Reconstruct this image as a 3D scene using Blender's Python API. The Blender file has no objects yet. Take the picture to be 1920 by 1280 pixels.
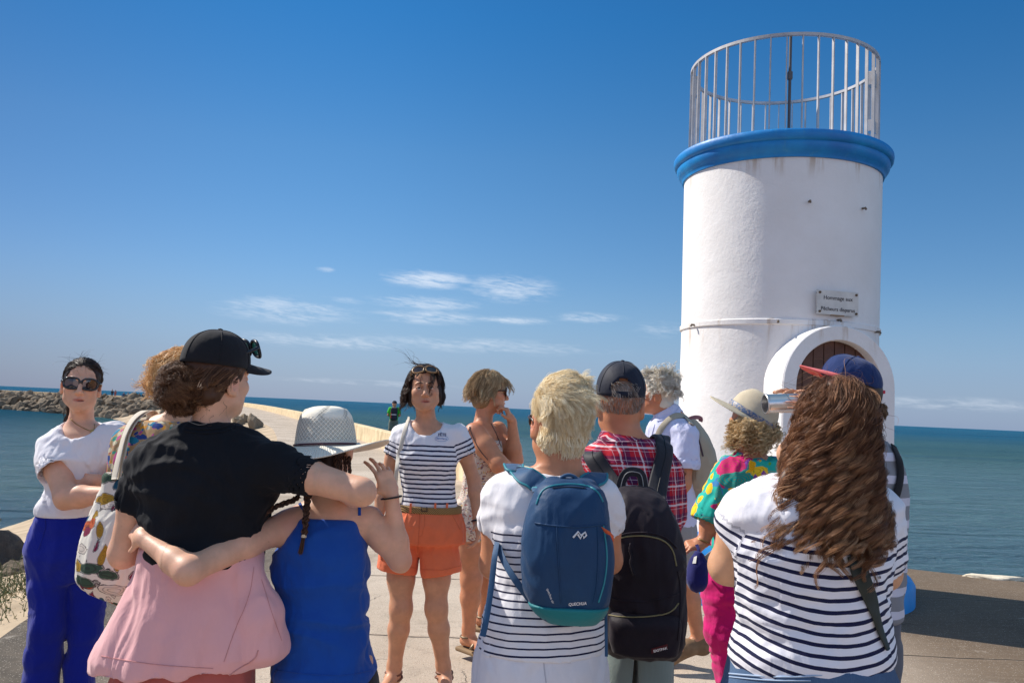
import bpy, bmesh, math, random
import numpy as np
from mathutils import Vector, Matrix
random.seed(7); RNG=np.random.default_rng(11)
S=bpy.context.scene; COL=S.collection
R=math.radians
# ------------------------------------------------------------------ camera
F=1640.0; HC=1.45; PITCH=math.atan(125.4/F); ROLL=R(2.535)
fw=np.array([0,math.cos(PITCH),math.sin(PITCH)]); r0=np.array([1.,0,0]); u0=np.cross(r0,fw)
rt=r0*math.cos(ROLL)+u0*math.sin(ROLL); up=-r0*math.sin(ROLL)+u0*math.cos(ROLL)
CAM=np.array([0,0,HC])
cd=bpy.data.cameras.new('camera'); cam=bpy.data.objects.new('camera',cd); COL.objects.link(cam)
cam.matrix_world=Matrix(((rt[0],up[0],-fw[0],0),(rt[1],up[1],-fw[1],0),(rt[2],up[2],-fw[2],HC),(0,0,0,1)))
cd.sensor_width=36; cd.lens=F/1920*36; cd.clip_end=60000; cd.clip_start=.05
S.camera=cam
S.view_settings.view_transform='Standard'; S.view_settings.look='None'; S.view_settings.exposure=0.70; S.view_settings.gamma=1
# ------------------------------------------------------------------ sun + sky
SUN_AZ=R(-66); SUN_EL=R(43)          # azimuth measured from +Y towards +X
sdir=Vector((math.sin(SUN_AZ)*math.cos(SUN_EL),math.cos(SUN_AZ)*math.cos(SUN_EL),math.sin(SUN_EL)))
sl=bpy.data.lights.new('sun','SUN'); sl.energy=3.65; sl.angle=R(.5); sl.color=(1,.935,.85)
so=bpy.data.objects.new('sun',sl); COL.objects.link(so); so.rotation_euler=sdir.to_track_quat('Z','Y').to_euler(); so.location=sdir*30

class NT:
    """small node-tree helper"""
    def __init__(s,tree): s.t=tree; s.n=tree.nodes; s.l=tree.links
    def node(s,ty,**kw):
        n=s.n.new(ty)
        for k,v in kw.items(): setattr(n,k,v)
        return n
    def put(s,sock,v):
        if hasattr(v,'is_output') or isinstance(v,bpy.types.NodeSocket): s.l.new(v,sock)
        elif isinstance(v,(tuple,list)) and len(v)==3 and sock.type=='RGBA': sock.default_value=(*v,1)
        else: sock.default_value=v
    def m(s,op,a,b=None,c=None,clamp=False):
        n=s.node('ShaderNodeMath',operation=op,use_clamp=clamp); s.put(n.inputs[0],a)
        if b is not None: s.put(n.inputs[1],b)
        if c is not None: s.put(n.inputs[2],c)
        return n.outputs[0]
    def vm(s,op,a,b=None,sc=None):
        n=s.node('ShaderNodeVectorMath',operation=op); s.put(n.inputs[0],a)
        if b is not None: s.put(n.inputs[1],b)
        if sc is not None: s.put(n.inputs[3],sc)
        return n.outputs['Value'] if op in('LENGTH','DOT_PRODUCT','DISTANCE') else n.outputs[0]
    def mix(s,f,a,b,bt='MIX'):
        n=s.node('ShaderNodeMix',data_type='RGBA',blend_type=bt); s.put(n.inputs[0],f); s.put(n.inputs[6],a); s.put(n.inputs[7],b); return n.outputs[2]
    def noise(s,vec,scale,detail=4,rough=.55,dist=0,out=0):
        n=s.node('ShaderNodeTexNoise'); s.put(n.inputs['Vector'],vec); n.inputs['Scale'].default_value=scale; n.inputs['Detail'].default_value=detail
        n.inputs['Roughness'].default_value=rough; n.inputs['Distortion'].default_value=dist; return n.outputs[out]
    def vor(s,vec,scale,feature='F1',out='Distance',rand=1):
        n=s.node('ShaderNodeTexVoronoi',feature=feature); s.put(n.inputs['Vector'],vec); n.inputs['Scale'].default_value=scale
        if 'Randomness' in n.inputs: n.inputs['Randomness'].default_value=rand
        return n.outputs[out]
    def map(s,vec,sc=(1,1,1),rot=(0,0,0),loc=(0,0,0)):
        n=s.node('ShaderNodeMapping'); s.put(n.inputs[0],vec); n.inputs['Scale'].default_value=sc; n.inputs['Rotation'].default_value=rot; n.inputs['Location'].default_value=loc; return n.outputs[0]
    def ramp(s,f,stops,interp='LINEAR'):
        n=s.node('ShaderNodeValToRGB'); s.put(n.inputs[0],f); cr=n.color_ramp; cr.interpolation=interp
        while len(cr.elements)<len(stops): cr.elements.new(.5)
        for e,(p,c) in zip(cr.elements,stops): e.position=p; e.color=(*c,1) if len(c)==3 else c
        return n.outputs[0]
    def step(s,v,a,b):
        n=s.node('ShaderNodeMapRange',interpolation_type='SMOOTHSTEP'); s.put(n.inputs[0],v); s.put(n.inputs[1],a); s.put(n.inputs[2],b); return n.outputs[0]
    def xyz(s,v):
        n=s.node('ShaderNodeSeparateXYZ'); s.put(n.inputs[0],v); return n.outputs
    def comb(s,x,y,z):
        n=s.node('ShaderNodeCombineXYZ'); s.put(n.inputs[0],x); s.put(n.inputs[1],y); s.put(n.inputs[2],z); return n.outputs[0]

W_=bpy.data.worlds.new('World'); S.world=W_; W_.use_nodes=True; W_.node_tree.nodes.clear()
def build_world():
    t=NT(W_.node_tree)
    sky=t.node('ShaderNodeTexSky',sky_type='NISHITA',sun_disc=False,sun_elevation=SUN_EL,sun_rotation=SUN_AZ,altitude=0,air_density=1.0,dust_density=.35,ozone_density=2.2)
    d=t.node('ShaderNodeTexCoord').outputs['Generated']
    x,y,z=t.xyz(d)
    el=t.m('ARCSINE',z); az=t.m('ARCTAN2',x,y)
    hs=t.node('ShaderNodeHueSaturation'); hs.inputs['Saturation'].default_value=1.22; hs.inputs['Value'].default_value=1.0; t.put(hs.inputs['Color'],sky.outputs[0])
    deep=t.mix(t.step(el,.0,.55),(1.0,.98,1.06),(.50,.72,1.0))
    base=t.mix(1.0,hs.outputs[0],deep,'MULTIPLY')
    # cool pale band of sea air low over the horizon
    base=t.mix(t.m('MULTIPLY',t.step(el,.16,-.01),.62),base,(3.2,4.6,6.6))
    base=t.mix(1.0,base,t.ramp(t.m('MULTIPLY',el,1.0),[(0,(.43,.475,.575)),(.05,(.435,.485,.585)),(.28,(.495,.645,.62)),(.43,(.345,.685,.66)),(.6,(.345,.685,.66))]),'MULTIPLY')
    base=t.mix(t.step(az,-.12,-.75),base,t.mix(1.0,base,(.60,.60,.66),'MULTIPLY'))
    base=t.mix(t.m('MULTIPLY',t.step(el,.55,.95),.9),base,t.mix(1.0,base,(10.0,3.1,1.6),'MULTIPLY'))   # unseen sky overhead boosted and reddened to lift the shade fill
    base=t.mix(t.m('MULTIPLY',t.step(y,.25,-.5),t.step(el,-.02,.05)),base,t.mix(1.0,base,(5.0,2.6,1.9),'MULTIPLY'))   # unseen sky behind the camera brightened and warmed as added fill light
    v=t.comb(t.m('MULTIPLY',az,16.0),t.m('MULTIPLY',t.m('ADD',el,t.m('MULTIPLY',az,.06)),95.0),0.0)
    n1=t.noise(v,1.0,7,.62,.4); n2=t.noise(v,3.7,5,.6,.8)
    acc=None
    # (azimuth, elevation, half width, half height, strength) in radians
    for a,e,w,h,s_ in CLOUDS:
        q=t.m('ADD',t.m('POWER',t.m('ABSOLUTE',t.m('DIVIDE',t.m('SUBTRACT',az,a),w)),2.0),t.m('POWER',t.m('ABSOLUTE',t.m('DIVIDE',t.m('SUBTRACT',el,e),h)),2.0))
        b=t.m('MULTIPLY',t.step(q,1.9,-.5),s_*1.3)
        acc=b if acc is None else t.m('MAXIMUM',acc,b)
    wn=t.m('ADD',t.m('MULTIPLY',n1,.72),t.m('MULTIPLY',n2,.42)); wisps=t.step(t.m('ADD',wn,t.m('MULTIPLY',acc,.16)),.50,.86)
    c=t.m('MULTIPLY',t.m('MULTIPLY',acc,wisps),.85,clamp=True)
    base=t.mix(c,base,(5.0,5.4,6.0))
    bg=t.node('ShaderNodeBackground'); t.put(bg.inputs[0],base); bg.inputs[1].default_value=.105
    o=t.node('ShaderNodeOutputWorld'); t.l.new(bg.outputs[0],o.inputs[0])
def ray(px,py):
    v=fw*F+rt*(px-960)-up*(py-640); return v/np.linalg.norm(v)
def azel(px,py):
    v=ray(px,py); return math.atan2(v[0],v[1]),math.asin(v[2])
CLOUDS=[]
for px,py,w,h,s_ in [(800,524,85,15,.75),(955,541,80,24,.62),(540,582,115,22,.55),(800,568,95,12,.62),(800,594,95,12,.6),(960,600,70,7,.6),(1105,596,60,9,.6),(620,640,170,12,.5),(900,648,230,13,.4),(1235,617,45,14,.35),(610,506,16,5,.5),(640,563,40,6,.4),(700,718,160,5,.35),(1800,757,170,10,.4)]:
    a,e=azel(px,py); CLOUDS.append((a,e,w/F*1.05,h/F*1.1,s_))
build_world()

def W(px,py,Y):
    """world point at forward distance Y seen at photo pixel px,py"""
    v=ray(px,py); return CAM+v*(Y/v[1])
# ------------------------------------------------------------------ object helpers
def tag(o,label=None,cat=None,group=None,kind=None):
    if label: o['label']=label
    if cat: o['category']=cat
    if group: o['group']=group
    if kind: o['kind']=kind
    return o
def empty(name,loc,label,cat,group=None):
    o=bpy.data.objects.new(name,None); o.empty_display_size=.1; COL.objects.link(o); o.location=loc; tag(o,label,cat,group); return o
def mesh_obj(name,v,f,mat,parent=None,smooth=True,attrs=None,world=True):
    """v: (N,3) world coords (made local to the parent), f: list or (M,k) array"""
    v=np.asarray(v,dtype=np.float64)
    if parent is not None and world: v=v-np.array(root_loc(parent))
    me=bpy.data.meshes.new(name)
    if isinstance(f,np.ndarray):
        n=len(f);k=f.shape[1]
        me.vertices.add(len(v)); me.vertices.foreach_set('co',v.astype(np.float32).ravel())
        me.loops.add(n*k); me.loops.foreach_set('vertex_index',f.astype(np.int32).ravel())
        me.polygons.add(n); me.polygons.foreach_set('loop_start',np.arange(0,n*k,k,dtype=np.int32))
        me.update(calc_edges=True); me.validate()
    else:
        me.from_pydata([tuple(p) for p in v],[],f); me.update()
    me.polygons.foreach_set('use_smooth',np.full(len(me.polygons),smooth))
    if attrs:
        for k,a in attrs.items():
            if len(a)!=len(me.vertices): continue
            a=np.asarray(a,dtype=np.float32)
            if a.ndim==1:
                at=me.attributes.new(k,'FLOAT','POINT'); at.data.foreach_set('value',a)
            else:
                at=me.attributes.new(k,'FLOAT_VECTOR','POINT'); at.data.foreach_set('vector',a.ravel())
    if mat: me.materials.append(mat)
    o=bpy.data.objects.new(name,me); COL.objects.link(o)
    if parent is not None: o.parent=parent
    return o
def root_loc(o):
    l=np.array(o.location)
    while o.parent is not None: o=o.parent; l=l+np.array(o.location)
    return l
class MB:
    """collects verts/faces of hard-surface shapes into one mesh"""
    def __init__(s): s.v=[]; s.f=[]
    def add(s,v,f):
        b=len(s.v); s.v+= [tuple(map(float,p)) for p in v]; s.f+=[tuple(b+i for i in q) for q in f]; return s
    def box(s,c,sz,rot=None,bev=0):
        bm=bmesh.new(); bmesh.ops.create_cube(bm,size=1)
        for q in bm.verts: q.co=Vector((q.co.x*sz[0],q.co.y*sz[1],q.co.z*sz[2]))
        if bev: bmesh.ops.bevel(bm,geom=bm.edges[:],offset=bev,segments=2,affect='EDGES',profile=.6)
        M=np.eye(3) if rot is None else np.asarray(rot)
        s.add([M@np.array(q.co)+np.array(c) for q in bm.verts],[[q.index for q in p.verts] for p in (bm.verts.index_update() or bm.faces)]); bm.free(); return s
    def tube(s,pts,r,n=8,cap=True,squash=None):
        """pts list of points, r radius or list; squash=(vec,factor)"""
        pts=[np.array(p,float) for p in pts]; rr=r if hasattr(r,'__len__') else [r]*len(pts)
        V=[];Fc=[]; prev=None
        for i,p in enumerate(pts):
            d=pts[min(i+1,len(pts)-1)]-pts[max(i-1,0)]; d/=np.linalg.norm(d)+1e-9
            if prev is None:
                a=np.array([0,0,1.]) if abs(d[2])<.9 else np.array([1.,0,0]); n1=np.cross(d,a)
            else: n1=prev-d*(prev@d)
            n1/=np.linalg.norm(n1)+1e-9; prev=n1; n2=np.cross(d,n1)
            for k in range(n):
                t=2*math.pi*k/n; o=(n1*math.cos(t)+n2*math.sin(t))*rr[i]
                if squash is not None:
                    sv=np.array(squash[0],float); sv=sv/np.linalg.norm(sv); o=o-sv*(o@sv)*(1-squash[1])
                V.append(p+o)
        for i in range(len(pts)-1):
            for k in range(n):
                Fc.append((i*n+k,i*n+(k+1)%n,(i+1)*n+(k+1)%n,(i+1)*n+k))
        if cap: Fc.append(tuple(range(n))[::-1]); Fc.append(tuple((len(pts)-1)*n+k for k in range(n)))
        return s.add(V,Fc)
    def lathe(s,c,prof,n=64,a0=0,a1=2*math.pi,M=None):
        """prof: list of (r,z) closed profile not needed"""
        full=abs(a1-a0-2*math.pi)<1e-6; m=n if full else n+1; V=[];Fc=[]
        for j in range(m):
            t=a0+(a1-a0)*j/n
            for r,z in prof:
                p=np.array([r*math.cos(t),r*math.sin(t),z])
                if M is not None: p=M@p
                V.append(p+np.array(c))
        k=len(prof)
        for j in range(n):
            for i in range(k-1):
                a=j*k+i; b=((j+1)%m)*k+i
                Fc.append((a,b,b+1,a+1))
        return s.add(V,Fc)
    def build(s,name,mat,parent=None,smooth=False,auto=None):
        o=mesh_obj(name,np.array(s.v),[tuple(f) for f in s.f],mat,parent,smooth)
        if auto:
            bm=bmesh.new(); bm.from_mesh(o.data)
            for e in bm.edges:
                if len(e.link_faces)==2 and e.calc_face_angle(0)>R(auto): e.smooth=False
            for f in bm.faces: f.smooth=True
            bm.to_mesh(o.data); bm.free()
        return o
# ------------------------------------------------------------------ numpy noise
_P=RNG.permutation(256); _P=np.concatenate([_P,_P,_P]); _G=RNG.normal(size=(256,3)); _G/=np.linalg.norm(_G,axis=1)[:,None]
def noise3(p):
    p=np.asarray(p,float); i=np.floor(p).astype(int); f=p-i; i&=255; u=f*f*f*(f*(f*6-15)+10); r=0
    for dx in (0,1):
        for dy in (0,1):
            for dz in (0,1):
                h=_P[(_P[(_P[(i[...,0]+dx)&255]+i[...,1]+dy)&255]+i[...,2]+dz)&255]
                g=_G[h]; d=(g[...,0]*(f[...,0]-dx)+g[...,1]*(f[...,1]-dy)+g[...,2]*(f[...,2]-dz))
                r=r+d*(u[...,0] if dx else 1-u[...,0])*(u[...,1] if dy else 1-u[...,1])*(u[...,2] if dz else 1-u[...,2])
    return r*1.5
def fbm(p,o=3,g=.5):
    r=0;a=1
    for k in range(o): r=r+a*noise3(p+k*17.3); p=p*2.03; a*=g
    return r
# ------------------------------------------------------------------ implicit surfaces
def nrm(v): v=np.asarray(v,float); return v/(np.linalg.norm(v)+1e-12)
class Field:
    def __init__(s): s.p=[]; s.cuts=[]
    def _a(s,fn,lo,hi,k,op): s.p.append((fn,np.minimum(lo,hi),np.maximum(lo,hi),k,op)); return s
    def cap(s,a,b,ra,rb,k=.02,op='u'):
        a=np.array(a,float);b=np.array(b,float); ab=b-a; L=ab@ab+1e-12
        def fn(P):
            t=np.clip(((P-a)@ab)/L,0,1); return np.sqrt((((P-a)-t[...,None]*ab)**2).sum(-1))-(ra+t*(rb-ra))
        m=max(ra,rb); return s._a(fn,np.minimum(a,b)-m,np.maximum(a,b)+m,k,op)
    def chain(s,pts,rad,k=.02,k2=None):
        for i in range(len(pts)-1): s.cap(pts[i],pts[i+1],rad[i],rad[i+1],k if i==0 or k2 is None else k2)
        return s
    def ell(s,c,r,M=None,k=.02,op='u'):
        c=np.array(c,float);r=np.array(r,float); M=np.eye(3) if M is None else np.asarray(M,float)
        def fn(P):
            q=(P-c)@M; k0=np.sqrt(((q/r)**2).sum(-1)); k1=np.sqrt(((q/r**2)**2).sum(-1))+1e-9; return k0*(k0-1)/k1
        m=r.max(); return s._a(fn,c-m,c+m,k,op)
    def box(s,c,hs,rd,M=None,k=.01,op='u'):
        c=np.array(c,float);hs=np.array(hs,float); M=np.eye(3) if M is None else np.asarray(M,float)
        def fn(P):
            q=np.abs((P-c)@M)-(hs-rd); return np.sqrt((np.maximum(q,0)**2).sum(-1))+np.minimum(q.max(-1),0)-rd
        m=np.linalg.norm(hs); return s._a(fn,c-m,c+m,k,op)
    def loft(s,rows,yaw=0,k=.02,op='u',n=2.3,infl=0,ax=None,org=None):
        """rows (z,cx,cy,a,b): stacked superellipses, a across / b deep, turned by yaw; with ax/org: M columns (x,y,z) frame"""
        rows=np.array(sorted(rows),float); z=rows[:,0]; cy,sy=math.cos(yaw),math.sin(yaw)
        zz=np.linspace(z[0],z[-1],120); T=[]
        for c in range(1,5):
            y=rows[:,c]; m=np.zeros(len(z)); dz=np.diff(z); dy=np.diff(y)/dz
            m[0]=dy[0];m[-1]=dy[-1]
            for i in range(1,len(z)-1): m[i]=(dy[i-1]*dz[i]+dy[i]*dz[i-1])/(dz[i]+dz[i-1])
            i=np.clip(np.searchsorted(z,zz)-1,0,len(z)-2); h=dz[i]; t=(zz-z[i])/h
            T.append(y[i]*(2*t**3-3*t**2+1)+m[i]*h*(t**3-2*t**2+t)+y[i+1]*(-2*t**3+3*t**2)+m[i+1]*h*(t**3-t**2))
        def fn(P):
            if ax is not None: P=(P-org)@ax
            pz=P[...,2]; c0=np.interp(pz,zz,T[0]);c1=np.interp(pz,zz,T[1]);a=np.interp(pz,zz,T[2])+infl;b=np.interp(pz,zz,T[3])+infl
            x=P[...,0]-c0;y=P[...,1]-c1; u=(x*cy+y*sy)/a; v=(-x*sy+y*cy)/b
            kk=(np.abs(u)**n+np.abs(v)**n)**(1/n)
            gr=np.sqrt((u/a)**2+(v/b)**2)/np.maximum(np.sqrt(u*u+v*v),1e-6)
            d=(kk-1)/np.maximum(gr,1e-6); d=np.where(kk<.3,-np.minimum(a,b)*.7,d)
            dz=np.maximum(z[0]-pz,pz-z[-1])
            return np.where(dz>0,np.sqrt(np.maximum(d,0)**2+dz**2),np.maximum(d,dz))
        m=max(rows[:,3].max(),rows[:,4].max())+abs(infl)
        lo=np.array([rows[:,1].min()-m,rows[:,2].min()-m,z[0]]);hi=np.array([rows[:,1].max()+m,rows[:,2].max()+m,z[-1]])
        if ax is not None:
            C=np.array([[x,y,zz_] for x in(lo[0],hi[0]) for y in(lo[1],hi[1]) for zz_ in(lo[2],hi[2])])@np.asarray(ax).T+org; lo=C.min(0);hi=C.max(0)
        return s._a(fn,lo,hi,k,op)
    def sleeve(s,a,b,ra,rb,k=.02,th=.006,depth=.05):
        """cone a->b open at b, hollow near the opening"""
        a=np.array(a,float);b=np.array(b,float); ab=b-a; L=np.linalg.norm(ab); n=ab/L
        def fn(P):
            t=((P-a)@n)/L; q=(P-a)-((P-a)@n)[...,None]*n; rr=ra+np.clip(t,0,1)*(rb-ra)
            tc=np.minimum(t,0)*L; d=np.sqrt((q**2).sum(-1)+tc**2)-rr; e=(t-1)*L
            cav=np.maximum(d+th,-(e+depth)); return np.maximum(np.maximum(d,e),-cav)
        s.cuts.append((b,n,max(ra,rb)*1.4)); m=max(ra,rb); return s._a(fn,np.minimum(a,b)-m,np.maximum(a,b)+m,k,'u')
    def plane(s,p,n,k=0,box=None,th=0,depth=.05):
        """keep the side opposite to n; hollow rim if th"""
        p=np.array(p,float);n=nrm(n)
        def fn(P,D):
            e=(P-p)@n; D2=np.maximum(D,e)
            if th: D2=np.maximum(D2,-np.maximum(D+th,-(e+depth)))
            return D2
        s.cuts.append((p,n,9)); s.p.append((fn,None,None,box,'post')); return s
    def bounds(s,pad=.03):
        L=[q for q in s.p if q[4]=='u']; return np.min([q[1] for q in L],0)-pad,np.max([q[2] for q in L],0)+pad
    def grid(s,lo,hi,h):
        n=np.ceil((hi-lo)/h).astype(int)+1; D=np.full(n,1.0,np.float32)
        ax=[lo[i]+h*np.arange(n[i]) for i in range(3)]
        for fn,a,b,k,op in s.p:
            if op=='post':
                if k is None: sl=[slice(0,n[i]) for i in range(3)]
                else: sl=[slice(max(0,int((k[0][i]-lo[i])/h)),max(0,min(n[i],int((k[1][i]-lo[i])/h)+2))) for i in range(3)]
                if any(q.stop<=q.start for q in sl): continue
                G=np.stack(np.meshgrid(*[ax[i][sl[i]] for i in range(3)],indexing='ij'),-1); sl=tuple(sl)
                D[sl]=fn(G,D[sl]); continue
            m=k+3*h+.012
            sl=[slice(max(0,int((a[i]-m-lo[i])/h)),max(0,min(n[i],int((b[i]+m-lo[i])/h)+2))) for i in range(3)]
            if any(q.stop<=q.start for q in sl): continue
            G=np.stack(np.meshgrid(*[ax[i][sl[i]] for i in range(3)],indexing='ij'),-1); sl=tuple(sl)
            d=fn(G).astype(np.float32); c=D[sl]
            if op=='u':
                hh=np.clip(.5+.5*(c-d)/max(k,1e-4),0,1); D[sl]=c*(1-hh)+d*hh-k*hh*(1-hh)
            elif op=='s':
                hh=np.clip(.5-.5*(c+d)/max(k,1e-4),0,1); D[sl]=c*(1-hh)-d*hh+k*hh*(1-hh)
        return D
    def nets(s,lo,hi,h):
        D=s.grid(lo,hi,h); I=D<0
        for ax in range(3):                       # close at the box border
            sl=[slice(None)]*3
            for e in(0,-1): sl[ax]=e; D[tuple(sl)]=np.maximum(D[tuple(sl)],.5*h)
        I=D<0
        n=np.array(D.shape); c=I.astype(np.int8); cs=sum(c[dx:n[0]-1+dx,dy:n[1]-1+dy,dz:n[2]-1+dz] for dx in(0,1) for dy in(0,1) for dz in(0,1))
        act=np.argwhere((cs>0)&(cs<8))
        if len(act)==0: return np.zeros((0,3)),np.zeros((0,4),int)
        idx=-np.ones(n-1,np.int64); idx[act[:,0],act[:,1],act[:,2]]=np.arange(len(act))
        acc=np.zeros((len(act),3));cnt=np.zeros(len(act))
        off=[(x,y,z) for x in(0,1) for y in(0,1) for z in(0,1)]
        val={o:D[act[:,0]+o[0],act[:,1]+o[1],act[:,2]+o[2]] for o in off}
        for o in off:
            for ax in range(3):
                if o[ax]: continue
                p=list(o);p[ax]=1;p=tuple(p); a=val[o];b=val[p]; cr=(a<0)!=(b<0); t=np.where(cr,a/np.where(cr,a-b,1),0)
                q=np.tile(np.array(o,float),(len(act),1)); q[:,ax]+=t; acc+=q*cr[:,None]; cnt+=cr
        V=lo+h*(act+acc/cnt[:,None]); Fs=[]
        for ax in range(3):
            s1=[slice(0,n[i]) for i in range(3)];s2=list(s1); s1[ax]=slice(0,n[ax]-1);s2[ax]=slice(1,n[ax])
            a=I[tuple(s1)];b=I[tuple(s2)]; e=np.argwhere(a!=b)
            o1,o2=[i for i in range(3) if i!=ax]; ok=(e[:,o1]>0)&(e[:,o2]>0)&(e[:,o1]<n[o1]-1)&(e[:,o2]<n[o2]-1); e=e[ok]
            def g(d1,d2):
                q=e.copy();q[:,o1]-=d1;q[:,o2]-=d2; return idx[q[:,0],q[:,1],q[:,2]]
            Q=np.stack([g(1,1),g(0,1),g(0,0),g(1,0)],-1); ins=a[e[:,0],e[:,1],e[:,2]]
            flip=ins if ax!=1 else ~ins
            Q[~flip]=Q[~flip][:,::-1]; Fs.append(Q)
        return V,np.concatenate(Fs)
    def mesh(s,h=.008,patches=(),pad=.02):
        lo,hi=s.bounds(pad); V,Fq=s.nets(lo,hi,h)
        for (a,b,hf) in patches:
            a=np.array(a,float);b=np.array(b,float); a=np.maximum(a,lo);b=np.minimum(b,hi)
            v2,f2=s.nets(a-hf,b+hf,hf)
            # drop the artificial end caps on the patch border
            if len(f2):
                cen=v2[f2].mean(1); nn=np.cross(v2[f2[:,1]]-v2[f2[:,0]],v2[f2[:,2]]-v2[f2[:,0]])
                A=a-hf;B=b+hf; bad=np.zeros(len(f2),bool)
                for i in range(3): bad|=(cen[:,i]<A[i]+1.3*hf)|(cen[:,i]>B[i]-1.3*hf)
                f2=f2[~bad]
            ins=np.all((V>a+h)&(V<b-h),axis=1); keep=~ins[Fq].all(1); Fq=Fq[keep]
            Fq=np.concatenate([Fq,f2+len(V)]); V=np.concatenate([V,v2])
        used=np.zeros(len(V),bool);used[Fq.ravel()]=True; re=np.cumsum(used)-1
        return V[used],re[Fq]
def vnormals(V,Fq):
    n=np.cross(V[Fq[:,2]]-V[Fq[:,0]],V[Fq[:,3 if Fq.shape[1]>3 else 1]]-V[Fq[:,1 if Fq.shape[1]>3 else 0]])
    N=np.zeros_like(V)
    for k in range(Fq.shape[1]):
        for i in range(3): N[:,i]+=np.bincount(Fq[:,k],n[:,i],len(V))
    return N/(np.linalg.norm(N,axis=1)[:,None]+1e-12)
def relax(V,Fq,it=1,lam=.5):
    for _ in range(it):
        A=np.zeros_like(V);c=np.zeros(len(V)); k=Fq.shape[1]
        for a in range(k):
            b=(a+1)%k
            for i in range(3):
                A[:,i]+=np.bincount(Fq[:,a],V[Fq[:,b],i],len(V))+np.bincount(Fq[:,b],V[Fq[:,a],i],len(V))
            c+=np.bincount(Fq[:,a],minlength=len(V))+np.bincount(Fq[:,b],minlength=len(V))
        V=V+(A/np.maximum(c,1)[:,None]-V)*lam
    return V
def frame(yaw=0,pitch=0,roll=0):
    """columns right, forward, up. yaw 0 looks along +Y, positive turns left (ccw)"""
    M=Matrix.Rotation(yaw,3,'Z')@Matrix.Rotation(pitch,3,'X')@Matrix.Rotation(roll,3,'Y'); return np.array(M)
# ------------------------------------------------------------------ materials
def new_mat(name):
    m=bpy.data.materials.new(name); m.use_nodes=True; m.node_tree.nodes.clear(); t=NT(m.node_tree)
    b=t.node('ShaderNodeBsdfPrincipled'); o=t.node('ShaderNodeOutputMaterial'); t.l.new(b.outputs[0],o.inputs[0]); t.b=b; t.out=o
    t.co=t.node('ShaderNodeTexCoord').outputs['Object']; return m,t
def bump(t,h,strength=.3,dist=.01):
    n=t.node('ShaderNodeBump'); n.inputs['Strength'].default_value=strength; n.inputs['Distance'].default_value=dist; t.put(n.inputs['Height'],h); t.l.new(n.outputs[0],t.b.inputs['Normal'])
def mat(name,c,rough=.7,var=.12,vs=6,bs=0,bst=.3,bd=.003,metal=0,spec=.4,sheen=0,sss=0,c2=None,coat=0):
    m,t=new_mat(name); n=t.noise(t.co,vs,5,.6)
    c2=c2 or tuple(max(0,x*(1-var*1.6)) for x in c); c1=tuple(min(1,x*(1+var)) for x in c) 
    t.put(t.b.inputs['Base Color'],t.ramp(n,[(.3,c2),(.7,c1)])); t.b.inputs['Roughness'].default_value=rough; t.b.inputs['Metallic'].default_value=metal
    t.b.inputs['Specular IOR Level'].default_value=spec
    if sheen: t.b.inputs['Sheen Weight'].default_value=sheen
    if coat: t.b.inputs['Coat Weight'].default_value=coat
    if sss:
        t.b.inputs['Subsurface Weight'].default_value=sss; t.b.inputs['Subsurface Radius'].default_value=(.9,.35,.2); t.b.inputs['Subsurface Scale'].default_value=.008
    if bs: bump(t,t.noise(t.co,bs,4,.6),bst,bd)
    return m
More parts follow.
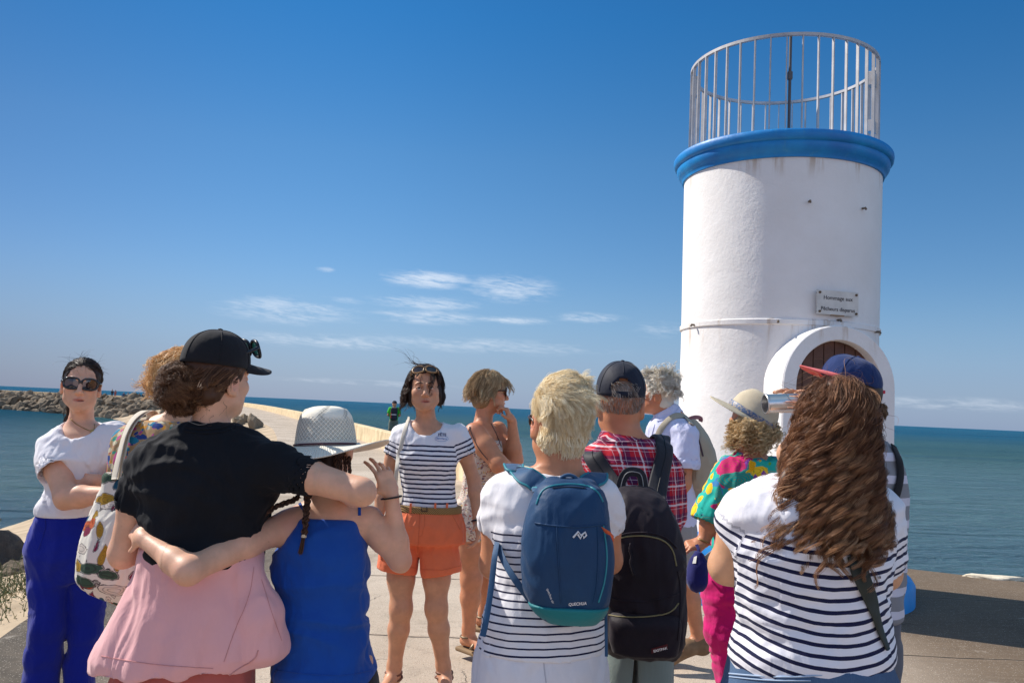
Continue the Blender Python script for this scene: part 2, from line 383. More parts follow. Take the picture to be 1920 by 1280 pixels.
def concrete():
    m,t=new_mat('promenade_concrete'); co=t.co; x,y,z=t.xyz(co)
    big=t.noise(co,.55,6,.6,.3); mid=t.noise(co,5,6,.65); fine=t.noise(co,90,3,.7)
    brush=t.noise(t.map(co,(3,42,1),(0,0,R(8))),1.0,4,.6,.6)
    c=t.ramp(big,[(.3,(.34,.27,.20)),(.52,(.47,.385,.30)),(.75,(.57,.48,.385))])
    side=t.step(t.m('ADD',x,t.m('MULTIPLY',y,-.02)),1.5,3.0)          # browner quay mix by the tower, with edge vignette darkening painted in
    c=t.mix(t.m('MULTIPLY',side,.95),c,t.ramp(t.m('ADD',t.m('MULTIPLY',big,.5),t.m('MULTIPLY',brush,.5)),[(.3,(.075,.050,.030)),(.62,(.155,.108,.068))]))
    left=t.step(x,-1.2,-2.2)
    c=t.mix(t.m('MULTIPLY',left,t.step(y,14,7)),c,t.ramp(mid,[(.3,(.06,.048,.036)),(.7,(.12,.098,.075))]))  # grey concrete on the left, edge vignette darkening painted into its colour
    c=t.mix(t.m('MULTIPLY',t.step(mid,.5,.8),.7),c,t.mix(.5,c,(.12,.09,.06)))
    v=t.vor(co,120,out='Color'); vd=t.vor(co,120)
    g=t.mix(t.m('MULTIPLY',t.step(vd,.38,.2),t.step(t.xyz(v)[0],.62,.72)),c,t.mix(.45,c,(.86,.78,.66)))
    g=t.mix(t.m('MULTIPLY',t.step(vd,.42,.2),t.step(t.xyz(v)[1],.72,.8)),g,(.12,.1,.085))
    # joints between the cast slabs
    wob=t.m('MULTIPLY',t.m('SUBTRACT',t.noise(co,2.2,4,.6),.5),.10)
    yy=t.m('ADD',t.m('ADD',y,t.m('MULTIPLY',x,-.02)),wob)
    j1=t.m('ABSOLUTE',t.m('SUBTRACT',t.m('FRACT',t.m('DIVIDE',t.m('ADD',yy,-.93),1.88)),.5)); j1=t.m('MULTIPLY',j1,1.88)
    xx=t.m('ADD',t.m('ADD',x,t.m('MULTIPLY',y,.16)),t.m('MULTIPLY',wob,.4))
    j2=t.m('ABSOLUTE',t.m('SUBTRACT',t.m('FRACT',t.m('DIVIDE',t.m('ADD',xx,1.3),3.4)),.5)); j2=t.m('MULTIPLY',j2,3.4)
    jm=j1; w=t.m('ADD',.007,t.m('MULTIPLY',t.noise(co,9,3,.7),.012))
    k=t.step(jm,w,t.m('MULTIPLY',w,.45))
    g=t.mix(t.m('MULTIPLY',t.step(jm,.06,.01),.28),g,(.27,.2,.14))
    cv=t.vm('ADD',co,t.vm('SCALE',t.noise(co,1.6,5,.65,out=1),sc=.55)); ce=t.vor(cv,.55,'DISTANCE_TO_EDGE'); cr=t.m('MULTIPLY',t.step(ce,.006,.002),t.step(t.noise(co,.8,3,.5),.50,.60))
    k=t.m('MAXIMUM',k,t.m('MULTIPLY',cr,.75))
    stn=t.m('MULTIPLY',t.step(t.noise(co,1.15,6,.7,.8),.56,.70),.34); g=t.mix(stn,g,(.16,.12,.085))
    pale=t.m('MULTIPLY',t.step(t.noise(t.map(co,(1,1,1),(0,0,0),(5,2,0)),2.6,6,.7,.5),.60,.72),.30); g=t.mix(pale,g,(.66,.58,.48))
    g=t.mix(k,g,(.045,.036,.028))
    t.put(t.b.inputs['Base Color'],g); t.b.inputs['Roughness'].default_value=.88; t.b.inputs['Specular IOR Level'].default_value=.25
    h=t.m('ADD',t.m('ADD',t.m('MULTIPLY',fine,.5),t.m('MULTIPLY',brush,.6)),t.m('MULTIPLY',vd,.35)); h=t.m('SUBTRACT',h,t.m('MULTIPLY',k,2.5))
    bump(t,h,.55,.008); return m
M_CONC=concrete()
def water_mat():
    m,t=new_mat('sea_water'); co=t.co; x,y,z=t.xyz(co)
    r=t.vm('LENGTH',co)
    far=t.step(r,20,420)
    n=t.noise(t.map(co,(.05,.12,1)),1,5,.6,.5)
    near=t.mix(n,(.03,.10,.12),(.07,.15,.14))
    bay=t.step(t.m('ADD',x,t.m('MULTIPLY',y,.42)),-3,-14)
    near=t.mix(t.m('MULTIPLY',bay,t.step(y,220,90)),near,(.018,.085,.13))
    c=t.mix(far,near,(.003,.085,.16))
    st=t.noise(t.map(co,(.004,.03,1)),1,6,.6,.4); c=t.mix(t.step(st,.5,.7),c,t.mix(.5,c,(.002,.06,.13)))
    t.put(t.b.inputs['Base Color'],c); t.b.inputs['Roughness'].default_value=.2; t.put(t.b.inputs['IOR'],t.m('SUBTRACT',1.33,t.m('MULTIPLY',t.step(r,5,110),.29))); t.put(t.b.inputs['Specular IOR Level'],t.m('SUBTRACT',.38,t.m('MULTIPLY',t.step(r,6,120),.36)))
    a=t.noise(t.map(co,(.32,1.0,1),(0,0,R(-14))),1.1,5,.55,.9); b=t.noise(t.map(co,(1,1.9,1),(0,0,R(20))),4.2,5,.6,.6); d=t.noise(t.map(co,(.5,1,1),(0,0,R(-6))),.35,3,.5,.6)
    h=t.m('ADD',t.m('ADD',t.m('MULTIPLY',a,.8),t.m('MULTIPLY',b,.22)),t.m('MULTIPLY',d,1.3))
    bump(t,h,1.0,1.3); return m
def sand_mat():
    m,t=new_mat('slope_sand'); co=t.co
    n=t.noise(co,1.2,6,.6); f=t.noise(co,60,3,.6)
    t.put(t.b.inputs['Base Color'],t.ramp(n,[(.3,(.27,.2,.125)),(.6,(.5,.38,.25)),(.8,(.6,.48,.33))])); t.b.inputs['Roughness'].default_value=.95
    bump(t,t.m('ADD',t.m('MULTIPLY',n,3),t.m('MULTIPLY',f,.3)),.6,.03); return m
def rock_mat(name,a,b,c):
    m,t=new_mat(name); co=t.co; n=t.noise(co,1.3,7,.65,.4); f=t.noise(co,14,5,.7); g=t.node('ShaderNodeObjectInfo').outputs['Random']
    col=t.ramp(t.m('ADD',t.m('MULTIPLY',n,.6),t.m('ADD',t.m('MULTIPLY',f,.25),t.m('MULTIPLY',g,.25))),[(.3,a),(.55,b),(.85,c)])
    t.put(t.b.inputs['Base Color'],col); t.b.inputs['Roughness'].default_value=.92; t.b.inputs['Specular IOR Level'].default_value=.2
    bump(t,t.m('ADD',t.m('MULTIPLY',n,1.0),f),.8,.06); return m
M_ROCK=rock_mat('breakwater_rock',(.05,.038,.028),(.19,.145,.10),(.36,.285,.20))
M_ROCKD=rock_mat('dark_wet_rock',(.03,.029,.03),(.085,.078,.075),(.2,.18,.16))
M_SAND=sand_mat(); M_WATER=water_mat()
M_PARA=mat('parapet_concrete',(.66,.54,.35),.9,.2,2.2,25,.4,.02,c2=(.47,.36,.2))
# ------------------------------------------------------------------ ground, water
WZ=-1.6
LEFT=[(-3.0,-30),(-2.6,3),(-2.78,4.7),(-3.05,6),(-3.9,12),(-5.9,22),(-7.9,30.5),(-13,48),(-23.5,74),(-40,106),(-62,128),(-110,150),(-260,190)]
RIGHT=[(70,-30),(12,5.2),(5.03,8.6),(4.1,9.1),(2.0,10.6),(.6,12.2),(0,14.4),(-5.2,33),(-16.6,68),(-32,112),(-48,152),(-90,186),(-258,240)]
def curve(P,n=60):
    P=np.array(P,float); L=np.r_[0,np.cumsum(np.linalg.norm(np.diff(P,axis=0),axis=1))]; t=np.linspace(0,L[-1],n); return np.stack([np.interp(t,L,P[:,0]),np.interp(t,L,P[:,1])],1)
def smooth_poly(P,k=2):
    P=[np.array(p,float) for p in P]
    for _ in range(k):
        Q=[P[0]]
        for a,b in zip(P[:-1],P[1:]): Q+= [a*.75+b*.25,a*.25+b*.75]
        Q.append(P[-1]); P=Q
    return P
Ls=smooth_poly(LEFT); Rs=[np.array(p,float) for p in RIGHT[:4]]+smooth_poly(RIGHT[4:])
poly=[*Ls,*Rs[::-1]]
def prism(name,poly,z0,z1,m,kind='structure'):
    bm=bmesh.new(); vs=[bm.verts.new((p[0],p[1],z1)) for p in poly]; f=bm.faces.new(vs)
    if f.normal.z<0: f.normal_flip()
    bm.normal_update()
    if f.normal.z<0: f.normal_flip()
    r=bmesh.ops.extrude_face_region(bm,geom=[f]); lo=[v for v in r['geom'] if isinstance(v,bmesh.types.BMVert)]
    for v in lo: v.co.z=z1
    for v in vs: v.co.z=z0
    bmesh.ops.triangulate(bm,faces=[g for g in bm.faces if len(g.verts)>4]); bmesh.ops.recalc_face_normals(bm,faces=bm.faces[:])
    me=bpy.data.meshes.new(name); bm.to_mesh(me); bm.free(); me.materials.append(m); o=bpy.data.objects.new(name,me); COL.objects.link(o); tag(o,kind=kind); return o
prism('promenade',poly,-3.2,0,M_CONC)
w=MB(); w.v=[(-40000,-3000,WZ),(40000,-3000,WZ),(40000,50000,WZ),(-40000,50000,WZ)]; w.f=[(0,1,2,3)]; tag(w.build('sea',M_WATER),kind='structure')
# sandy slope between the promenade and the bay
def slope():
    L=[np.array(p,float) for p in Ls if p[1]>-29]; P=curve(L,260); T=np.gradient(P,axis=0); T/=np.linalg.norm(T,axis=1)[:,None]; Nn=np.stack([-T[:,1],T[:,0]],1)
    V=[];n=22
    for i,(p,q) in enumerate(zip(P,Nn)):
        sc=1 if p[1]<60 else 1.3
        for j in range(n):
            t=j/(n-1); d=t*8.5*sc-.02; z=-.012-2.7*t**1.15
            pp=np.array([p[0]+q[0]*d,p[1]+q[1]*d,z]); pp[2]+=.10*fbm(pp*np.array([.8,.8,0])+3,3)*min(1,j/2); V.append(pp)
    Fc=[(i*n+j,i*n+j+1,(i+1)*n+j+1,(i+1)*n+j) for i in range(len(P)-1) for j in range(n-1)]
    tag(mesh_obj('sand_slope',np.array(V),Fc,M_SAND),kind='structure'); return P,Nn
SP,SN=slope()
# parapet
def parapet():
    P=smooth_poly([(2.25,10.55),(.62,12.35),(0.02,14.5),(-5.15,33),(-16.5,68),(-31.8,112),(-47.8,152),(-90,186),(-258,240)],3); P=curve(P,150)
    T=np.gradient(P,axis=0); T/=np.linalg.norm(T,axis=1)[:,None]; N2=np.stack([T[:,1],-T[:,0]],1); V=[];k=6
    for p,q in zip(P,N2):
        for a,z in ((-.14,0),(-.14,.52),(-.12,.545),(.14,.545),(.16,.52),(.16,-1.9)): V.append((p[0]+q[0]*a,p[1]+q[1]*a,z))
    Fc=[(i*k+j,(i+1)*k+j,(i+1)*k+(j+1)%k,i*k+(j+1)%k) for i in range(len(P)-1) for j in range(k)]+[(0,1,2,3,4,5)]
    r=empty('parapet_wall',(2.25,10.55,0),'long low cream concrete parapet curving along the sea side of the promenade','parapet')
    o=mesh_obj('wall',np.array(V),Fc,M_PARA,r,False)
    c=W(484,762,95)
    j=MB()
    for px,Y in ((960,14.0),(830,20.5)): 
        pass
parapet()
# rocks
def rock_mesh(seed,mt,sub=3):
    bm=bmesh.new(); bmesh.ops.create_icosphere(bm,subdivisions=sub,radius=1); V=np.array([v.co[:] for v in bm.verts]); rg=np.random.default_rng(seed)
    d=V.copy()
    for _ in range(11):
        n=nrm(rg.normal(size=3)); c=rg.uniform(.55,.85); s=d@n; d=d-np.maximum(s-c,0)[:,None]*n*.92
    d*=(1+.16*fbm(V*1.6+seed,3)+.05*fbm(V*6+seed,3))[:,None]; d*=np.array([1.25,.95,.75])
    for v,p in zip(bm.verts,d): v.co=p
    for f in bm.faces: f.smooth=False
    me=bpy.data.meshes.new('boulder'); bm.to_mesh(me); bm.free(); me.materials.append(mt); return me
RM=[rock_mesh(i,M_ROCK) for i in range(6)]; RMN=[rock_mesh(i+20,M_ROCKD,4) for i in range(2)]+[rock_mesh(31,M_ROCK,4)]; RMF=[rock_mesh(i+40,M_ROCK,2) for i in range(4)]
def rock(me,loc,s,label,group,rg):
    o=bpy.data.objects.new('boulder',me); COL.objects.link(o); o.location=loc; o.rotation_euler=tuple(rg.uniform(0,6.28,3)); o.scale=(s,s*rg.uniform(.75,1.1),s*rg.uniform(.7,1)); tag(o,label,'boulder',group)
rg=np.random.default_rng(5)
for me,px,py,Y,s,lb in ((RMN[0],18,1072,8.9,.36,'dark pitted grey boulder at the water by the left edge of the photo'),(RMN[1],62,1046,9.6,.27,'small dark boulder behind the larger ones near the blue trousers'),(RMN[2],54,1088,8.2,.24,'tan boulder lying in front of the dark ones beside the blue trousers'),(RMN[1],-40,1090,8.6,.4,None)):
    if lb is None: continue
    p=W(px,py,Y); rock(me,tuple(p),s,lb,None,rg)
for i in range(95):       # along the left slope beyond the group
    u=rg.uniform(0,1)**.8; k=int(np.interp(u,[0,1],[np.argmax(SP[:,1]>20),np.argmax(SP[:,1]>98)])); d=rg.uniform(.5,6.5); t=d/8.5
    s=rg.uniform(.16,.42)*(1+SP[k,1]/110); rock(RM[i%6],(SP[k,0]+SN[k,0]*d,SP[k,1]+SN[k,1]*d,-2.6*t**1.15+s*.15+.02),s,'rough tan boulder on the sandy slope left of the curved promenade','boulders on the sandy slope',rg)
# far breakwater across the bay
BW=curve(smooth_poly([(-43,97),(-48,102),(-56,109),(-72,120),(-92,130),(-130,146)],2),80)
def breakwater():
    T=np.gradient(BW,axis=0);T/=np.linalg.norm(T,axis=1)[:,None]; Nn=np.stack([-T[:,1],T[:,0]],1)*-1   # toward the camera side negative
    V=[];prof=[(0,-2.2),(3.2,-.6),(5.6,.30),(6.5,.34),(10,.30),(13,-2.2)];k=len(prof)
    if Nn[40]@(-BW[40])<0: Nn=-Nn
    Nn=Nn; CAMSIDE=1
    for p,q in zip(BW,Nn):
        for d,z in prof: V.append((p[0]-q[0]*d,p[1]-q[1]*d,z+.12*noise3(np.array([p[0]*.3,p[1]*.3,d]))))
    Fc=[(i*k+j,i*k+j+1,(i+1)*k+j+1,(i+1)*k+j) for i in range(len(BW)-1) for j in range(k-1)]
    tag(mesh_obj('breakwater_mound',np.array(V),Fc,M_SAND,smooth=False),kind='structure')
    m=bmesh.new()
    for i in range(290):
        j=rg.integers(0,79); d=rg.uniform(-.3,6.2); s=rg.uniform(.55,1.15); p=BW[j]+T[j]*rg.uniform(-.6,.6)-Nn[j]*d
        rock(RMF[i%4],(p[0],p[1],np.interp(d,[-.3,0,3.2,5.6,6.5],[-1.6,-1.55,-.5,.25,.3])),s,'brown boulder in the far breakwater across the bay','boulders of the far breakwater',rg)
    # remaining smaller stones between them, uncountable
    V=[];Fc=[]
    base=np.array([v.co[:] for v in RMF[0].vertices]); ff=[tuple(p.vertices) for p in RMF[0].polygons]
    for i in range(900):
        j=rg.integers(0,79); d=rg.uniform(-.6,6.6); s=rg.uniform(.3,.8); p=BW[j]+T[j]*rg.uniform(-1,1)-Nn[j]*d; A=np.array(Matrix.Rotation(rg.uniform(0,6),3,Vector(rg.normal(size=3))))
        b=len(V); V+=list(base@A*s+np.array([p[0],p[1],np.interp(d,[-.6,0,3.2,5.6,6.6],[-1.7,-1.55,-.6,.25,.35])])); Fc+=[tuple(b+q for q in f) for f in ff]
    tag(mesh_obj('riprap_stones',np.array(V),Fc,M_ROCK,smooth=False),'small broken stones packed between the far breakwater boulders','stones',kind='stuff')
breakwater()
p=W(1862,1079,8.75)
o=mesh_obj('broken_stone',np.array([v.co[:] for v in rock_mesh(77,M_ROCK,3).vertices])*np.array([.33,.14,.09])+np.array([p[0],p[1],-.02]),[tuple(q.vertices) for q in RM[0].polygons],mat('pale_stone',(.78,.68,.52),.9,.2,9,20,.6,.02))
tag(o,'pale broken stone on the quay edge right of the tower','stone')
# beach plants on the slope at the left
def plants():
    m,t=new_mat('beach_plant_leaf'); a=t.node('ShaderNodeAttribute',attribute_name='rnd').outputs['Fac']
    t.put(t.b.inputs['Base Color'],t.ramp(a,[(0,(.03,.05,.015)),(.5,(.08,.115,.035)),(.8,(.14,.16,.06)),(1,(.2,.17,.08))])); t.b.inputs['Roughness'].default_value=.7
    spots=[(22,1150,6.6,.38,'bushy grey-green beach plant on the sand, nearest the boulders'),(48,1125,6.9,.30,'smaller beach plant half hidden behind the blue trousers'),(-5,1130,6.9,.34,'beach plant cut by the left edge of the photo'),(35,1112,7.2,.36,'tall beach plant at the foot of the boulders beside the blue trousers'),(2,1168,6.0,.30,'low spreading beach plant on the sand in front of the others'),(12,1222,5.3,.16,'low sprout of beach grass at the edge of the concrete')]
    for px,py,Y,h,lb in spots:
        c=W(px,py,Y); V=[];Fc=[];A=[]
        for i in range(int(620*h/.3)):
            b=c+np.array([rg.normal()*.42*h/.35,rg.normal()*.25,-.24]); d=nrm([rg.normal()*.55,rg.normal()*.4,1.0]); L=h*rg.uniform(.7,1.5); p=b.copy(); last=b; r=rg.uniform()
            for s in range(7):
                d=nrm(d+rg.normal(size=3)*.22); q=p+d*L/7; w_=.0022; n=nrm(np.cross(d,[0,1,0]))*w_; k=len(V); V+=[p-n,p+n,q+n,q-n]; Fc.append((k,k+1,k+2,k+3)); A+=[.75+.25*r]*4
                for z in range(3):
                    e=nrm(rg.normal(size=3)+np.array([0,0,.5])); sd=nrm(np.cross(e,rg.normal(size=3))); l=rg.uniform(.012,.03); k=len(V); V+=[p,p+e*l*.5+sd*l*.25,p+e*l,p+e*l*.5-sd*l*.25]; Fc.append((k,k+1,k+2,k+3)); rr=rg.uniform(0,.85); A+=[rr]*4
                p=q
        o=mesh_obj('beach_plant',np.array(V),np.array(Fc),m,None,False,{'rnd':np.array(A)}); 
        l=np.array([c[0],c[1],c[2]-.22]); o.data.transform(Matrix.Translation(-Vector(l))); o.location=l; tag(o,lb,'beach plant')
plants()
# ------------------------------------------------------------------ tower
TX,TY=2.34,7.70
def tower():
    root=empty('harbour_light_tower',(TX,TY,0),'white rendered round tower with a blue cornice, blue plinth and grey railing on the quay','tower')
    m,t=new_mat('white_render'); x,y,z=t.xyz(t.co); n=t.noise(t.co,2.2,5,.6); f=t.noise(t.co,38,4,.6,.3); g=t.noise(t.co,9,4,.6,.5)
    c=t.ramp(n,[(.3,(.79,.76,.73)),(.7,(.86,.84,.82))])
    st=t.noise(t.map(t.co,(9,9,.9)),1,5,.65)      # rust and dirt washed down below the cornice and band
    top=t.m('MAXIMUM',t.step(z,3.35,3.58),t.m('MULTIPLY',t.step(z,1.9,2.24),t.step(z,2.27,2.25)))
    c=t.mix(t.m('MULTIPLY',t.m('MULTIPLY',top,t.step(st,.52,.68)),.7),c,(.45,.31,.19))
    t.put(t.b.inputs['Base Color'],c); t.b.inputs['Roughness'].default_value=.8; t.b.inputs['Specular IOR Level'].default_value=.25
    bump(t,t.m('ADD',t.m('MULTIPLY',f,.5),t.m('MULTIPLY',g,.8)),.36,.014)
    blue=mat('blue_gloss_paint',(.003,.23,.56),.32,.18,3,12,.35,.012,spec=.5,c2=(.003,.14,.46)); bt=NT(blue.node_tree); bn=[n for n in blue.node_tree.nodes if n.type=='BSDF_PRINCIPLED'][0]; src=bn.inputs['Base Color'].links[0].from_socket; bco=bt.node('ShaderNodeTexCoord').outputs['Object']
    wr=bt.m('MULTIPLY',bt.step(bt.noise(bt.map(bco,(7,7,2.2)),2.2,6,.7,.5),.56,.72),.45); bt.put(bn.inputs['Base Color'],bt.mix(wr,src,(.06,.30,.50))); bt.put(bn.inputs['Roughness'],bt.m('ADD',.34,bt.m('MULTIPLY',bt.noise(bco,9,4,.6),.3)))
    steel=mat('railing_grey_paint',(.50,.48,.47),.5,.12,8,40,.2,.002,metal=.15)
    b=MB(); prof=[(.843,.3)]+[(.842-.010*(zz-.3)/2,zz) for zz in np.linspace(.4,2.24,24)]+[(.834+.012*(zz-2.26)/1.3,zz) for zz in np.linspace(2.26,3.6,20)]
    b.lathe((TX,TY,0),prof,128); b.build('wall',m,root,True)
    b=MB(); b.lathe((TX,TY,0),[(.832,2.205),(.846,2.212),(.848,2.248),(.832,2.256)],128); b.build('band',m,root,False,30)
    b=MB(); b.lathe((TX,TY,0),[(1.13,-.02),(1.13,.15),(1.10,.2),(.97,.27),(.925,.31),(.92,.45),(.89,.495),(.80,.52)],128); b.build('plinth',blue,root,False,40)
    b=MB(); b.lathe((TX,TY,0),[(.80,3.552),(.862,3.556),(.868,3.585),(.885,3.60),(.905,3.63),(.912,3.66),(.91,3.678),(.925,3.684),(.937,3.70),(.941,3.73),(.939,3.752),(.93,3.764),(.6,3.768),(.002,3.775)],160)
    o=b.build('cornice',blue,root,False,50)
    for v in o.data.vertices:
        if v.co.length>.6: a=noise3(np.array([v.co.x*3,v.co.y*3,v.co.z*3]))*.006; v.co.x*=1+a; v.co.y*=1+a
    # railing
    rl=MB(); q=[(.79,4.575),(.818,4.575),(.818,4.60),(.79,4.60),(.79,4.575)]; rl.lathe((TX,TY,0),q,128); rail=rl.build('railing',steel,root,False)
    for i in range(40):
        a=2*math.pi*(i+.35)/40; c_,s_=math.cos(a),math.sin(a); M=np.array([[c_,-s_,0],[s_,c_,0],[0,0,1]]); r=.806
        bb=MB(); bb.box((TX+c_*r,TY+s_*r,4.165),(.026,.0095,.82),M); o=bb.build('baluster',steel,root); o.parent=rail
    for a,z0,z1 in ((R(172),4.36,4.54),(R(-38),4.30,4.42),(R(-38),3.9,4.0)):
        c_,s_=math.cos(a),math.sin(a); M=np.array([[c_,-s_,0],[s_,c_,0],[0,0,1]]); bb=MB(); bb.box((TX+c_*.78,TY+s_*.78,(z0+z1)/2),(.05,.10,z1-z0),M,.004); o=bb.build('fixing_plate',steel,root); o.parent=rail
    bb=MB(); a=math.atan2(-TY,-TX)+R(4.2); c_,s_=math.cos(a),math.sin(a); bb.tube([(TX+c_*.78,TY+s_*.78,3.76),(TX+c_*.78,TY+s_*.78,4.58)],.012,10); bb.box((TX+c_*.78,TY+s_*.78,4.25),(.04,.035,.07),None,.01); o=bb.build('post',mat('dark_post',(.1,.1,.11),.5),root); o.parent=rail
    bb=MB()
    for a in (R(-20),): 
        c_,s_=math.cos(a),math.sin(a); M=np.array([[c_,-s_,0],[s_,c_,0],[0,0,1]]); bb.box((TX+c_*.80,TY+s_*.80,4.1),(.03,.08,.5),M,.003)
    bb.build('gate_plate',mat('dark_plate',(.07,.075,.085),.5),rail)
    # porch with arched door
    va=math.atan2(-TY,-TX)+R(29); n=np.array([math.cos(va),math.sin(va),0]); s=np.array([-n[1],n[0],0])   # outward, and sideways
    C=np.array([TX,TY,0]); zc=1.72
    def arch(r,z0,n_=28): return [(-r,z0)]+[(-r*math.cos(math.pi*i/n_),zc+r*math.sin(math.pi*i/n_)) for i in range(n_+1)]+[(r,z0)]
    ro,ri=.485,.365; A=arch(ro,.3); B=arch(ri,.3); d0,d1,dd=.45,.975,.87; k=len(A); V=[]
    for P,d in ((A,d0),(A,d1-.012),([(x_*(1-.02),zc+(z_-zc)*(1-.02) if z_>zc else z_) for x_,z_ in A],d1),([(x_*1.02,zc+(z_-zc)*1.02 if z_>zc else z_) for x_,z_ in B],d1),(B,d1-.012),(B,dd-.05)): V+=[C+n*d+s*x_+np.array([0,0,z_]) for x_,z_ in P]
    Fc=[(r_*k+i,r_*k+i+1,(r_+1)*k+i+1,(r_+1)*k+i) for r_ in range(5) for i in range(k-1)]
    bb=MB(); bb.add(V,Fc); bb.build('door_surround',m,root,False,35)
    wood=mat('door_planks',(.125,.058,.04),.65,.25,7,30,.3,.004); dr=MB(); npl=8; w_=2*ri/npl
    for i in range(npl):
        x0=-ri+i*w_+.004; x1=-ri+(i+1)*w_-.004; pts=[(x0,.3),(x1,.3)]+[(xx,zc+math.sqrt(max(ri**2-xx**2,0))) for xx in np.linspace(x1,x0,6)]
        V=[C+n*(dd+.02)+s*x_+np.array([0,0,z_]) for x_,z_ in pts]+[C+n*(dd-.02)+s*x_+np.array([0,0,z_]) for x_,z_ in pts]; q=len(pts)
        dr.add(V,[tuple(range(q)),tuple(range(2*q-1,q-1,-1))]+[(a,a+q,(a+1)%q+q,(a+1)%q) for a in range(q)])
    door=dr.build('door',wood,root)
    bb=MB(); V=[C+n*(dd-.03)+s*x_+np.array([0,0,z_]) for x_,z_ in B]; bb.add(V,[tuple(range(len(V)))]); o=bb.build('door_backing',mat('dark_gap',(.02,.012,.01),.9),root); o.parent=door
    # plaque
    pa=math.atan2(-TY,-TX)+R(31.5); n=np.array([math.cos(pa),math.sin(pa),0]); s=np.array([-n[1],n[0],0]); pc=C+n*.865+np.array([0,0,2.392]); Mx=np.stack([s,n,[0,0,1]],1)
    bb=MB(); bb.box(pc,(.375,.012,.192),Mx,.002); pl=bb.build('plaque',mat('plaque_panel',(.63,.61,.56),.35,.12,6),root)
    for a in(-1,1):
        for c_ in(-1,1):
            bb=MB(); p0=pc+s*a*.165+np.array([0,0,c_*.075]); bb.tube([p0-n*.03,p0+n*.014],.0095,12); o=bb.build('bolt',mat('brass_bolt',(.12,.075,.04),.5,metal=.6),root); o.parent=pl
    bb=MB()
    for k_ in (0.,): bb.box(pc-n*.0+s*.0+np.array([0,0,-.098]),(.12,.014,.007),Mx,.001)
    bb.build('rust_stain',mat('rust',(.3,.17,.08),.9),pl)
    def text(body,pos,size,wd,par,mt,nm='lettering'):
        cu=bpy.data.curves.new('t','FONT'); cu.body=body; cu.size=size; cu.align_x='CENTER'; cu.align_y='CENTER'; cu.extrude=.0006; cu.offset=size*.006
        o=bpy.data.objects.new('t',cu); COL.objects.link(o); bpy.context.view_layer.update(); me=bpy.data.meshes.new_from_object(o); bpy.data.objects.remove(o)
        xs=[v.co.x for v in me.vertices]; f=wd/(max(xs)-min(xs))
        V=[pos[0]+pos[1]*v.co.x*f+pos[2]*v.co.y*f+pos[3]*(v.co.z+.0012) for v in me.vertices]; mesh_obj(nm,np.array(V),[tuple(p.vertices) for p in me.polygons],mt,par,False)
    ink=mat('plaque_ink',(.035,.035,.045),.6)
    text('Hommage aux',(pc+n*.006+np.array([0,0,.036])-s*.0,s,np.array([0,0,1.]),n),.05,.262,pl,ink)
    text('Pêcheurs disparus',(pc+n*.006+np.array([0,0,-.052]),s,np.array([0,0,1.]),n),.05,.305,pl,ink)
    # small hooks and old fixings on the wall
    for px,py in ((1517,378),(1617,391),(1302,609),(1459,602),(1572,600),(1643,622)):
        d=ray(px,py); a_=d[0]**2+d[1]**2; b_=-(d[0]*TX+d[1]*TY); c_=TX**2+TY**2-.845**2; tt=(-b_-math.sqrt(max(b_*b_-a_*c_,0)))/a_; p0=CAM+d*tt; nn=nrm([p0[0]-TX,p0[1]-TY,0])
        bb=MB(); bb.tube([p0-nn*.02,p0+nn*.03,p0+nn*.035-np.array([0,0,.015])],.009,8); bb.build('wall_hook',mat('old_iron',(.2,.15,.11),.8),root,True)
    return text
TEXT=tower()
# ------------------------------------------------------------------ people tools
def skin(name,c,lip=(.42,.12,.10),fl=(.62,.25,.18)):
    m,t=new_mat(name); n=t.noise(t.co,22,5,.6); n2=t.noise(t.co,5,4,.5)
    dk=tuple(x*.86 for x in c); base=t.mix(t.step(n,.35,.7),dk,c); base=t.mix(t.m('MULTIPLY',t.step(n2,.5,.75),.28),base,fl)
    a=t.node('ShaderNodeAttribute',attribute_name='lip').outputs['Fac']; b=t.node('ShaderNodeAttribute',attribute_name='flush').outputs['Fac']
    sp=t.step(t.noise(t.co,75,2,.5),.70,.76); base=t.mix(t.m('MULTIPLY',sp,.3),base,tuple(x*.5 for x in c))
    base=t.mix(b,base,fl); base=t.mix(a,base,lip)
    t.put(t.b.inputs['Base Color'],base); t.b.inputs['Roughness'].default_value=.48; t.b.inputs['Specular IOR Level'].default_value=.38
    t.b.inputs['Subsurface Weight'].default_value=.14; t.b.inputs['Subsurface Radius'].default_value=(.9,.32,.18); t.b.inputs['Subsurface Scale'].default_value=.01
    bump(t,t.noise(t.co,190,3,.6),.25,.0015); return m
def hair_mat(name,stops,rough=.5,spec=.28):
    rough=max(rough,.48); spec=min(spec,.3)
    m,t=new_mat(name); a=t.node('ShaderNodeAttribute',attribute_name='rnd').outputs['Fac']; b=t.node('ShaderNodeAttribute',attribute_name='along').outputs['Fac']
    f=t.m('ADD',t.m('MULTIPLY',a,.75),t.m('MULTIPLY',b,.25)); t.put(t.b.inputs['Base Color'],t.ramp(f,stops)); t.b.inputs['Roughness'].default_value=rough; t.b.inputs['Specular IOR Level'].default_value=spec; return m
def cloth(name,c,var=.08,ws=3,weave=900,rough=.85,sheen=.15,bst=.25,wr=1.0,c2=None,wsc=14):
    m,t=new_mat(name); n=t.noise(t.co,ws,5,.6); c2=c2 or tuple(x*(1-2*var) for x in c)
    t.put(t.b.inputs['Base Color'],t.ramp(n,[(.3,c2),(.7,c)])); t.b.inputs['Roughness'].default_value=rough; t.b.inputs['Specular IOR Level'].default_value=.2; t.b.inputs['Sheen Weight'].default_value=sheen
    cloth_bump(t,weave,bst,wr,wsc); return m
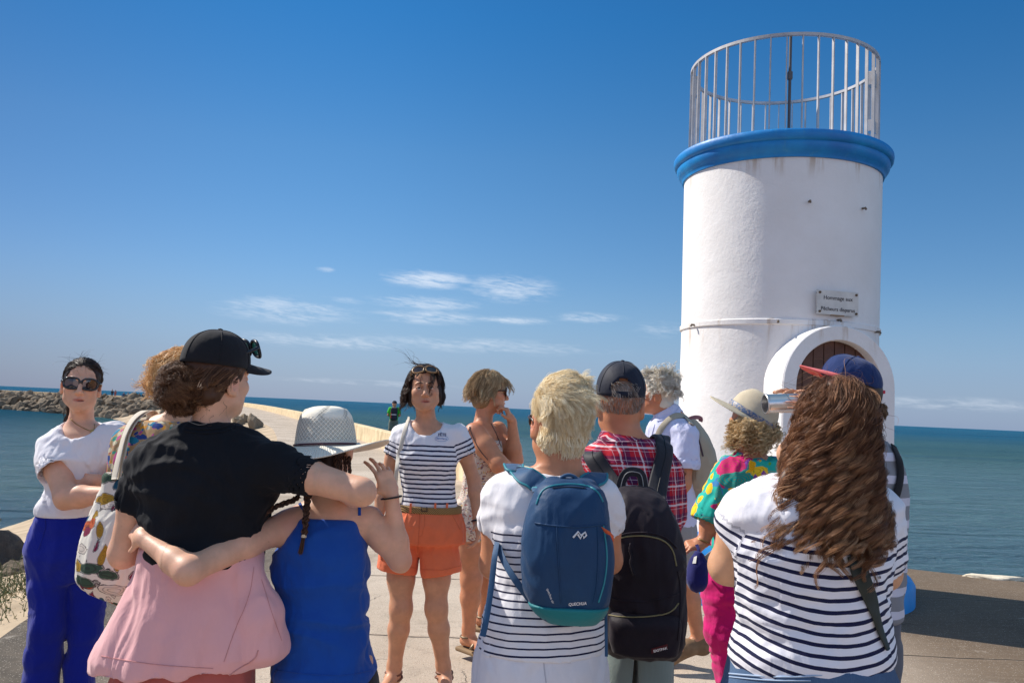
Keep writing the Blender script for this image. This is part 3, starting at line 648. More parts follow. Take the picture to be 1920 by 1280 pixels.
def cloth_bump(t,weave=900,bst=.3,wr=1.0,wsc=14):
    w=t.noise(t.map(t.co,(1,1,.55)),wsc,4,.55,1.2); f=t.noise(t.co,weave*.35,2,.5)
    w2=t.m('ABSOLUTE',t.m('SUBTRACT',t.noise(t.map(t.co,(1,1,.6),(.3,.5,0)),wsc*.55,3,.5,1.6),.5))
    bump(t,t.m('ADD',t.m('MULTIPLY',w,wr*.8),t.m('ADD',t.m('MULTIPLY',f,.06),t.m('MULTIPLY',w2,-1.5*wr))),bst,.012)
def stripes(name,base,dark,period,duty,top,wave=.006,vee=0,bst=.3):
    """navy stripes by the 'stripe' attribute (metres below the shoulder); none above 'top'"""
    m,t=new_mat(name); s=t.node('ShaderNodeAttribute',attribute_name='stripe').outputs['Fac']
    s=t.m('ADD',s,t.m('MULTIPLY',t.m('SUBTRACT',t.noise(t.co,7,3,.5,.6),.5),wave*2))
    fr=t.m('FRACT',t.m('DIVIDE',t.m('SUBTRACT',s,top),period)); k=t.m('MULTIPLY',t.m('LESS_THAN',fr,duty),t.m('GREATER_THAN',s,top))
    n=t.noise(t.co,3,4,.6); t.put(t.b.inputs['Base Color'],t.mix(k,t.mix(n,tuple(x*.93 for x in base),base),dark)); t.b.inputs['Roughness'].default_value=.86; t.b.inputs['Specular IOR Level'].default_value=.15; t.b.inputs['Sheen Weight'].default_value=.1
    cloth_bump(t,900,bst); return m
def new_person(x,y,label,group=None,cat='person'):
    me=bpy.data.meshes.new('person'); o=bpy.data.objects.new('person',me); COL.objects.link(o); o.location=(x,y,0); tag(o,label,cat,group); return o
def fill_body(root,f,mt,h=.009,patches=(),lips=None,flush=(),rel=1):
    V,Fq=f.mesh(h,patches); V=relax(V,Fq,rel,.35)
    at={}
    li=np.zeros(len(V))
    if lips is not None:
        Hc,M,s=lips; q=(V-Hc)@M/s; d=((q[:,0]/.024)**2+((q[:,2]+.068)/.0085)**2)
        li=np.clip(1.3-d,0,1)*(q[:,1]>.05)*.85
    at['lip']=li; fl=np.zeros(len(V))
    for c,r in flush: fl=np.maximum(fl,np.clip(1-np.linalg.norm(V-np.array(c),axis=1)/r,0,1)*.6)
    at['flush']=fl
    o=mesh_obj('tmp',V,Fq,mt,root,True,at); root.data=o.data; o.data.name='person'; bpy.data.objects.remove(o); return V
def garment(root,name,f,mt,h=.008,folds=((.004,(9,9,5),0),),attrs=None,patches=(),rel=1,warp=None,post=None):
    V,Fq=f.mesh(h,patches); V=relax(V,Fq,rel,.4); at=attrs(V) if attrs else None
    N=vnormals(V,Fq); d=0
    for amp,sc,sd in folds:
        P=V*np.array(sc)+sd*7.7; w=noise3(P*.6+3.1); d=d+amp*(1-2.2*np.abs(noise3(P+w[:,None]*1.1)))
    fade=np.ones(len(V))
    for p_,n_,r_ in f.cuts:
        e=(V-p_)@n_; lat=np.linalg.norm(V-p_-e[:,None]*n_,axis=1); fade=np.where(lat<r_,np.minimum(fade,np.clip((-e-.003)/.03,0,1)),fade)
    V=V+N*((d+np.zeros(len(V)))*fade)[:,None]
    if post is not None: V=post(V,N)
    o=mesh_obj(name,V,Fq,mt,root,True,at); return o
def head(f,c,M,s=1.0,k=.012,nose=1.0,jaw=1.0,neck=None,ears=True,male=0):
    c=np.array(c,float)
    T=lambda x,y,z:c+M@(np.array([x,y,z])*s)
    E=lambda x,y,z,rx,ry,rz,k_=k,op='u',MM=None:f.ell(T(x,y,z),np.array([rx,ry,rz])*s,M if MM is None else MM,k_,op)
    E(0,-.012,.035,.074,.092,.083,.02); E(0,.022,-.035,.060*jaw,.066,.075,.03); E(0,.048,-.078,.036*jaw,.038,.034,.03); E(0,.070,-.096,.019,.016,.015,.02)
    for sx in(-1,1):
        E(sx*.040,.050,-.022,.026,.028,.024,.02); E(sx*.044,.02,-.062,.022*jaw,.034,.024,.02)
        E(sx*.031,.093,.004,.018,.014,.012,.014,'s')
        E(sx*.031,.072,.003,.0145,.0135,.0125,.003)
        f.cap(T(sx*.012,.087,.021),T(sx*.045,.072,.023),.007*s,.006*s,.012)
        if ears:
            er=np.array(Matrix.Rotation(sx*R(-22),3,'Z')@Matrix.Rotation(R(-12),3,'X'))
            E(sx*.078,-.012,-.012,.0075,.019,.032,.004,'u',M@er); E(sx*.085,-.006,-.008,.006,.011,.02,.004,'s',M@er); f.cap(T(sx*.076,-.004,-.04),T(sx*.074,.0,-.028),.008*s,.008*s,.004)
    f.cap(T(0,.086,.006),T(0,.104*nose,-.03),.0075*s,.0115*s,.008); E(0,.104*nose,-.034,.0125,.0125,.010,.006)
    for sx in(-1,1): E(sx*.0125,.092,-.037,.008,.0105,.008,.005)
    f.cap(T(-.021,.077,-.0630),T(0,.0895,-.0625),.0048*s,.0062*s,.006); f.cap(T(.021,.077,-.0630),T(0,.0895,-.0625),.0048*s,.0062*s,.006)
    f.cap(T(-.014,.080,-.0745),T(.014,.080,-.0745),.0068*s,.0068*s,.006); E(0,.088,-.0690,.03,.012,.0012,.002,'s')
    return T
def neck(f,a,b,ra,rb,k=.03): f.cap(a,b,ra,rb,k)
def hand(f,w,d,n,side,s=1.0,curl=(25,28,32,38),spread=6,thumb=(.55,.75,.25),tcurl=20,k=.006):
    """w wrist, d finger direction, n palm normal, side +1/-1 picks the thumb side"""
    s=s*.92; w=np.array(w,float);d=nrm(d);n=nrm(np.array(n)-d*(np.array(n)@d)); x=np.cross(d,n)*side
    M=np.stack([x,d,n],1); f.cap(w-d*.01*s,w+d*.03*s,.0245*s,.027*s,.015)
    f.box(w+d*.052*s,np.array([.038,.045,.0135])*s,.0125*s,M,.014); f.ell(w+d*.035*s+x*.022*s+n*.006*s,np.array([.016,.03,.014])*s,M,.012)
    ln=((.042,.026,.021),(.046,.029,.022),(.042,.027,.021),(.033,.021,.019)); xo=(.0285,.0095,-.0095,-.0275); yo=(.088,.092,.088,.080)
    for i in range(4):
        p=w+(d*yo[i]+x*xo[i])*s; a=R(spread)*(1.5-i)*-1; dd=nrm(d*math.cos(a)-x*math.sin(a)); c=R(curl[i]); r=(.0088,.0092,.0088,.0076)[i]*s; f.cap(p-dd*.02*s,p,r*1.05,r*1.05,.008)
        ang=c*.75
        for j in range(3):
            e=dd*math.cos(ang)+n*math.sin(ang); q=p+e*ln[i][j]*s; f.cap(p,q,r*(1.0-.07*j),r*(.93-.08*j),.003 if j else .005); p=q; ang+=c*(1.1 if j==0 else .8)
    p=w+(d*.022+x*.028+n*.004)*s; e=nrm(d*thumb[0]+x*thumb[1]+n*thumb[2]); q=p+e*.040*s; f.cap(p,q,.0125*s,.0105*s,.01)
    e2=nrm(e+d*math.sin(R(tcurl))*.9); f.cap(q,q+e2*.030*s,.0102*s,.0082*s,.003)
def arm(f,S_,E_,Wr,r=(.047,.041,.037,.038,.024),k=.02,k0=.035):
    S_,E_,Wr=[np.array(q,float) for q in(S_,E_,Wr)]; m=(S_*.55+E_*.45); n=E_*.72+Wr*.28
    f.cap(S_,m,r[0],r[1],k0); f.cap(m,E_,r[1],r[2],k); f.cap(E_,n,r[2],r[3],k); f.cap(n,Wr,r[3],r[4],k)
    q=nrm(E_-(S_*.5+Wr*.5)); f.ell(E_+q*r[2]*.62,np.array([1,1,1])*r[2]*.48,None,.012)
def leg(f,H,K,A,r=(.085,.07,.052,.05,.034),k=.03,foot=None):
    H,K,A=[np.array(q,float) for q in(H,K,A)]; f.cap(H,H*.5+K*.5,r[0],r[1],k); f.cap(H*.5+K*.5,K,r[1],r[2],k); f.ell(K+np.array([0,0,0]),(r[2]*1.02,r[2]*1.06,r[2]*1.2),None,k)
    back=np.array([0,0,0.]) ; c=K*.68+A*.32; f.cap(K,c,r[2]*.95,r[3],k); f.cap(c,A+(K-A)*.12,r[3],r[4]*1.02,k); f.cap(A+(K-A)*.12,A,r[4],r[4]*1.05,k)
    if foot is not None:
        d=nrm(foot); f.cap(A-d*.03+np.array([0,0,-.03]),A+d*.02+np.array([0,0,-.02]),.031,.034,.02); f.cap(A+d*.02+np.array([0,0,-.015]),A+d*.13+np.array([0,0,-.045]),.032,.026,.02); s_=np.array([d[1],-d[0],0]); f.ell(A+d*.13+np.array([0,0,-.05]),(.04,.05,.02),np.stack([s_,d,[0,0,1]],1),.02)
        for i in range(5):
            p=A+d*(.165-.008*abs(i-1))+s_*(.03-.015*i)+np.array([0,0,-.058]); f.cap(p-d*.03,p,.0095,.0095 if i else .012,.005)
def prow(L,Y,dY=0,sh=0):
    """rows from pixel spans (py,pxL,pxR,b[,dY])"""
    o=[]
    for r in L:
        yy=Y+(r[4] if len(r)>4 else 0); c=W((r[1]+r[2])/2,r[0],yy); o.append((c[2],c[0],yy,(r[2]-r[1])/2*yy/F-sh,r[3]))
    return o
def zpx(px,py,Y): return W(px,py,Y)[2]
# ------------------------------------------------------------------ strands
def tubes(P,r,sides=4,flat=1.0):
    N_,S_,_=P.shape; T=np.gradient(P,axis=1); T/=np.linalg.norm(T,axis=2)[...,None]+1e-9
    ref=np.zeros_like(T); ref[...,2]=1; ref[np.abs(T[...,2])>.9]=np.array([1.,0,0]); A=np.cross(T,ref); A/=np.linalg.norm(A,axis=2)[...,None]+1e-9
    for i in range(1,S_):   # keep frames from flipping
        a=A[:,i-1]-T[:,i]*(A[:,i-1]*T[:,i]).sum(-1)[:,None]; A[:,i]=a/(np.linalg.norm(a,axis=1)[:,None]+1e-9)
    B=np.cross(T,A); V=np.zeros((N_,S_,sides,3))
    for k in range(sides):
        t=2*math.pi*k/sides; V[:,:,k]=P+(A*math.cos(t)+B*math.sin(t)*flat)*r[...,None]
    V=V.reshape(-1,3); b=(np.arange(N_)[:,None,None]*S_*sides+np.arange(S_-1)[None,:,None]*sides); k=np.arange(sides)[None,None,:]; k2=(k+1)%sides
    Fq=np.stack([b+k,b+k2,b+sides+k2,b+sides+k],-1).reshape(-1,4); return V,Fq
def grow(roots,dirs,L,S_=12,grav=.1,turb=0,tscale=6,cols=(),wind=None,seed=0,field=None,stiff=1.0):
    N_=len(roots); L=np.broadcast_to(L,(N_,)); P=np.zeros((N_,S_,3)); P[:,0]=roots; d=dirs/np.linalg.norm(dirs,axis=1)[:,None]; st=(L/(S_-1))[:,None]
    g=np.array([0,0,-1.0])
    for i in range(1,S_):
        a=d*stiff+g*grav
        if wind is not None: a=a+np.array(wind)*(i/S_)
        if turb:
            q=P[:,i-1]*tscale+seed; a=a+turb*np.stack([noise3(q),noise3(q+31.7),noise3(q+63.1)],1)
        if field is not None: a=a+field(P[:,i-1],i/S_)
        d=a/(np.linalg.norm(a,axis=1)[:,None]+1e-9); p=P[:,i-1]+d*st
        for c,r,M in cols:
            q=((p-c)@M)/r; kk=np.linalg.norm(q,axis=1); ins=kk<1
            if ins.any():
                p[ins]=(q[ins]/kk[ins][:,None]*np.array(r))@M.T+c; n=(q[ins]/r)@M.T; n/=np.linalg.norm(n,axis=1)[:,None]; dn=(d[ins]*n).sum(1); d[ins]-=np.minimum(dn,0)[:,None]*n
        P[:,i]=p
    return P
def curlify(P,amp,wl,seed=0,grow_=1.0,jit=.35):
    rg=np.random.default_rng(seed); N_,S_,_=P.shape; T=np.gradient(P,axis=1); T/=np.linalg.norm(T,axis=2)[...,None]+1e-9
    A=np.cross(T,np.array([.3,.5,.81])); A/=np.linalg.norm(A,axis=2)[...,None]+1e-9; B=np.cross(T,A)
    s=np.concatenate([np.zeros((N_,1)),np.cumsum(np.linalg.norm(np.diff(P,axis=1),axis=2),1)],1); w=wl*(1+jit*rg.uniform(-1,1,(N_,1))); ph=rg.uniform(0,6.28,(N_,1)); a=np.asarray(amp)*(1+jit*rg.uniform(-1,1,(N_,1)))
    e=np.clip(s/(s[:,-1:]*.35+1e-6),0,1)**grow_; t=6.283*s/w+ph
    return P+(A*np.cos(t)[...,None]+B*np.sin(t)[...,None])*(a*e)[...,None]
def resample(P,S2):
    N_,S_,_=P.shape; t=np.linspace(0,S_-1,S2); i=np.minimum(t.astype(int),S_-2); f=(t-i)[None,:,None]
    a=P[:,np.maximum(i-1,0)];b=P[:,i];c=P[:,i+1];d=P[:,np.minimum(i+2,S_-1)]
    return .5*((2*b)+(-a+c)*f+(2*a-5*b+4*c-d)*f**2+(-a+3*b-3*c+d)*f**3)
LASTM=[1]
def clump(P,m,spread,seed=0,tip=.35):
    """m children round every guide"""
    rg=np.random.default_rng(seed); N_,S_,_=P.shape; o=rg.normal(size=(N_,m,3)); pr=np.linspace(0,1,S_); pr=(1-(1-tip)*pr**1.5)
    Q=P[:,None]+(o*spread)[:,:,None,:]*pr[None,None,:,None]; ln=rg.uniform(.82,1.0,(N_,m)); Q=Q.reshape(-1,S_,3); LASTM[0]=m; return Q
def hair(root,name,P,mt,r=.0012,tipr=.35,sides=4,seed=0,flat=1.0,rnd=None,extra=None):
    rg=np.random.default_rng(seed+5); N_,S_,_=P.shape; pr=np.linspace(1,tipr,S_)[None,:]*np.minimum(1,np.linspace(.5,4,S_))[None,:]; rr=r*pr*rg.uniform(.7,1.3,(N_,1))
    V,Fq=tubes(P,rr,sides,flat); rv=rg.uniform(0,1,N_) if rnd is None else rnd
    if rnd is None and LASTM[0]>1 and N_%LASTM[0]==0: rv=np.repeat(rg.uniform(0,1,N_//LASTM[0]),LASTM[0])*.7+rv*.3
    LASTM[0]=1; at={'rnd':np.repeat(rv,S_*sides),'along':np.tile(np.repeat(np.linspace(0,1,S_),sides),N_)}
    return mesh_obj(name,V,Fq,mt,root,True,at)
def scalp(n,c,M,r,pred,seed=0,lift=1.0):
    """n points on the ellipsoid c,r (frame M) passing pred(local unit dirs)->bool; returns world points, normals, local unit"""
    rg=np.random.default_rng(seed); out=[]; 
    while len(out)<n:
        u=rg.normal(size=(n*3,3)); u/=np.linalg.norm(u,axis=1)[:,None]; u=u[pred(u)]; out=u if len(out)==0 else np.concatenate([out,u])
    u=out[:n]; p=c+(u*np.array(r)*lift)@M.T; nn=(u/np.array(r))@M.T; nn/=np.linalg.norm(nn,axis=1)[:,None]; return p,nn,u
def tangent(v,n): 
    v=np.broadcast_to(np.array(v,float),n.shape); t=v-(v*n).sum(1)[:,None]*n; return t/(np.linalg.norm(t,axis=1)[:,None]+1e-9)
def hair_cap(root,c,M,r,mt,pred=None,amp=.006,sc=60,h=.005,name='hair',extra=None,cut=None):
    f=Field(); f.ell(c,r,M,.01)
    if extra: extra(f)
    if cut: 
        for p,n in cut: f.plane(p,n)
    V,Fq=f.mesh(h); N=vnormals(V,Fq); q=(V-c)@M; V=V+N*(amp*noise3(q*np.array([sc,sc*.35,sc*.35])))[:,None]
    return mesh_obj(name,V,Fq,mt,root,True,{'rnd':np.clip(.25+.3*noise3(q*50),0,1),'along':np.full(len(V),.1)})
# ------------------------------------------------------------------ things placed on a surface seen at a pixel
from mathutils.bvhtree import BVHTree
def bvh(*objs):
    vs=[];fs=[]
    for o in objs:
        l=Vector(root_loc(o)); b=len(vs); vs+=[v.co+l for v in o.data.vertices]; fs+=[tuple(b+i for i in p.vertices) for p in o.data.polygons]
    return BVHTree.FromPolygons(vs,fs)
def hit(tree,px,py,off=0.0):
    d=ray(px,py); h=tree.ray_cast(Vector(CAM),Vector(d))
    if h[0] is None: return None,None
    n=np.array(h[1]); n=n if n@d<0 else -n; return np.array(h[0])+n*off,n
def seam(tree,pts,r,name,mt,par,off=.001,n=6,dense=8,squash=None,closed=False):
    """tube that follows the surface under a pixel polyline"""
    if closed: pts=list(pts)+[pts[0]]
    Q=[]; 
    for a,b in zip(pts[:-1],pts[1:]):
        for i in range(dense): Q.append((a[0]+(b[0]-a[0])*i/dense,a[1]+(b[1]-a[1])*i/dense))
    Q.append(pts[-1]); H=[hit(tree,x,y,off)[0] for x,y in Q]; H=[h for h in H if h is not None]
    if len(H)<3: return None
    m=MB(); m.tube(H,r,n); return m.build(name,mt,par,True)
def smoothpix(P,k=2): return [tuple(p) for p in smooth_poly(P,k)]
def decal(tree,V2,Fc,fx,name,mt,par,off=.0015):
    """flat outline given in pixels laid on the surface"""
    H=[]
    for x,y in V2:
        a,b=fx(x,y); h,_=hit(tree,a,b,off)
        if h is None: return None
        H.append(h)
    return mesh_obj(name,np.array(H),Fc,mt,par,False)
def text_mesh(body,bold=0,sub=0):
    cu=bpy.data.curves.new('t','FONT'); cu.body=body; cu.size=1; cu.align_x='CENTER'; cu.align_y='CENTER'; cu.offset=bold
    o=bpy.data.objects.new('t',cu); COL.objects.link(o); bpy.context.view_layer.update(); me=bpy.data.meshes.new_from_object(o); bpy.data.objects.remove(o)
    v=[(q.co.x,q.co.y) for q in me.vertices]; f=[tuple(p.vertices) for p in me.polygons]; xs=[a for a,b in v]; w=max(xs)-min(xs); return [(a/w,b/w) for a,b in v],f
def text_decal(tree,body,cx,cy,wpx,ang,name,mt,par,bold=.0,shear=0,hs=1.0,off=.0015):
    v,f=text_mesh(body,bold); c,s=math.cos(ang),math.sin(ang)
    fx=lambda x,y:(cx+(x+shear*y)*wpx*c-(-y*hs)*wpx*s,cy+(x+shear*y)*wpx*s+(-y*hs)*wpx*c); return decal(tree,v,f,fx,name,mt,par,off)
def ribbon(pts,nrms,w,th,name,mt,par,bw=None):
    """flat strap: pts centre line, nrms surface normals, w widths, th thickness"""
    pts=np.array(pts,float);nn=np.array([nrm(q) for q in nrms]); T=np.gradient(pts,axis=0);T/=np.linalg.norm(T,axis=1)[:,None]+1e-9; sd=np.cross(T,nn); sd/=np.linalg.norm(sd,axis=1)[:,None]+1e-9
    w=np.broadcast_to(w,(len(pts),)); V=[];k=8
    for p,n,s,ww in zip(pts,nn,sd,w):
        for a,b in ((-1,-.6),(-1,.6),(-.86,1),(.0,1.15),(.86,1),(1,.6),(1,-.6),(.86,-1)): V.append(p+s*a*ww/2+n*b*th/2)
    Fc=[(i*k+j,(i+1)*k+j,(i+1)*k+(j+1)%k,i*k+(j+1)%k) for i in range(len(pts)-1) for j in range(k)]+[tuple(range(k))[::-1],tuple((len(pts)-1)*k+j for j in range(k))]
    return mesh_obj(name,np.array(V),Fc,mt,par,True)
def spline(P,n=24):
    P=np.array(P,float); return resample(P[None],n)[0]
# ------------------------------------------------------------------ headwear
def ball_cap(root,c,M,r,mt,brim_mt=None,name='cap',tilt=0,brim_len=.075,back_hole=False,brim_w=.075,button=True,seed=0,bend=.022,base=-.012,name_brim='brim',crease=0):
    """c crown centre, r radii (x,y,z) in head frame"""
    c=np.array(c,float); r=np.array(r,float); MM=M@np.array(Matrix.Rotation(tilt,3,'X')); V=[];nA,nB=64,18; mask=[]
    for i in range(nB+1):
        ph=(i/nB)*R(96)
        for j in range(nA):
            th=2*math.pi*j/nA; sx,sy=math.sin(th),math.cos(th)   # th=0 front
            e=.88 if i else 1; x=math.sin(ph)**.92*sx if ph<R(90) else math.sin(ph)*sx; y=(math.sin(ph)**.92 if ph<R(90) else math.sin(ph))*sy; z=math.cos(ph)
            pan=1-.012*abs(math.sin(3*th))**.4*math.sin(ph); p=np.array([x*r[0]*pan,y*r[1]*pan,z*r[2]]); p[2]+= .012*max(0,sy)*math.sin(ph)*max(0,z)
            if ph>R(90): p[2]=r[2]*math.cos(ph)*1.2
            p*=1+.012*noise3(p*22+seed)+crease*noise3(np.array([p[0]*14,p[1]*30,p[2]*14])+seed); V.append(c+MM@p)
    Fc=[]
    for i in range(nB):
        for j in range(nA):
            if back_hole:
                th=abs(((j+.5)/nA*2*math.pi)-math.pi); ph=(i+.5)/nB*96
                if ph<84 and (th/.47)**2+((84-ph)/25)**2<1: continue
            a=i*nA+j;b=i*nA+(j+1)%nA; Fc.append((a,a+nA,b+nA,b))
    bm=bmesh.new(); vs=[bm.verts.new(v) for v in V]
    for q in Fc: bm.faces.new([vs[k] for k in q])
    bmesh.ops.remove_doubles(bm,verts=bm.verts[:],dist=.0003); bmesh.ops.recalc_face_normals(bm,faces=bm.faces[:]); bm.verts.index_update()
    bmesh.ops.solidify(bm,geom=bm.faces[:],thickness=.0025)
    V=[v.co[:] for v in bm.verts]; bm.verts.index_update(); Fc=[tuple(v.index for v in f.verts) for f in bm.faces]; bm.free()
    crown=mesh_obj(name,np.array(V),Fc,mt,root,True)
    sm=MB()
    for k in range(6):   # panel seams
        th=math.pi/3*k+0; pts=[]
        for i in range(16):
            ph=R(3+88*i/15)
            if back_hole and k==3 and ph>R(50): break
            pr=math.sin(ph)**.92; p=np.array([pr*math.sin(th)*r[0],pr*math.cos(th)*r[1],math.cos(ph)*r[2]]); p[2]+=.012*max(0,math.cos(th))*math.sin(ph)*max(0,math.cos(ph)); p*=1+.012*noise3(p*22+seed)+crease*noise3(np.array([p[0]*14,p[1]*30,p[2]*14])+seed); pts.append(c+MM@(p*1.003))
        sm.tube(pts,.0013,5)
    o=sm.build('seam',mt,root,True); o.parent=crown
    if button:
        b=MB(); b.lathe(c+MM@np.array([0,0,r[2]*.995]),[(.0001,.006),(.006,.0045),(.009,0),(.009,-.004)],16,M=MM); o=b.build('button',mt,root,True); o.parent=crown
    # brim
    V=[];Fc=[];nu,nv=28,10
    for side in(1,-1):
        for i in range(nu+1):
            u=-1+2*i/nu; th=u*R(62)
            for j in range(nv+1):
                v=j/nv; p0=np.array([math.sin(th)*r[0]*1.0,math.cos(th)*r[1]*1.0,0]); ext=brim_len*(1-abs(u)**2.6)**.6 if abs(u)<1 else 0
                p=p0+np.array([math.sin(th)*ext*.18*v,ext*v,0]); p[2]=-bend*(p[0]/brim_w)**2*(.3+.7*v)+.004-.006*v+side*.0016; V.append(c+MM@(p+np.array([0,0,base+.008])))
    k=nv+1;h_=(nu+1)*k
    for i in range(nu):
        for j in range(nv): a=i*k+j; Fc+=[(a,a+1,a+k+1,a+k),(h_+a,h_+a+k,h_+a+k+1,h_+a+1)]
    ed=[i*k+nv for i in range(nu+1)]; Fc+=[(ed[i],ed[i]+h_,ed[i+1]+h_,ed[i+1]) for i in range(nu)]
    b=mesh_obj(name_brim,np.array(V),Fc,brim_mt or mt,root,True); b.parent=crown
    return crown,MM
def glasses(root,c,M,s=1.0,mtf=None,mtl=None,lens=(.031,.024),sep=.034,name='sunglasses',temple=.12,thick=.0042,frame_name='frame',pow_=2.6,splay=.012,open_frame=False):
    """c midpoint between the lenses, M frame (right, forward, up)"""
    c=np.array(c,float); T=lambda x,y,z:c+M@(np.array([x,y,z])*s); b=MB()
    def out(u,sx,g=1): t=2*math.pi*u; cx,cz=math.cos(t),math.sin(t); return np.array([sx*sep+g*lens[0]*abs(cx)**(2/pow_)*np.sign(cx),0,g*lens[1]*abs(cz)**(2/pow_)*np.sign(cz)])
    curve_=lambda p: T(p[0],-3.2*p[0]**2,p[2])
    root_o=None; lz=MB()
    for sx in(-1,1):
        b.tube([curve_(out(i/28,sx)) for i in range(29)],thick*s,8,False)
        ring=[curve_(out(i/28,sx)) for i in range(28)]; cen=T(sx*sep,-3.2*sep**2+.003,0); k=[cen]+ring; lz.add(k,[(0,1+i,1+(i+1)%28) for i in range(28)])
    b.tube([T(-.008,.0,.006),T(0,.002,.008),T(.008,.0,.006)],thick*s,8)
    for sx in(-1,1):
        a=sx*(sep+lens[0]); b.tube([T(a,-3.2*a*a,.008),T(a+sx*.006,-3.2*a*a-.012,.008),T(a+sx*splay,-.06,.006),T(a+sx*splay*.9,-temple*.8,.003),T(a+sx*splay*.6,-temple,-.018)],[thick*s*1.2,thick*s,thick*s*.8,thick*s*.8,thick*s*.7],8)
    fr=b.build(name,mtf,root,True); l=lz.build('lens',mtl,root,True); l.parent=fr; return fr
def sun_hat(root,c,M,crown,brim,mt,band_mt,name='straw_hat',wave=None,ch=.105,flat=.35,band_w=.012,taper=.9,cord=False,nb=96):
    """c at the brim plane centre; crown radii (x,y); brim width function of angle"""
    c=np.array(c,float); V=[];Fc=[]; prof=[(1.0,0),(1.0,.02),(.99,.35),(.965,.6),(.90,.80),(.76,.93),(.5,.99),(.22,1.0),(.001,1.0)]
    prof=[(r_*(1-(1-taper)*z_),z_) for r_,z_ in prof]; P=np.array(prof); t=np.linspace(0,1,26); L=np.r_[0,np.cumsum(np.linalg.norm(np.diff(P,axis=0),axis=1))];L/=L[-1]; pr=np.interp(t,L,P[:,0]);pz=np.interp(t,L,P[:,1])
    rows=[]
    for v in np.linspace(1,0,14)[:-1]: rows.append(('b',v))
    for r_,z_ in zip(pr,pz): rows.append(('c',r_,z_))
    for row in rows:
        for j in range(nb):
            th=2*math.pi*j/nb; x,y=math.sin(th),math.cos(th)
            if row[0]=='b':
                v=row[1]; bw,bz=brim(th); p=np.array([x*(crown[0]+bw*v),y*(crown[1]+bw*v),bz*v**1.4])
            else: p=np.array([x*crown[0]*row[1],y*crown[1]*row[1],ch*row[2]])
            if wave is not None: p=wave(p)
            V.append(c+M@p)
    n=len(rows); Fc=[(i*nb+j,i*nb+(j+1)%nb,(i+1)*nb+(j+1)%nb,(i+1)*nb+j) for i in range(n-1) for j in range(nb)]
    uv=np.array([( (j/nb), i/n) for i in range(n) for j in range(nb)])
    at={'hu':np.array([2*math.pi*j/nb for i in range(n) for j in range(nb)],dtype=float),'hv':np.array([ (-r[1]*.09 if r[0]=='b' else r[2]*ch+ (1-r[1])*.06) for r in rows for j in range(nb)])}
    me=mesh_obj(name,np.array(V),np.array(Fc),mt,root,True,at)
    md=me.modifiers.new('t','SOLIDIFY'); md.thickness=.003; md.offset=0
    pts=[]; 
    for j in range(49):
        th=2*math.pi*j/48; p=np.array([math.sin(th)*(crown[0]+.002),math.cos(th)*(crown[1]+.002),band_w*.6]); p=wave(p) if wave is not None else p; pts.append(c+M@p)
    if cord:
        b=MB(); b.tube(pts,.0028,6,False); q=[p+M@np.array([0,0,-.006]) for p in pts]; b.tube(q,.002,6,False); o=b.build('cord',band_mt,root,True)
    else:
        nn=[M@np.array([math.sin(2*math.pi*j/48),math.cos(2*math.pi*j/48),0]) for j in range(49)]; o=ribbon(pts,nn,band_w,.003,'hat_band',band_mt,root)
    o.parent=me; return me
def on_ground(px,Y): 
    p=W(px,1000,Y); q=W(px,900,Y); t=p[2]/(p[2]-q[2])*-1; r=p+(q-p)*t; return np.array([r[0],Y,0])
def stripe_attr(z0,sl=(),sag=None):
    """metres below the shoulder line; on sleeves measured towards the cuff: sl=(a,b,r,value at the cuff)"""
    def fn(V):
        s=z0-V[:,2]
        if sag is not None: s=s+sag(V)
        for a,b,r,cv in sl:
            a=np.array(a,float);b=np.array(b,float); L=np.linalg.norm(b-a); n=(b-a)/L; t=(V-a)@n; q=V-a-t[:,None]*n; d=np.linalg.norm(q,axis=1); k=(t>L*.30)&(d<r*1.25)&(t<L+.02); s=np.where(k,cv-(L-t),s)
        return {'stripe':s}
    return fn
SK_TAN=skin('skin_tanned',(.64,.32,.185),fl=(.5,.2,.12)); SK_FAIR=skin('skin_fair',(.76,.42,.275),fl=(.76,.33,.24)); SK_MID=skin('skin_light_tan',(.66,.36,.21)); SK_RED=skin('skin_weathered',(.60,.26,.135),fl=(.55,.16,.1))
M_NAVY=(.012,.014,.05)
M_BRETON=stripes('breton_jersey',(.78,.77,.80),M_NAVY,.0235,.36,.115)
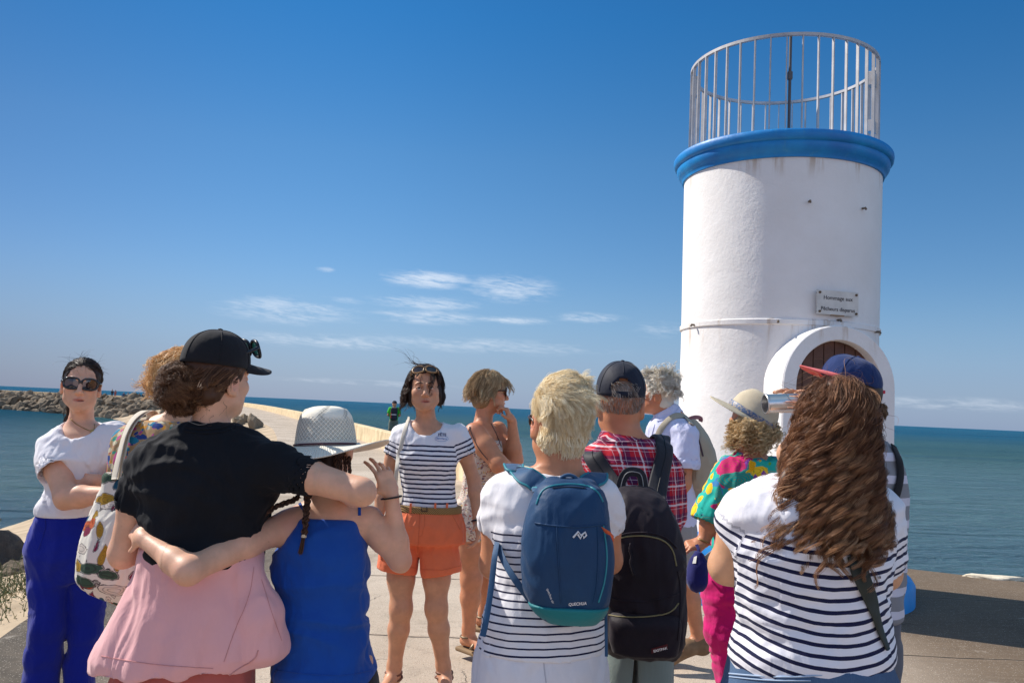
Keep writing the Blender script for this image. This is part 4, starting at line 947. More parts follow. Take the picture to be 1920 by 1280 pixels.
def person_e():
    Y=4.5; g=on_ground(795,Y); root=new_person(g[0],Y,'woman facing the group in navy striped top and orange shorts, dark windblown bob')
    Hc=W(797,729,Y-.06); M=frame(math.pi+.10,R(2),R(4)); M=M@np.array(Matrix.Rotation(R(0),3,'Z'))
    f=Field(); T=head(f,Hc,M,.98,jaw=1.12)
    rows=prow([(1010,752,862,.115),(985,742,864,.118),(958,752,858,.10),(930,756,852,.088),(900,752,852,.092),(860,747,856,.112,-.01),(835,745,858,.108),(815,746,862,.09),(800,756,852,.07),(790,772,828,.05)],Y,0,.013)
    f.loft(rows); nb=W(800,800,Y); f.cap(nb,Hc+np.array([0,.015,-.07]),.052,.046,.03)
    SL=W(751,817,Y+.01);EL=W(720,908,Y+.03);WL=W(706,990,Y-.02); SR=W(859,813,Y);ER=W(889,900,Y+.03);WR=W(896,978,Y-.02)
    ra=(.042,.039,.034,.034,.023); arm(f,SL,EL,WL,ra); arm(f,SR,ER,WR,ra)
    hand(f,WL,WL-EL+np.array([0,-.02,0]),(1,0,0),1,.92,curl=(30,38,45,50)); hand(f,WR,WR-ER+np.array([-.01,-.03,0]),(-1,.1,0),-1,.92,curl=(25,32,40,46))
    for px0,px1,px2,sd in ((752,752,738,-1),(819,818,833,1)):
        H=W(px0,1030,Y);K=W(px1,1140,Y-.02);A=W(px2,1262,Y+.02); leg(f,H,K,A,(.083,.066,.05,.05,.033),foot=(sd*.25,-1,0))
    hd=(Hc-.2,Hc+.17)
    fill_body(root,f,SK_TAN,.008,[(Hc-np.array([.13,.15,.16]),Hc+np.array([.13,.15,.16]),.0032),(WL-np.array([.07,.09,.18]),WL+np.array([.07,.07,.03]),.004),(WR-np.array([.07,.09,.18]),WR+np.array([.07,.07,.03]),.004)],(Hc,M,.98),[(T(.042,.075,-.02),.03),(T(-.042,.075,-.02),.03),(T(0,.11,-.035),.02)])
    # eyes and brows
    ew=mat('eye_white',(.62,.58,.55),.25,.02); ei=mat('iris_dark',(.05,.03,.02),.15,.05); bm_=mat('brow_hair',(.03,.018,.012),.8)
    for sx in(-1,1):
        c=T(sx*.031,.0735,.003); b=MB(); b.lathe(c,[(.0001,.0125),(.006,.0109),(.0105,.0068),(.0125,0),(.0105,-.0068),(.0001,-.0125)],20,M=M@np.array(Matrix.Rotation(R(-90),3,'X'))); o=b.build('eye',ew,root,True)
        d=nrm(T(sx*.031,.2,-.01)-c); s_=MB(); A=np.array(Vector(d).to_track_quat('Z','Y').to_matrix()); s_.lathe(c+d*.0088,[(.0001,.0043),(.004,.0036),(.0062,.0008),(.0062,-.001)],16,M=A); q=s_.build('iris',ei,root,True); q.parent=o
        lid=MB(); lid.tube([T(sx*(.031+x),.0885-.9*abs(x)*.35-.10*abs(x),.0085-36*x*x*.8) for x in np.linspace(-.015,.015,9)],[.0012,.0022,.0028,.0030,.0030,.0030,.0028,.0022,.0012],6); lid.build('eyelid',SK_TAN,root,True)
        ls=MB(); ls.tube([T(sx*(.031+x),.0905-.42*abs(x),.0055-26*x*x) for x in np.linspace(-.014,.014,9)],.0009,5); ls.build('lashes',bm_,root,True)
        br=MB(); br.tube([T(sx*x,.0935-.9*max(0,x-.02)**1.3*2.2,z) for x,z in ((.013,.0225),(.02,.025),(.03,.0275),(.04,.026),(.048,.021))],[.001,.0026,.0028,.0022,.0007],6); br.build('eyebrow',bm_,root,True)
    # T-shirt
    f=Field(); f.loft(rows[1:],infl=.014) if False else f.loft([r for r in rows if r[0]>W(800,958,Y)[2]]+prow([(948,753,857,.098)],Y,0,.013),infl=.013)
    cl=SL+(EL-SL)*.40; cr=SR+(ER-SR)*.46; f.sleeve(SL,cl,.050,.058,.05); f.sleeve(SR,cr,.050,.058,.05)
    f.ell(W(800,776,Y-.07),(.098,.16,.112),None,.006,'s')
    f.plane((0,0,W(800,949,Y)[2]),(0,0,-1))
    tee=garment(root,'striped_top',f,M_BRETON,.007,((.0045,(13,9,10),2),(.003,(22,18,16),4)),stripe_attr(rows[0][0]*0+W(800,790,Y)[2],[(SL,cl,.062,.115+.0235*3.36),(SR,cr,.062,.115+.0235*3.36)]))
    tr=bvh(tee)
    ink=mat('print_ink_navy',(.02,.03,.12),.7); inkb=mat('print_ink_blue',(.05,.16,.45),.7)
    text_decal(tr,'FÊTE',829,815,15,R(1),'chest_print',ink,tee,.02,off=.002)
    text_decal(tr,'Saint Pierre',828,822,19,R(3),'chest_print',inkb,tee,.02,off=.002)
    seam(tr,[(828+12.5*math.cos(a),822+5.2*math.sin(a)) for a in np.linspace(0,6.1,14)],.0007,'print_oval',inkb,tee,.001,dense=2)
    # belt and shorts
    shr=[r for r in rows if r[0]<W(800,935,Y)[2]]
    f=Field(); f.loft(prow([(1015,748,866,.118),(985,742,866,.122),(952,752,857,.102),(944,754,856,.10)],Y),infl=.012)
    for px0,px1,bx in ((757,744,-1),(817,828,1)):
        a=W(px0,1000,Y);b=W(px1,1071 if bx<0 else 1076,Y-.01); f.sleeve(a,b,.096,.104,.03,.014,.06)
    f.plane((0,0,W(800,951,Y)[2]),(0,0,1))
    f.box(W(785.5,1062,Y),(.006,.2,.06),.004,None,.01,'s')
    sh=garment(root,'shorts',f,cloth('orange_cotton',(.86,.20,.085),.10,4,bst=.4,sheen=.1),.007,((.005,(14,12,6),8),(.0025,(30,24,20),3)))
    ts=bvh(sh); thr=mat('orange_thread',(.6,.13,.05),.8)
    seam(ts,[(787,958),(786,990),(784,1020),(783,1035)],.0012,'seam',thr,sh); seam(ts,[(796,958),(796,985),(791,1003),(786,1006)],.001,'seam',thr,sh); seam(ts,[(764,962),(757,985),(749,1000)],.0012,'pocket_edge',thr,sh); seam(ts,[(846,962),(855,978),(862,992)],.0012,'pocket_edge',thr,sh)
    seam(ts,[(710,1046),(740,1060),(779,1064)],.001,'hem_stitch',thr,sh); seam(ts,[(791,1067),(830,1068),(864,1060)],.001,'hem_stitch',thr,sh)
    bt=MB(); k=[];m_=[r for r in rows]; zc=W(800,952,Y)[2]
    f=Field(); f.loft(prow([(960,752,859,.104),(945,753,858,.103)],Y),infl=.019); f.plane((0,0,zc+.016),(0,0,1)); f.plane((0,0,zc-.018),(0,0,-1))
    m,t=new_mat('woven_belt'); w1=t.node('ShaderNodeTexWave',wave_type='BANDS',bands_direction='DIAGONAL'); w1.inputs['Scale'].default_value=60; t.l.new(t.co,w1.inputs['Vector']); t.put(t.b.inputs['Base Color'],t.mix(w1.outputs['Fac'],(.10,.045,.015),(.46,.27,.08))); t.b.inputs['Roughness'].default_value=.7; bump(t,w1.outputs['Fac'],.6,.002)
    belt=garment(root,'belt',f,m,.005,()); tb=bvh(belt); seam(tb,[(790,947),(800,947),(801,958),(790,958)],.0022,'buckle',mat('dark_buckle',(.05,.035,.03),.4,metal=.6),belt,closed=True)
    for x in (770,816,838):
        p,n=hit(tb,x,952,.001)
        if p is not None: b=MB(); b.box(p+n*.0+np.array([0,0,0]),(.011,.006,.046),None,.002); b.build('belt_loop',sh.data.materials[0],sh)
    # sandals
    lea=mat('brown_sandal_leather',(.16,.055,.025),.5,.2,20)
    for px,sd in ((738,-1),(833,1)):
        A=W(px,1262,Y+.02); d=nrm((sd*.25,-1,0)); s_=np.array([d[1],-d[0],0]); sa=MB()
        for z,r in ((.005,.040),(-.018,.043)):
            sa.tube([A+np.array([math.cos(t)*r,math.sin(t)*r*1.1,z+.004*math.sin(2*t)]) for t in np.linspace(0,6.28,20)],.006,8,False,squash=((math.cos(.5),0,0),1))
        sa.tube([A+d*.045+np.array([0,0,.005]),A+d*.06+np.array([0,0,-.02]),A+d*.10+np.array([0,0,-.035])],.008,8); o=sa.build('sandal',lea,root,True)
        so_=Field(); MM=np.stack([s_,d,[0,0,1]],1); c=np.array([A[0],A[1],.012])+d*.06; so_.box(c,(.042,.135,.011),.01,MM); V,Fq=so_.mesh(.005); q=mesh_obj('sole',V,Fq,lea,root); q.parent=o
    # bracelet
    b=MB(); q=WR+(ER-WR)*.03; ax=nrm(WR-ER); u=nrm(np.cross(ax,[0,1,0])); v=np.cross(ax,u); b.tube([q+(u*math.cos(t)+v*math.sin(t))*.030 for t in np.linspace(0,6.28,22)],.0045,8,False); b.build('wristband',mat('navy_band',(.01,.012,.03),.6),root,True)
    # bag strap
    st=cloth('cream_webbing',(.62,.57,.48),.06,4,bst=.15)
    P=[hit(tr,x,y,.004)[0] for x,y in ((765,790),(762,800),(757,818),(752,840),(748,855))]; P=[p for p in P if p is not None]
    if len(P)>2:
        P=[P[0]+np.array([.0,.09,-.03]),P[0]+np.array([0,.04,.012])]+P+[W(744,880,Y-.13),W(741,915,Y-.09),W(738,960,Y+.0)]
        bag=empty('shoulder_bag',(P[-1][0],P[-1][1],P[-1][2]-.3),'cream shoulder bag hanging behind the arm of the woman in orange shorts','bag')
        ribbon(spline(P,34),np.tile([-.35,-1,.1],(34,1)),.021,.003,'strap',st,bag)
        fb=Field(); c=P[-1]+np.array([.03,.14,-.13]); fb.box(c,(.09,.045,.13),.04); V,Fq=fb.mesh(.009); mesh_obj('pouch',V,Fq,st,bag)
    # hair
    hm=hair_mat('dark_brown_hair',[(0,(.010,.006,.005)),(.55,(.04,.022,.016)),(.85,(.09,.05,.034)),(1,(.34,.20,.14))],.4)
    hc=T(0,-.012,.035); hr=np.array([.078,.096,.087])*.98
    def pred(u): return (u[:,2]>-.35)&~((np.abs(u[:,0]-.05)<.30)&(u[:,1]>.12))&~((u[:,1]>.30)&(u[:,2]<.70))&~((u[:,1]>.0)&(u[:,2]<.15))
    f=Field(); f.ell(hc+M@np.array([0,-.012,.006]),hr*1.04,M)
    for sx in(-1,1): f.ell(T(sx*.072,-.015,-.030),(.020,.045,.060),M,.03)
    f.ell(hc+M@np.array([0,-.03,-.045]),(.078,.066,.075),M,.03); f.ell(T(0,.078,-.02),(.062,.06,.092),M,.012,'s'); 
    V,Fq=f.mesh(.005); V=V+vnormals(V,Fq)*(.004*noise3(V*np.array([70,70,18])))[:,None]; hs=mesh_obj('hair',V,Fq,hm,root,True,{'rnd':np.full(len(V),.3),'along':np.full(len(V),.1)})
    p,n,u=scalp(800,hc,M,hr,pred,3,1.03); x=u[:,0]
    part=M@np.array([.12,0,1.]); d=tangent(np.array([0,0,-1.0]),n)*1.0+tangent(M@np.array([1.,0,0]),n)*np.sign(x-.15)[:,None]*(.40+1.6*np.clip(u[:,1:2]+.05,0,1))+tangent(M@np.array([0,-1.,0]),n)*(.3+.8*np.clip(u[:,1:2],0,1))
    P=grow(p,d,np.where(u[:,2]>.3,.155,.085)*(1+.12*RNG.normal(size=len(p))),14,.75,.4,14,[(T(0,-.008,.02),np.array([.084,.105,.102]),M),(T(0,-.01,-.045),np.array([.088,.078,.085]),M)],wind=(-.30,0,-.1))
    P=curlify(P,.009,.085,2,.8,.5); P=clump(P,9,.0042,1,.5); hair(hs,'hair_strands',P,hm,.0007,.4,3,1)
    # forelock falling over the brow and loose windblown strands
    r0_=np.stack([T(.012+.007*a,.058+.003*b,.118) for a,b in RNG.normal(size=(9,2))*.7]); d0=np.tile(M@np.array([.22,1,-.2]),(9,1)); P=grow(r0_,d0,.112*(1+.08*RNG.normal(size=9)),14,.55,.12,12,[(T(0,.004,0),np.array([.078,.102,.135]),M)]); hair(hs,'forelock',curlify(P,.003,.07,3),hm,.0012,.4)
    r0_=np.stack([T(.02*a,.0+.05*b,.122) for a,b in RNG.normal(size=(36,2))]); P=grow(r0_,np.tile([-1.,0,.35],(36,1)),np.abs(.10+.04*RNG.normal(size=36)),14,.08,.5,9,[(hc,hr,M)],wind=(-.7,0,.1)); hair(hs,'loose_strands',P,hm,.0008,.3)
    # sunglasses pushed up on the head
    gm=M@np.array(Matrix.Rotation(R(42),3,'X')); glasses(root,T(0,.078,.098),gm,.95,mat('tortoise_frame',(.30,.17,.07),.3,.4,60),mat('dark_lens',(.02,.018,.025),.08,spec=.8),lens=(.029,.023))
person_e()
def person_a():
    Y=3.6; g=on_ground(130,Y); root=new_person(g[0],Y,'woman at left in dark sunglasses, plain white t-shirt and bright blue trousers, arms folded')
    Hc=W(153,722,Y-.05); s=.90; M=frame(math.pi+.40,R(1),R(-3))
    f=Field(); T=head(f,Hc,M,s,jaw=1.03)
    rows=prow([(1030,80,168,.07),(985,76,178,.095),(955,80,184,.11),(925,92,190,.10),(890,107,200,.102,-.0),(860,108,212,.108,-.0),(835,104,214,.095),(812,106,210,.082),(797,118,196,.06),(785,132,172,.045)],Y,0,.013)
    f.loft(rows,k=.02); f.cap(W(153,800,Y),Hc+np.array([0,.015,-.065]),.047,.043,.03)
    SL=W(95,840,Y-.05);EL=W(125,932,Y-.165);WL=W(215,926,Y-.21); SR=W(216,815,Y+.02);ER=W(232,925,Y-.02);WR=W(178,900,Y-.11)
    arm(f,SL,EL,WL,(.048,.048,.045,.043,.027)); arm(f,SR,ER,WR,(.045,.043,.04,.038,.025)); hand(f,WL,WL-EL,(0,-.3,-1),1,.85,curl=(40,40,40,40)); hand(f,WR,(-1,.1,-.5),(0,1,0),-1,.8,curl=(30,30,30,30))
    for h_,k_,a_ in ((95,95,76),(158,160,152)): leg(f,W(h_,1010,Y),W(k_,1185,Y+(.06 if h_>100 else .0)),W(a_,1345,Y+(.07 if h_>100 else .02)),(.045,.04,.036,.036,.034),foot=(.1,-1,0))
    fill_body(root,f,SK_FAIR,.009,[(Hc-.16,Hc+.16,.0034)],(Hc,M,s),[(T(.04,.07,-.02),.025),(T(-.04,.07,-.02),.025)])
    f=Field(); f.loft([r for r in rows if r[0]>W(150,948,Y)[2]]+prow([(957,76,178,.115),(966,76,178,.115)],Y,0,.013),infl=.014)
    cl=SL+(EL-SL)*.50; cr=SR+(ER-SR)*.45; f.sleeve(SL,cl,.054,.078,.05); f.sleeve(SR,cr,.052,.064,.05)
    f.ell(W(148,770,Y-.075),(.088,.16,.118),np.array(Matrix.Rotation(R(14),3,'Y')),.006,'s'); f.plane((0,0,W(150,966,Y)[2]),(0,0,-1))
    tee=garment(root,'t_shirt',f,cloth('white_jersey',(.80,.78,.82),.04,3,bst=.35),.0065,((.004,(9,9,7),2),(.003,(24,20,13),5),(.004,(5,6,9),9)))
    f=Field(); f.loft(prow([(1085,80,176,.06),(1045,64,188,.112),(1000,67,186,.12),(968,76,180,.116),(955,80,178,.11)],Y,0,.006),infl=.004,k=.03)
    f.chain([W(98,1030,Y),W(96,1100,Y),W(91,1175,Y-.02),W(82,1230,Y-.01),W(70,1320,Y),W(62,1410,Y)],[.086,.078,.067,.064,.063,.068],.06,.02)
    f.chain([W(158,1030,Y+.02),W(166,1100,Y+.04),W(160,1180,Y+.04),W(150,1240,Y+.05),W(148,1330,Y+.05),W(148,1420,Y+.05)],[.084,.074,.060,.056,.055,.058],.008,.015)
    f.plane((0,0,W(150,958,Y)[2]),(0,0,1))
    tr_=garment(root,'trousers',f,cloth('cobalt_trousers',(.004,.016,.30),.15,3,bst=.4,c2=(.003,.011,.22)),.0075,((.005,(12,12,4),6),(.003,(7,8,14),11)))
    tb=bvh(tr_); seam(tb,[(84,968),(86,985),(80,1008),(72,1030)],.0016,'pocket_edge',tr_.data.materials[0],tr_)
    # necklace
    tt=MB(); bt=bvh(root); P=[hit(bt,x,y,.002)[0] for x,y in ((128,776),(134,786),(142,794),(152,800),(160,804),(170,808),(176,805),(177,795),(178,784))]; P=[p for p in P if p is not None]
    if len(P)>4: tt.tube(spline(P,24),.0013,6); n_=tt.build('necklace',mat('brass_chain',(.35,.24,.08),.4,metal=.8),root,True); q=MB(); p,_=hit(bt,173,809,.004); q.lathe(p,[(.0001,.008),(.006,.006),(.008,0),(.006,-.006),(.0001,-.008)],14); o=q.build('pendant',mat('yellow_pendant',(.45,.34,.12),.5),root,True); o.parent=n_
    # hair pulled back
    hm=hair_mat('brown_hair',[(0,(.014,.008,.006)),(.6,(.045,.024,.016)),(1,(.13,.075,.05))],.4)
    hc=T(0,-.014,.036); hr=np.array([.077,.093,.086])*s
    f=Field(); f.ell(hc,hr*1.02,M); f.ell(T(0,.09,-.012),np.array([.074,.075,.100])*s,M,.012,'s'); f.box(T(0,.02,-.10),np.array([.2,.2,.08])*s,.01,M,.01,'s')
    V,Fq=f.mesh(.0045); hs=mesh_obj('hair',V+vnormals(V,Fq)*(.002*noise3(V*np.array([30,120,120])))[:,None],Fq,hm,root,True,{'rnd':np.full(len(V),.4),'along':np.full(len(V),.2)})
    p,n,u=scalp(800,hc,M,hr,lambda u:(u[:,2]>-.3)&((u[:,1]<.3)|((u[:,2]>.42)&(u[:,1]<.86))),5,1.03); tail=T(0,-.10,-.01)
    d=tangent(tail-hc,n)*1.; P=grow(p,tangent(tail-hc,n),np.clip(np.linalg.norm(tail-p,axis=1)*1.0,.03,.2),12,.02,.05,20,[(hc,hr*1.02,M)],field=lambda q,i:.5*(tail-q)/(np.linalg.norm(tail-q,axis=1)[:,None]+.02)); P=clump(P,3,.002,1,.6); hair(hs,'hair_strands',P,hm,.0011,.5)
    r_=np.tile(T(.02,-.105,-.02),(60,1))+RNG.normal(size=(60,3))*.006; P=grow(r_,np.tile(M@np.array([.5,-.6,-.4]),(60,1))+RNG.normal(size=(60,3))*.1,.20,14,.35,.2,9); hair(hs,'ponytail',clump(curlify(P,.004,.07,4),3,.004,3,.3),hm,.0014,.3)
    p,n,u=scalp(60,hc,M,hr,lambda u:u[:,2]>.3,8,1.03); P=grow(p,n*.5+RNG.normal(size=p.shape)*.6,np.abs(.05+.02*RNG.normal(size=60)),10,.05,.5,16,wind=(.2,0,0)); hair(hs,'flyaway_strands',P,hm,.0005,.3)
    glasses(root,T(0,.091,.004),M,s*1.04,mat('black_frame',(.008,.008,.010),.15,spec=.7),mat('smoke_lens',(.012,.010,.018),.06,.3,9,spec=.9),lens=(.0315,.0235),sep=.0345,thick=.0045)
person_a()

def floral(name,bg,cols,sc=18,th=.30,stretch=(1,1,1),line=None,dens=.75):
    m,t=new_mat(name); co=t.map(t.co,stretch); w=t.vm('ADD',co,t.vm('SCALE',t.noise(co,6,2,.5,out=1),sc=.07)); c=bg
    for i,(s_,off) in enumerate(((sc,0),(sc*1.7,3.3),(sc*.8,7.1))):
        v=t.vm('ADD',t.map(w,(1.15,1.15,.42) if i%2 else (.45,1.1,1.2),(0,R(35+50*i),R(20*i))),(off,off,off)); d=t.vor(v,s_); col=t.vor(v,s_,out='Color'); r,g,b=t.xyz(col)
        petal=t.m('SUBTRACT',th+.10,t.m('MULTIPLY',t.noise(v,s_*4,2,.5),.26)); mask=t.m('MULTIPLY',t.step(d,petal,t.m('SUBTRACT',petal,.035)),t.m('LESS_THAN',r,dens))
        k=[(j/len(cols),q) for j,q in enumerate(cols)]; cc=t.ramp(g,k,'CONSTANT')
        vein=t.m('LESS_THAN',t.m('FRACT',t.m('MULTIPLY',d,11.0)),.28); cc=t.mix(t.m('MULTIPLY',vein,.45),cc,line or tuple(x*.3 for x in cols[0]))
        c=t.mix(mask,c,cc)
        if line: ed=t.m('MULTIPLY',t.m('MULTIPLY',t.step(d,t.m('ADD',petal,.035),petal),t.step(d,t.m('SUBTRACT',petal,.02),petal)),t.m('LESS_THAN',r,dens)); c=t.mix(ed,c,line)
    t.put(t.b.inputs['Base Color'],c); t.b.inputs['Roughness'].default_value=.85; t.b.inputs['Specular IOR Level'].default_value=.2; cloth_bump(t,900,.3); return m
def person_b():
    Y=3.15; g=on_ground(300,Y); root=new_person(g[0],Y,'red-haired woman in colourful floral blouse, mostly hidden behind the woman in black cap')
    Hc=W(345,715,Y+.02); M=frame(-.55,R(4),0); s=.95
    f=Field(); T=head(f,Hc,M,s)
    rows=prow([(1250,235,420,.12),(1120,235,430,.13),(1040,245,420,.12),(960,240,420,.105),(900,228,430,.11),(850,226,440,.115),(815,236,435,.095),(792,262,415,.07),(778,290,390,.05)],Y,0,.013)
    f.loft(rows); f.cap(W(340,795,Y),Hc-np.array([0,.02,.06]),.052,.047,.03)
    SL=W(244,832,Y);EL=W(228,960,Y+.05);WL=W(255,1010,Y+.25); arm(f,SL,EL,WL); SR=W(425,830,Y);ER=W(440,960,Y+.08);WR=W(400,1000,Y+.3); arm(f,SR,ER,WR)
    hand(f,WL,WL-EL,(0,0,-1),-1,.9); hand(f,WR,WR-ER,(0,0,-1),1,.9)
    for h_ in (280,370): leg(f,W(h_,1130,Y),W(h_,1270,Y),W(h_,1450,Y),(.09,.075,.055,.05,.036),foot=(0,1,0))
    fill_body(root,f,SK_MID,.011,[(Hc-.16,Hc+.16,.005)],None)
    m=floral('floral_blouse_print',(.42,.27,.14),[(.02,.22,.36),(.55,.06,.05),(.05,.30,.22),(.70,.30,.03),(.03,.06,.25),(.55,.08,.28),(.62,.55,.38)],30,.42,(1,1,1),dens=.95)
    f=Field(); f.loft(rows[:-1],infl=.016); f.sleeve(SL,SL+(EL-SL)*.6,.056,.066,.05); f.sleeve(SR,SR+(ER-SR)*.6,.056,.066,.05); f.plane((0,0,W(300,1150,Y)[2]),(0,0,-1))
    garment(root,'floral_blouse',f,m,.009,((.006,(12,12,7),2),))
    f=Field(); f.loft(prow([(1160,235,425,.14),(1110,238,420,.13)],Y),infl=.01)
    for h_ in (285,372): f.chain([W(h_,1130,Y),W(h_,1280,Y),W(h_,1440,Y)],[.10,.085,.075],.03)
    garment(root,'trousers',f,cloth('beige_linen',(.40,.35,.27),.08),.012)
    hm=hair_mat('ginger_blonde_hair',[(0,(.42,.22,.08)),(.5,(.75,.44,.18)),(1,(.95,.74,.42))],.45)
    hc=T(0,-.012,.035); hr=np.array([.079,.098,.088])*s; hs=hair_cap(root,hc,M,hr,hm,amp=.004)
    p,n,u=scalp(420,hc,M,hr,lambda u:(u[:,2]>-.5)&(u[:,1]<.4),2,1.0); P=grow(p,tangent(T(-.02,-.12,-.03)-hc,n)+n*.1,.09,12,.15,.35,16,[(hc,hr,M)]); hair(hs,'hair_strands',clump(curlify(P,.006,.04,3),4,.005,1,.5),hm,.0011)
    bc=W(294,722,Y-.06); hair_cap(hs,bc,M,(.038,.038,.042),hm,amp=.006,h=.004,name='bun'); p,n,u=scalp(330,bc,M,(.04,.04,.044),lambda u:u[:,2]>-2,4,1); P=grow(p,tangent(np.array([.3,.5,1.]),n)+n*.2,.055,14,.0,.5,24,[(bc,np.array([.036,.036,.04]),M)],wind=(-.2,0,0)); hair(hs,'bun_strands',curlify(P,.004,.03,5),hm,.0009)
    # floral tote bag hanging from the shoulder
    tm=floral('tote_print',(.74,.69,.60),[(.42,.24,.03),(.22,.02,.06),(.02,.10,.16),(.05,.09,.06),(.50,.10,.03),(.66,.58,.50)],15,.40,(1,1,1),(.03,.02,.03),dens=.8)
    c=W(213,1012,Y-.16); bag=empty('tote_bag',(c[0],c[1],c[2]-.22),'cream tote bag printed with mustard and plum leaves, hanging from the shoulder','bag')
    f=Field(); f.loft(prow([(890,200,228,.02,.03),(930,186,244,.03,.02),(980,166,264,.05),(1030,151,274,.07,-.01),(1070,148,282,.078,-.01),(1098,158,286,.07),(1118,192,276,.045),(1130,228,262,.02)],Y-.18),n=2.2)
    garment(bag,'bag_body',f,tm,.006,((.008,(10,10,4),3),(.004,(22,20,9),8)))
    sm_=cloth('cream_cotton_strap',(.62,.56,.46),.06,5,bst=.2)
    for dx,dy in ((0,0),(7,.012)):
        P=[W(214+dx,898,Y-.19+dy),W(222+dx,860,Y-.17+dy),W(232+dx,820,Y-.13+dy),W(245+dx,792,Y-.085+dy),W(262+dx,775,Y-.03+dy),W(278+dx,771,Y+.03+dy),W(282+dx,790,Y+.10),W(268+dx,840,Y+.16)]; N_=[(-.6,-.8,0)]*3+[(-.5,-.6,.6),(-.2,-.2,1),(0,.3,1),(0,1,.2),(0,1,0)]
        ribbon(spline(P,40),spline(N_,40),.034,.004,'strap',sm_,bag)
person_b()

def person_c():
    Y=2.6; g=on_ground(375,Y); root=new_person(g[0],Y,'woman in black cap and black t-shirt with a pink sweatshirt tied round her waist')
    s=.98; M=frame(-.50,R(3),R(2)); Hc=W(409,712,Y)
    f=Field(); T=head(f,Hc,M,s)
    rows=prow([(1200,270,490,.10),(1120,272,486,.105),(1060,280,482,.108),(1020,284,482,.112),(980,276,492,.108),(940,270,506,.112),(900,262,518,.112),(870,262,520,.105),(848,272,514,.092),(828,296,494,.076),(811,326,464,.06),(797,352,440,.045)],Y,0,.013)
    f.loft(rows,k=.02); f.cap(W(392,812,Y),Hc+M@np.array([0,-.02,-.05]),.054,.050,.03)
    SL=W(272,880,Y);EL=W(232,1036,Y+.02);WL=W(290,1010,Y+.17); SR=W(503,870,Y-.05);ER=W(678,922,Y-.16);WR=W(640,925,Y+.14)
    arm(f,SL,EL,WL,(.048,.048,.042,.042,.026)); arm(f,SR,ER,WR,(.048,.046,.037,.038,.026)); f.cap(W(470,852,Y),SR,.05,.05,.04)
    hand(f,WL,WL-EL,(0,.3,-1),-1,.95); hand(f,WR,WR-ER+np.array([-.02,.02,-.02]),(-.3,0,-1),1,.95)
    for h_ in (325,430): leg(f,W(h_,1150,Y),W(h_,1300,Y),W(h_,1520,Y),(.08,.07,.056,.054,.037),foot=(0.1,1,0))
    fill_body(root,f,SK_FAIR,.009,[(Hc-.16,Hc+.16,.0032),(EL-.12,EL+.12,.006),(ER-.14,ER+.14,.006)],(Hc,M,s),[(T(.08,-.01,-.01),.03)])
    f=Field(); f.loft([r for r in rows if r[0]>W(380,1080,Y)[2]],infl=.017,k=.03)
    cl=SL+(EL-SL)*.50; cr=SR+(ER-SR)*.52; f.sleeve(SL,cl,.052,.055,.035,.007); f.sleeve(SR,cr,.054,.052,.045,.007); f.cap(W(455,852,Y-.01),SR,.054,.055,.04)
    f.ell(W(394,776,Y+.01),(.074,.085,.052),None,.008,'s')
    f.plane((0,0,W(375,1060,Y)[2]),(0,0,-1))
    blk=cloth('black_cotton',(.008,.009,.013),.2,3,bst=.3,sheen=.03,c2=(.005,.006,.009))
    tee=garment(root,'black_t_shirt',f,blk,.0065,((.0055,(10,9,7),2),(.004,(20,18,11),6),(.007,(6,6,12),12)))
    tb=bvh(tee); seam(tb,smoothpix([(344,806),(362,811),(392,813),(424,809),(442,799)]),.0022,'collar_rib',blk,tee); seam(tb,smoothpix([(348,800),(368,804),(395,805),(420,802),(436,794)]),.0035,'collar',blk,tee,.0)
    # pink sweatshirt knotted round the waist, hanging as a skirt
    pm=cloth('pink_fleece',(.80,.42,.42),.07,3,bst=.3,sheen=.3,c2=(.73,.37,.37))
    f=Field(); f.loft(prow([(1300,172,516,.165),(1262,180,510,.165),(1225,194,506,.162),(1180,220,506,.154),(1120,248,494,.142),(1070,268,484,.13),(1035,276,486,.126),(1018,290,480,.118)],Y),n=2.15,k=.02)
    f.chain([W(466,1080,Y-.06),W(488,1150,Y-.06),W(502,1210,Y-.05),W(486,1244,Y-.02)],[.03,.045,.042,.03],.05)
    f.plane(W(320,1232,Y-.1)+np.array([0,0,-.045]),(.10,0,-1),0,None,.013,.12)
    def hang(V,N_):
        th=np.arctan2(V[:,0]-W(370,1100,Y)[0],-(V[:,1]-Y)); k=np.clip((W(370,1030,Y)[2]-V[:,2])/.36,0,1); return V+N_*(k*.010*np.sin(th*7+3*noise3(V*3)))[:,None]
    sw=garment(root,'tied_sweatshirt',f,pm,.007,((.005,(9,9,3),3),(.004,(18,16,5),8),(.010,(4.5,4.5,2.2),15)),post=hang)
    tb=bvh(sw); sd=mat('pink_seam',(.62,.29,.27),.9)
    seam(tb,smoothpix([(190,1229),(240,1238),(300,1246),(360,1250),(400,1252)]),.0010,'hem_seam',sd,sw); seam(tb,smoothpix([(476,1062),(468,1120),(440,1180),(420,1240)]),.0008,'side_seam',sd,sw); seam(tb,smoothpix([(490,1085),(510,1150),(528,1200)]),.0008,'side_seam',sd,sw); seam(tb,smoothpix([(425,1268),(450,1250),(478,1236),(484,1218)]),.002,'pocket_edge',sd,sw)
    f=Field(); f.loft(prow([(1400,210,470,.15),(1300,208,470,.14),(1200,245,470,.11),(1120,275,465,.09)],Y)); garment(root,'skirt',f,cloth('rose_skirt',(.55,.14,.12),.1),.012,((.006,(12,12,2),3),))
    # hair: low bun with loose curls
    hm=hair_mat('chestnut_hair',[(0,(.025,.011,.006)),(.4,(.10,.045,.024)),(.75,(.25,.125,.062)),(1,(.52,.31,.16))],.42)
    hc=T(0,-.012,.033); hr=np.array([.080,.098,.088])*s
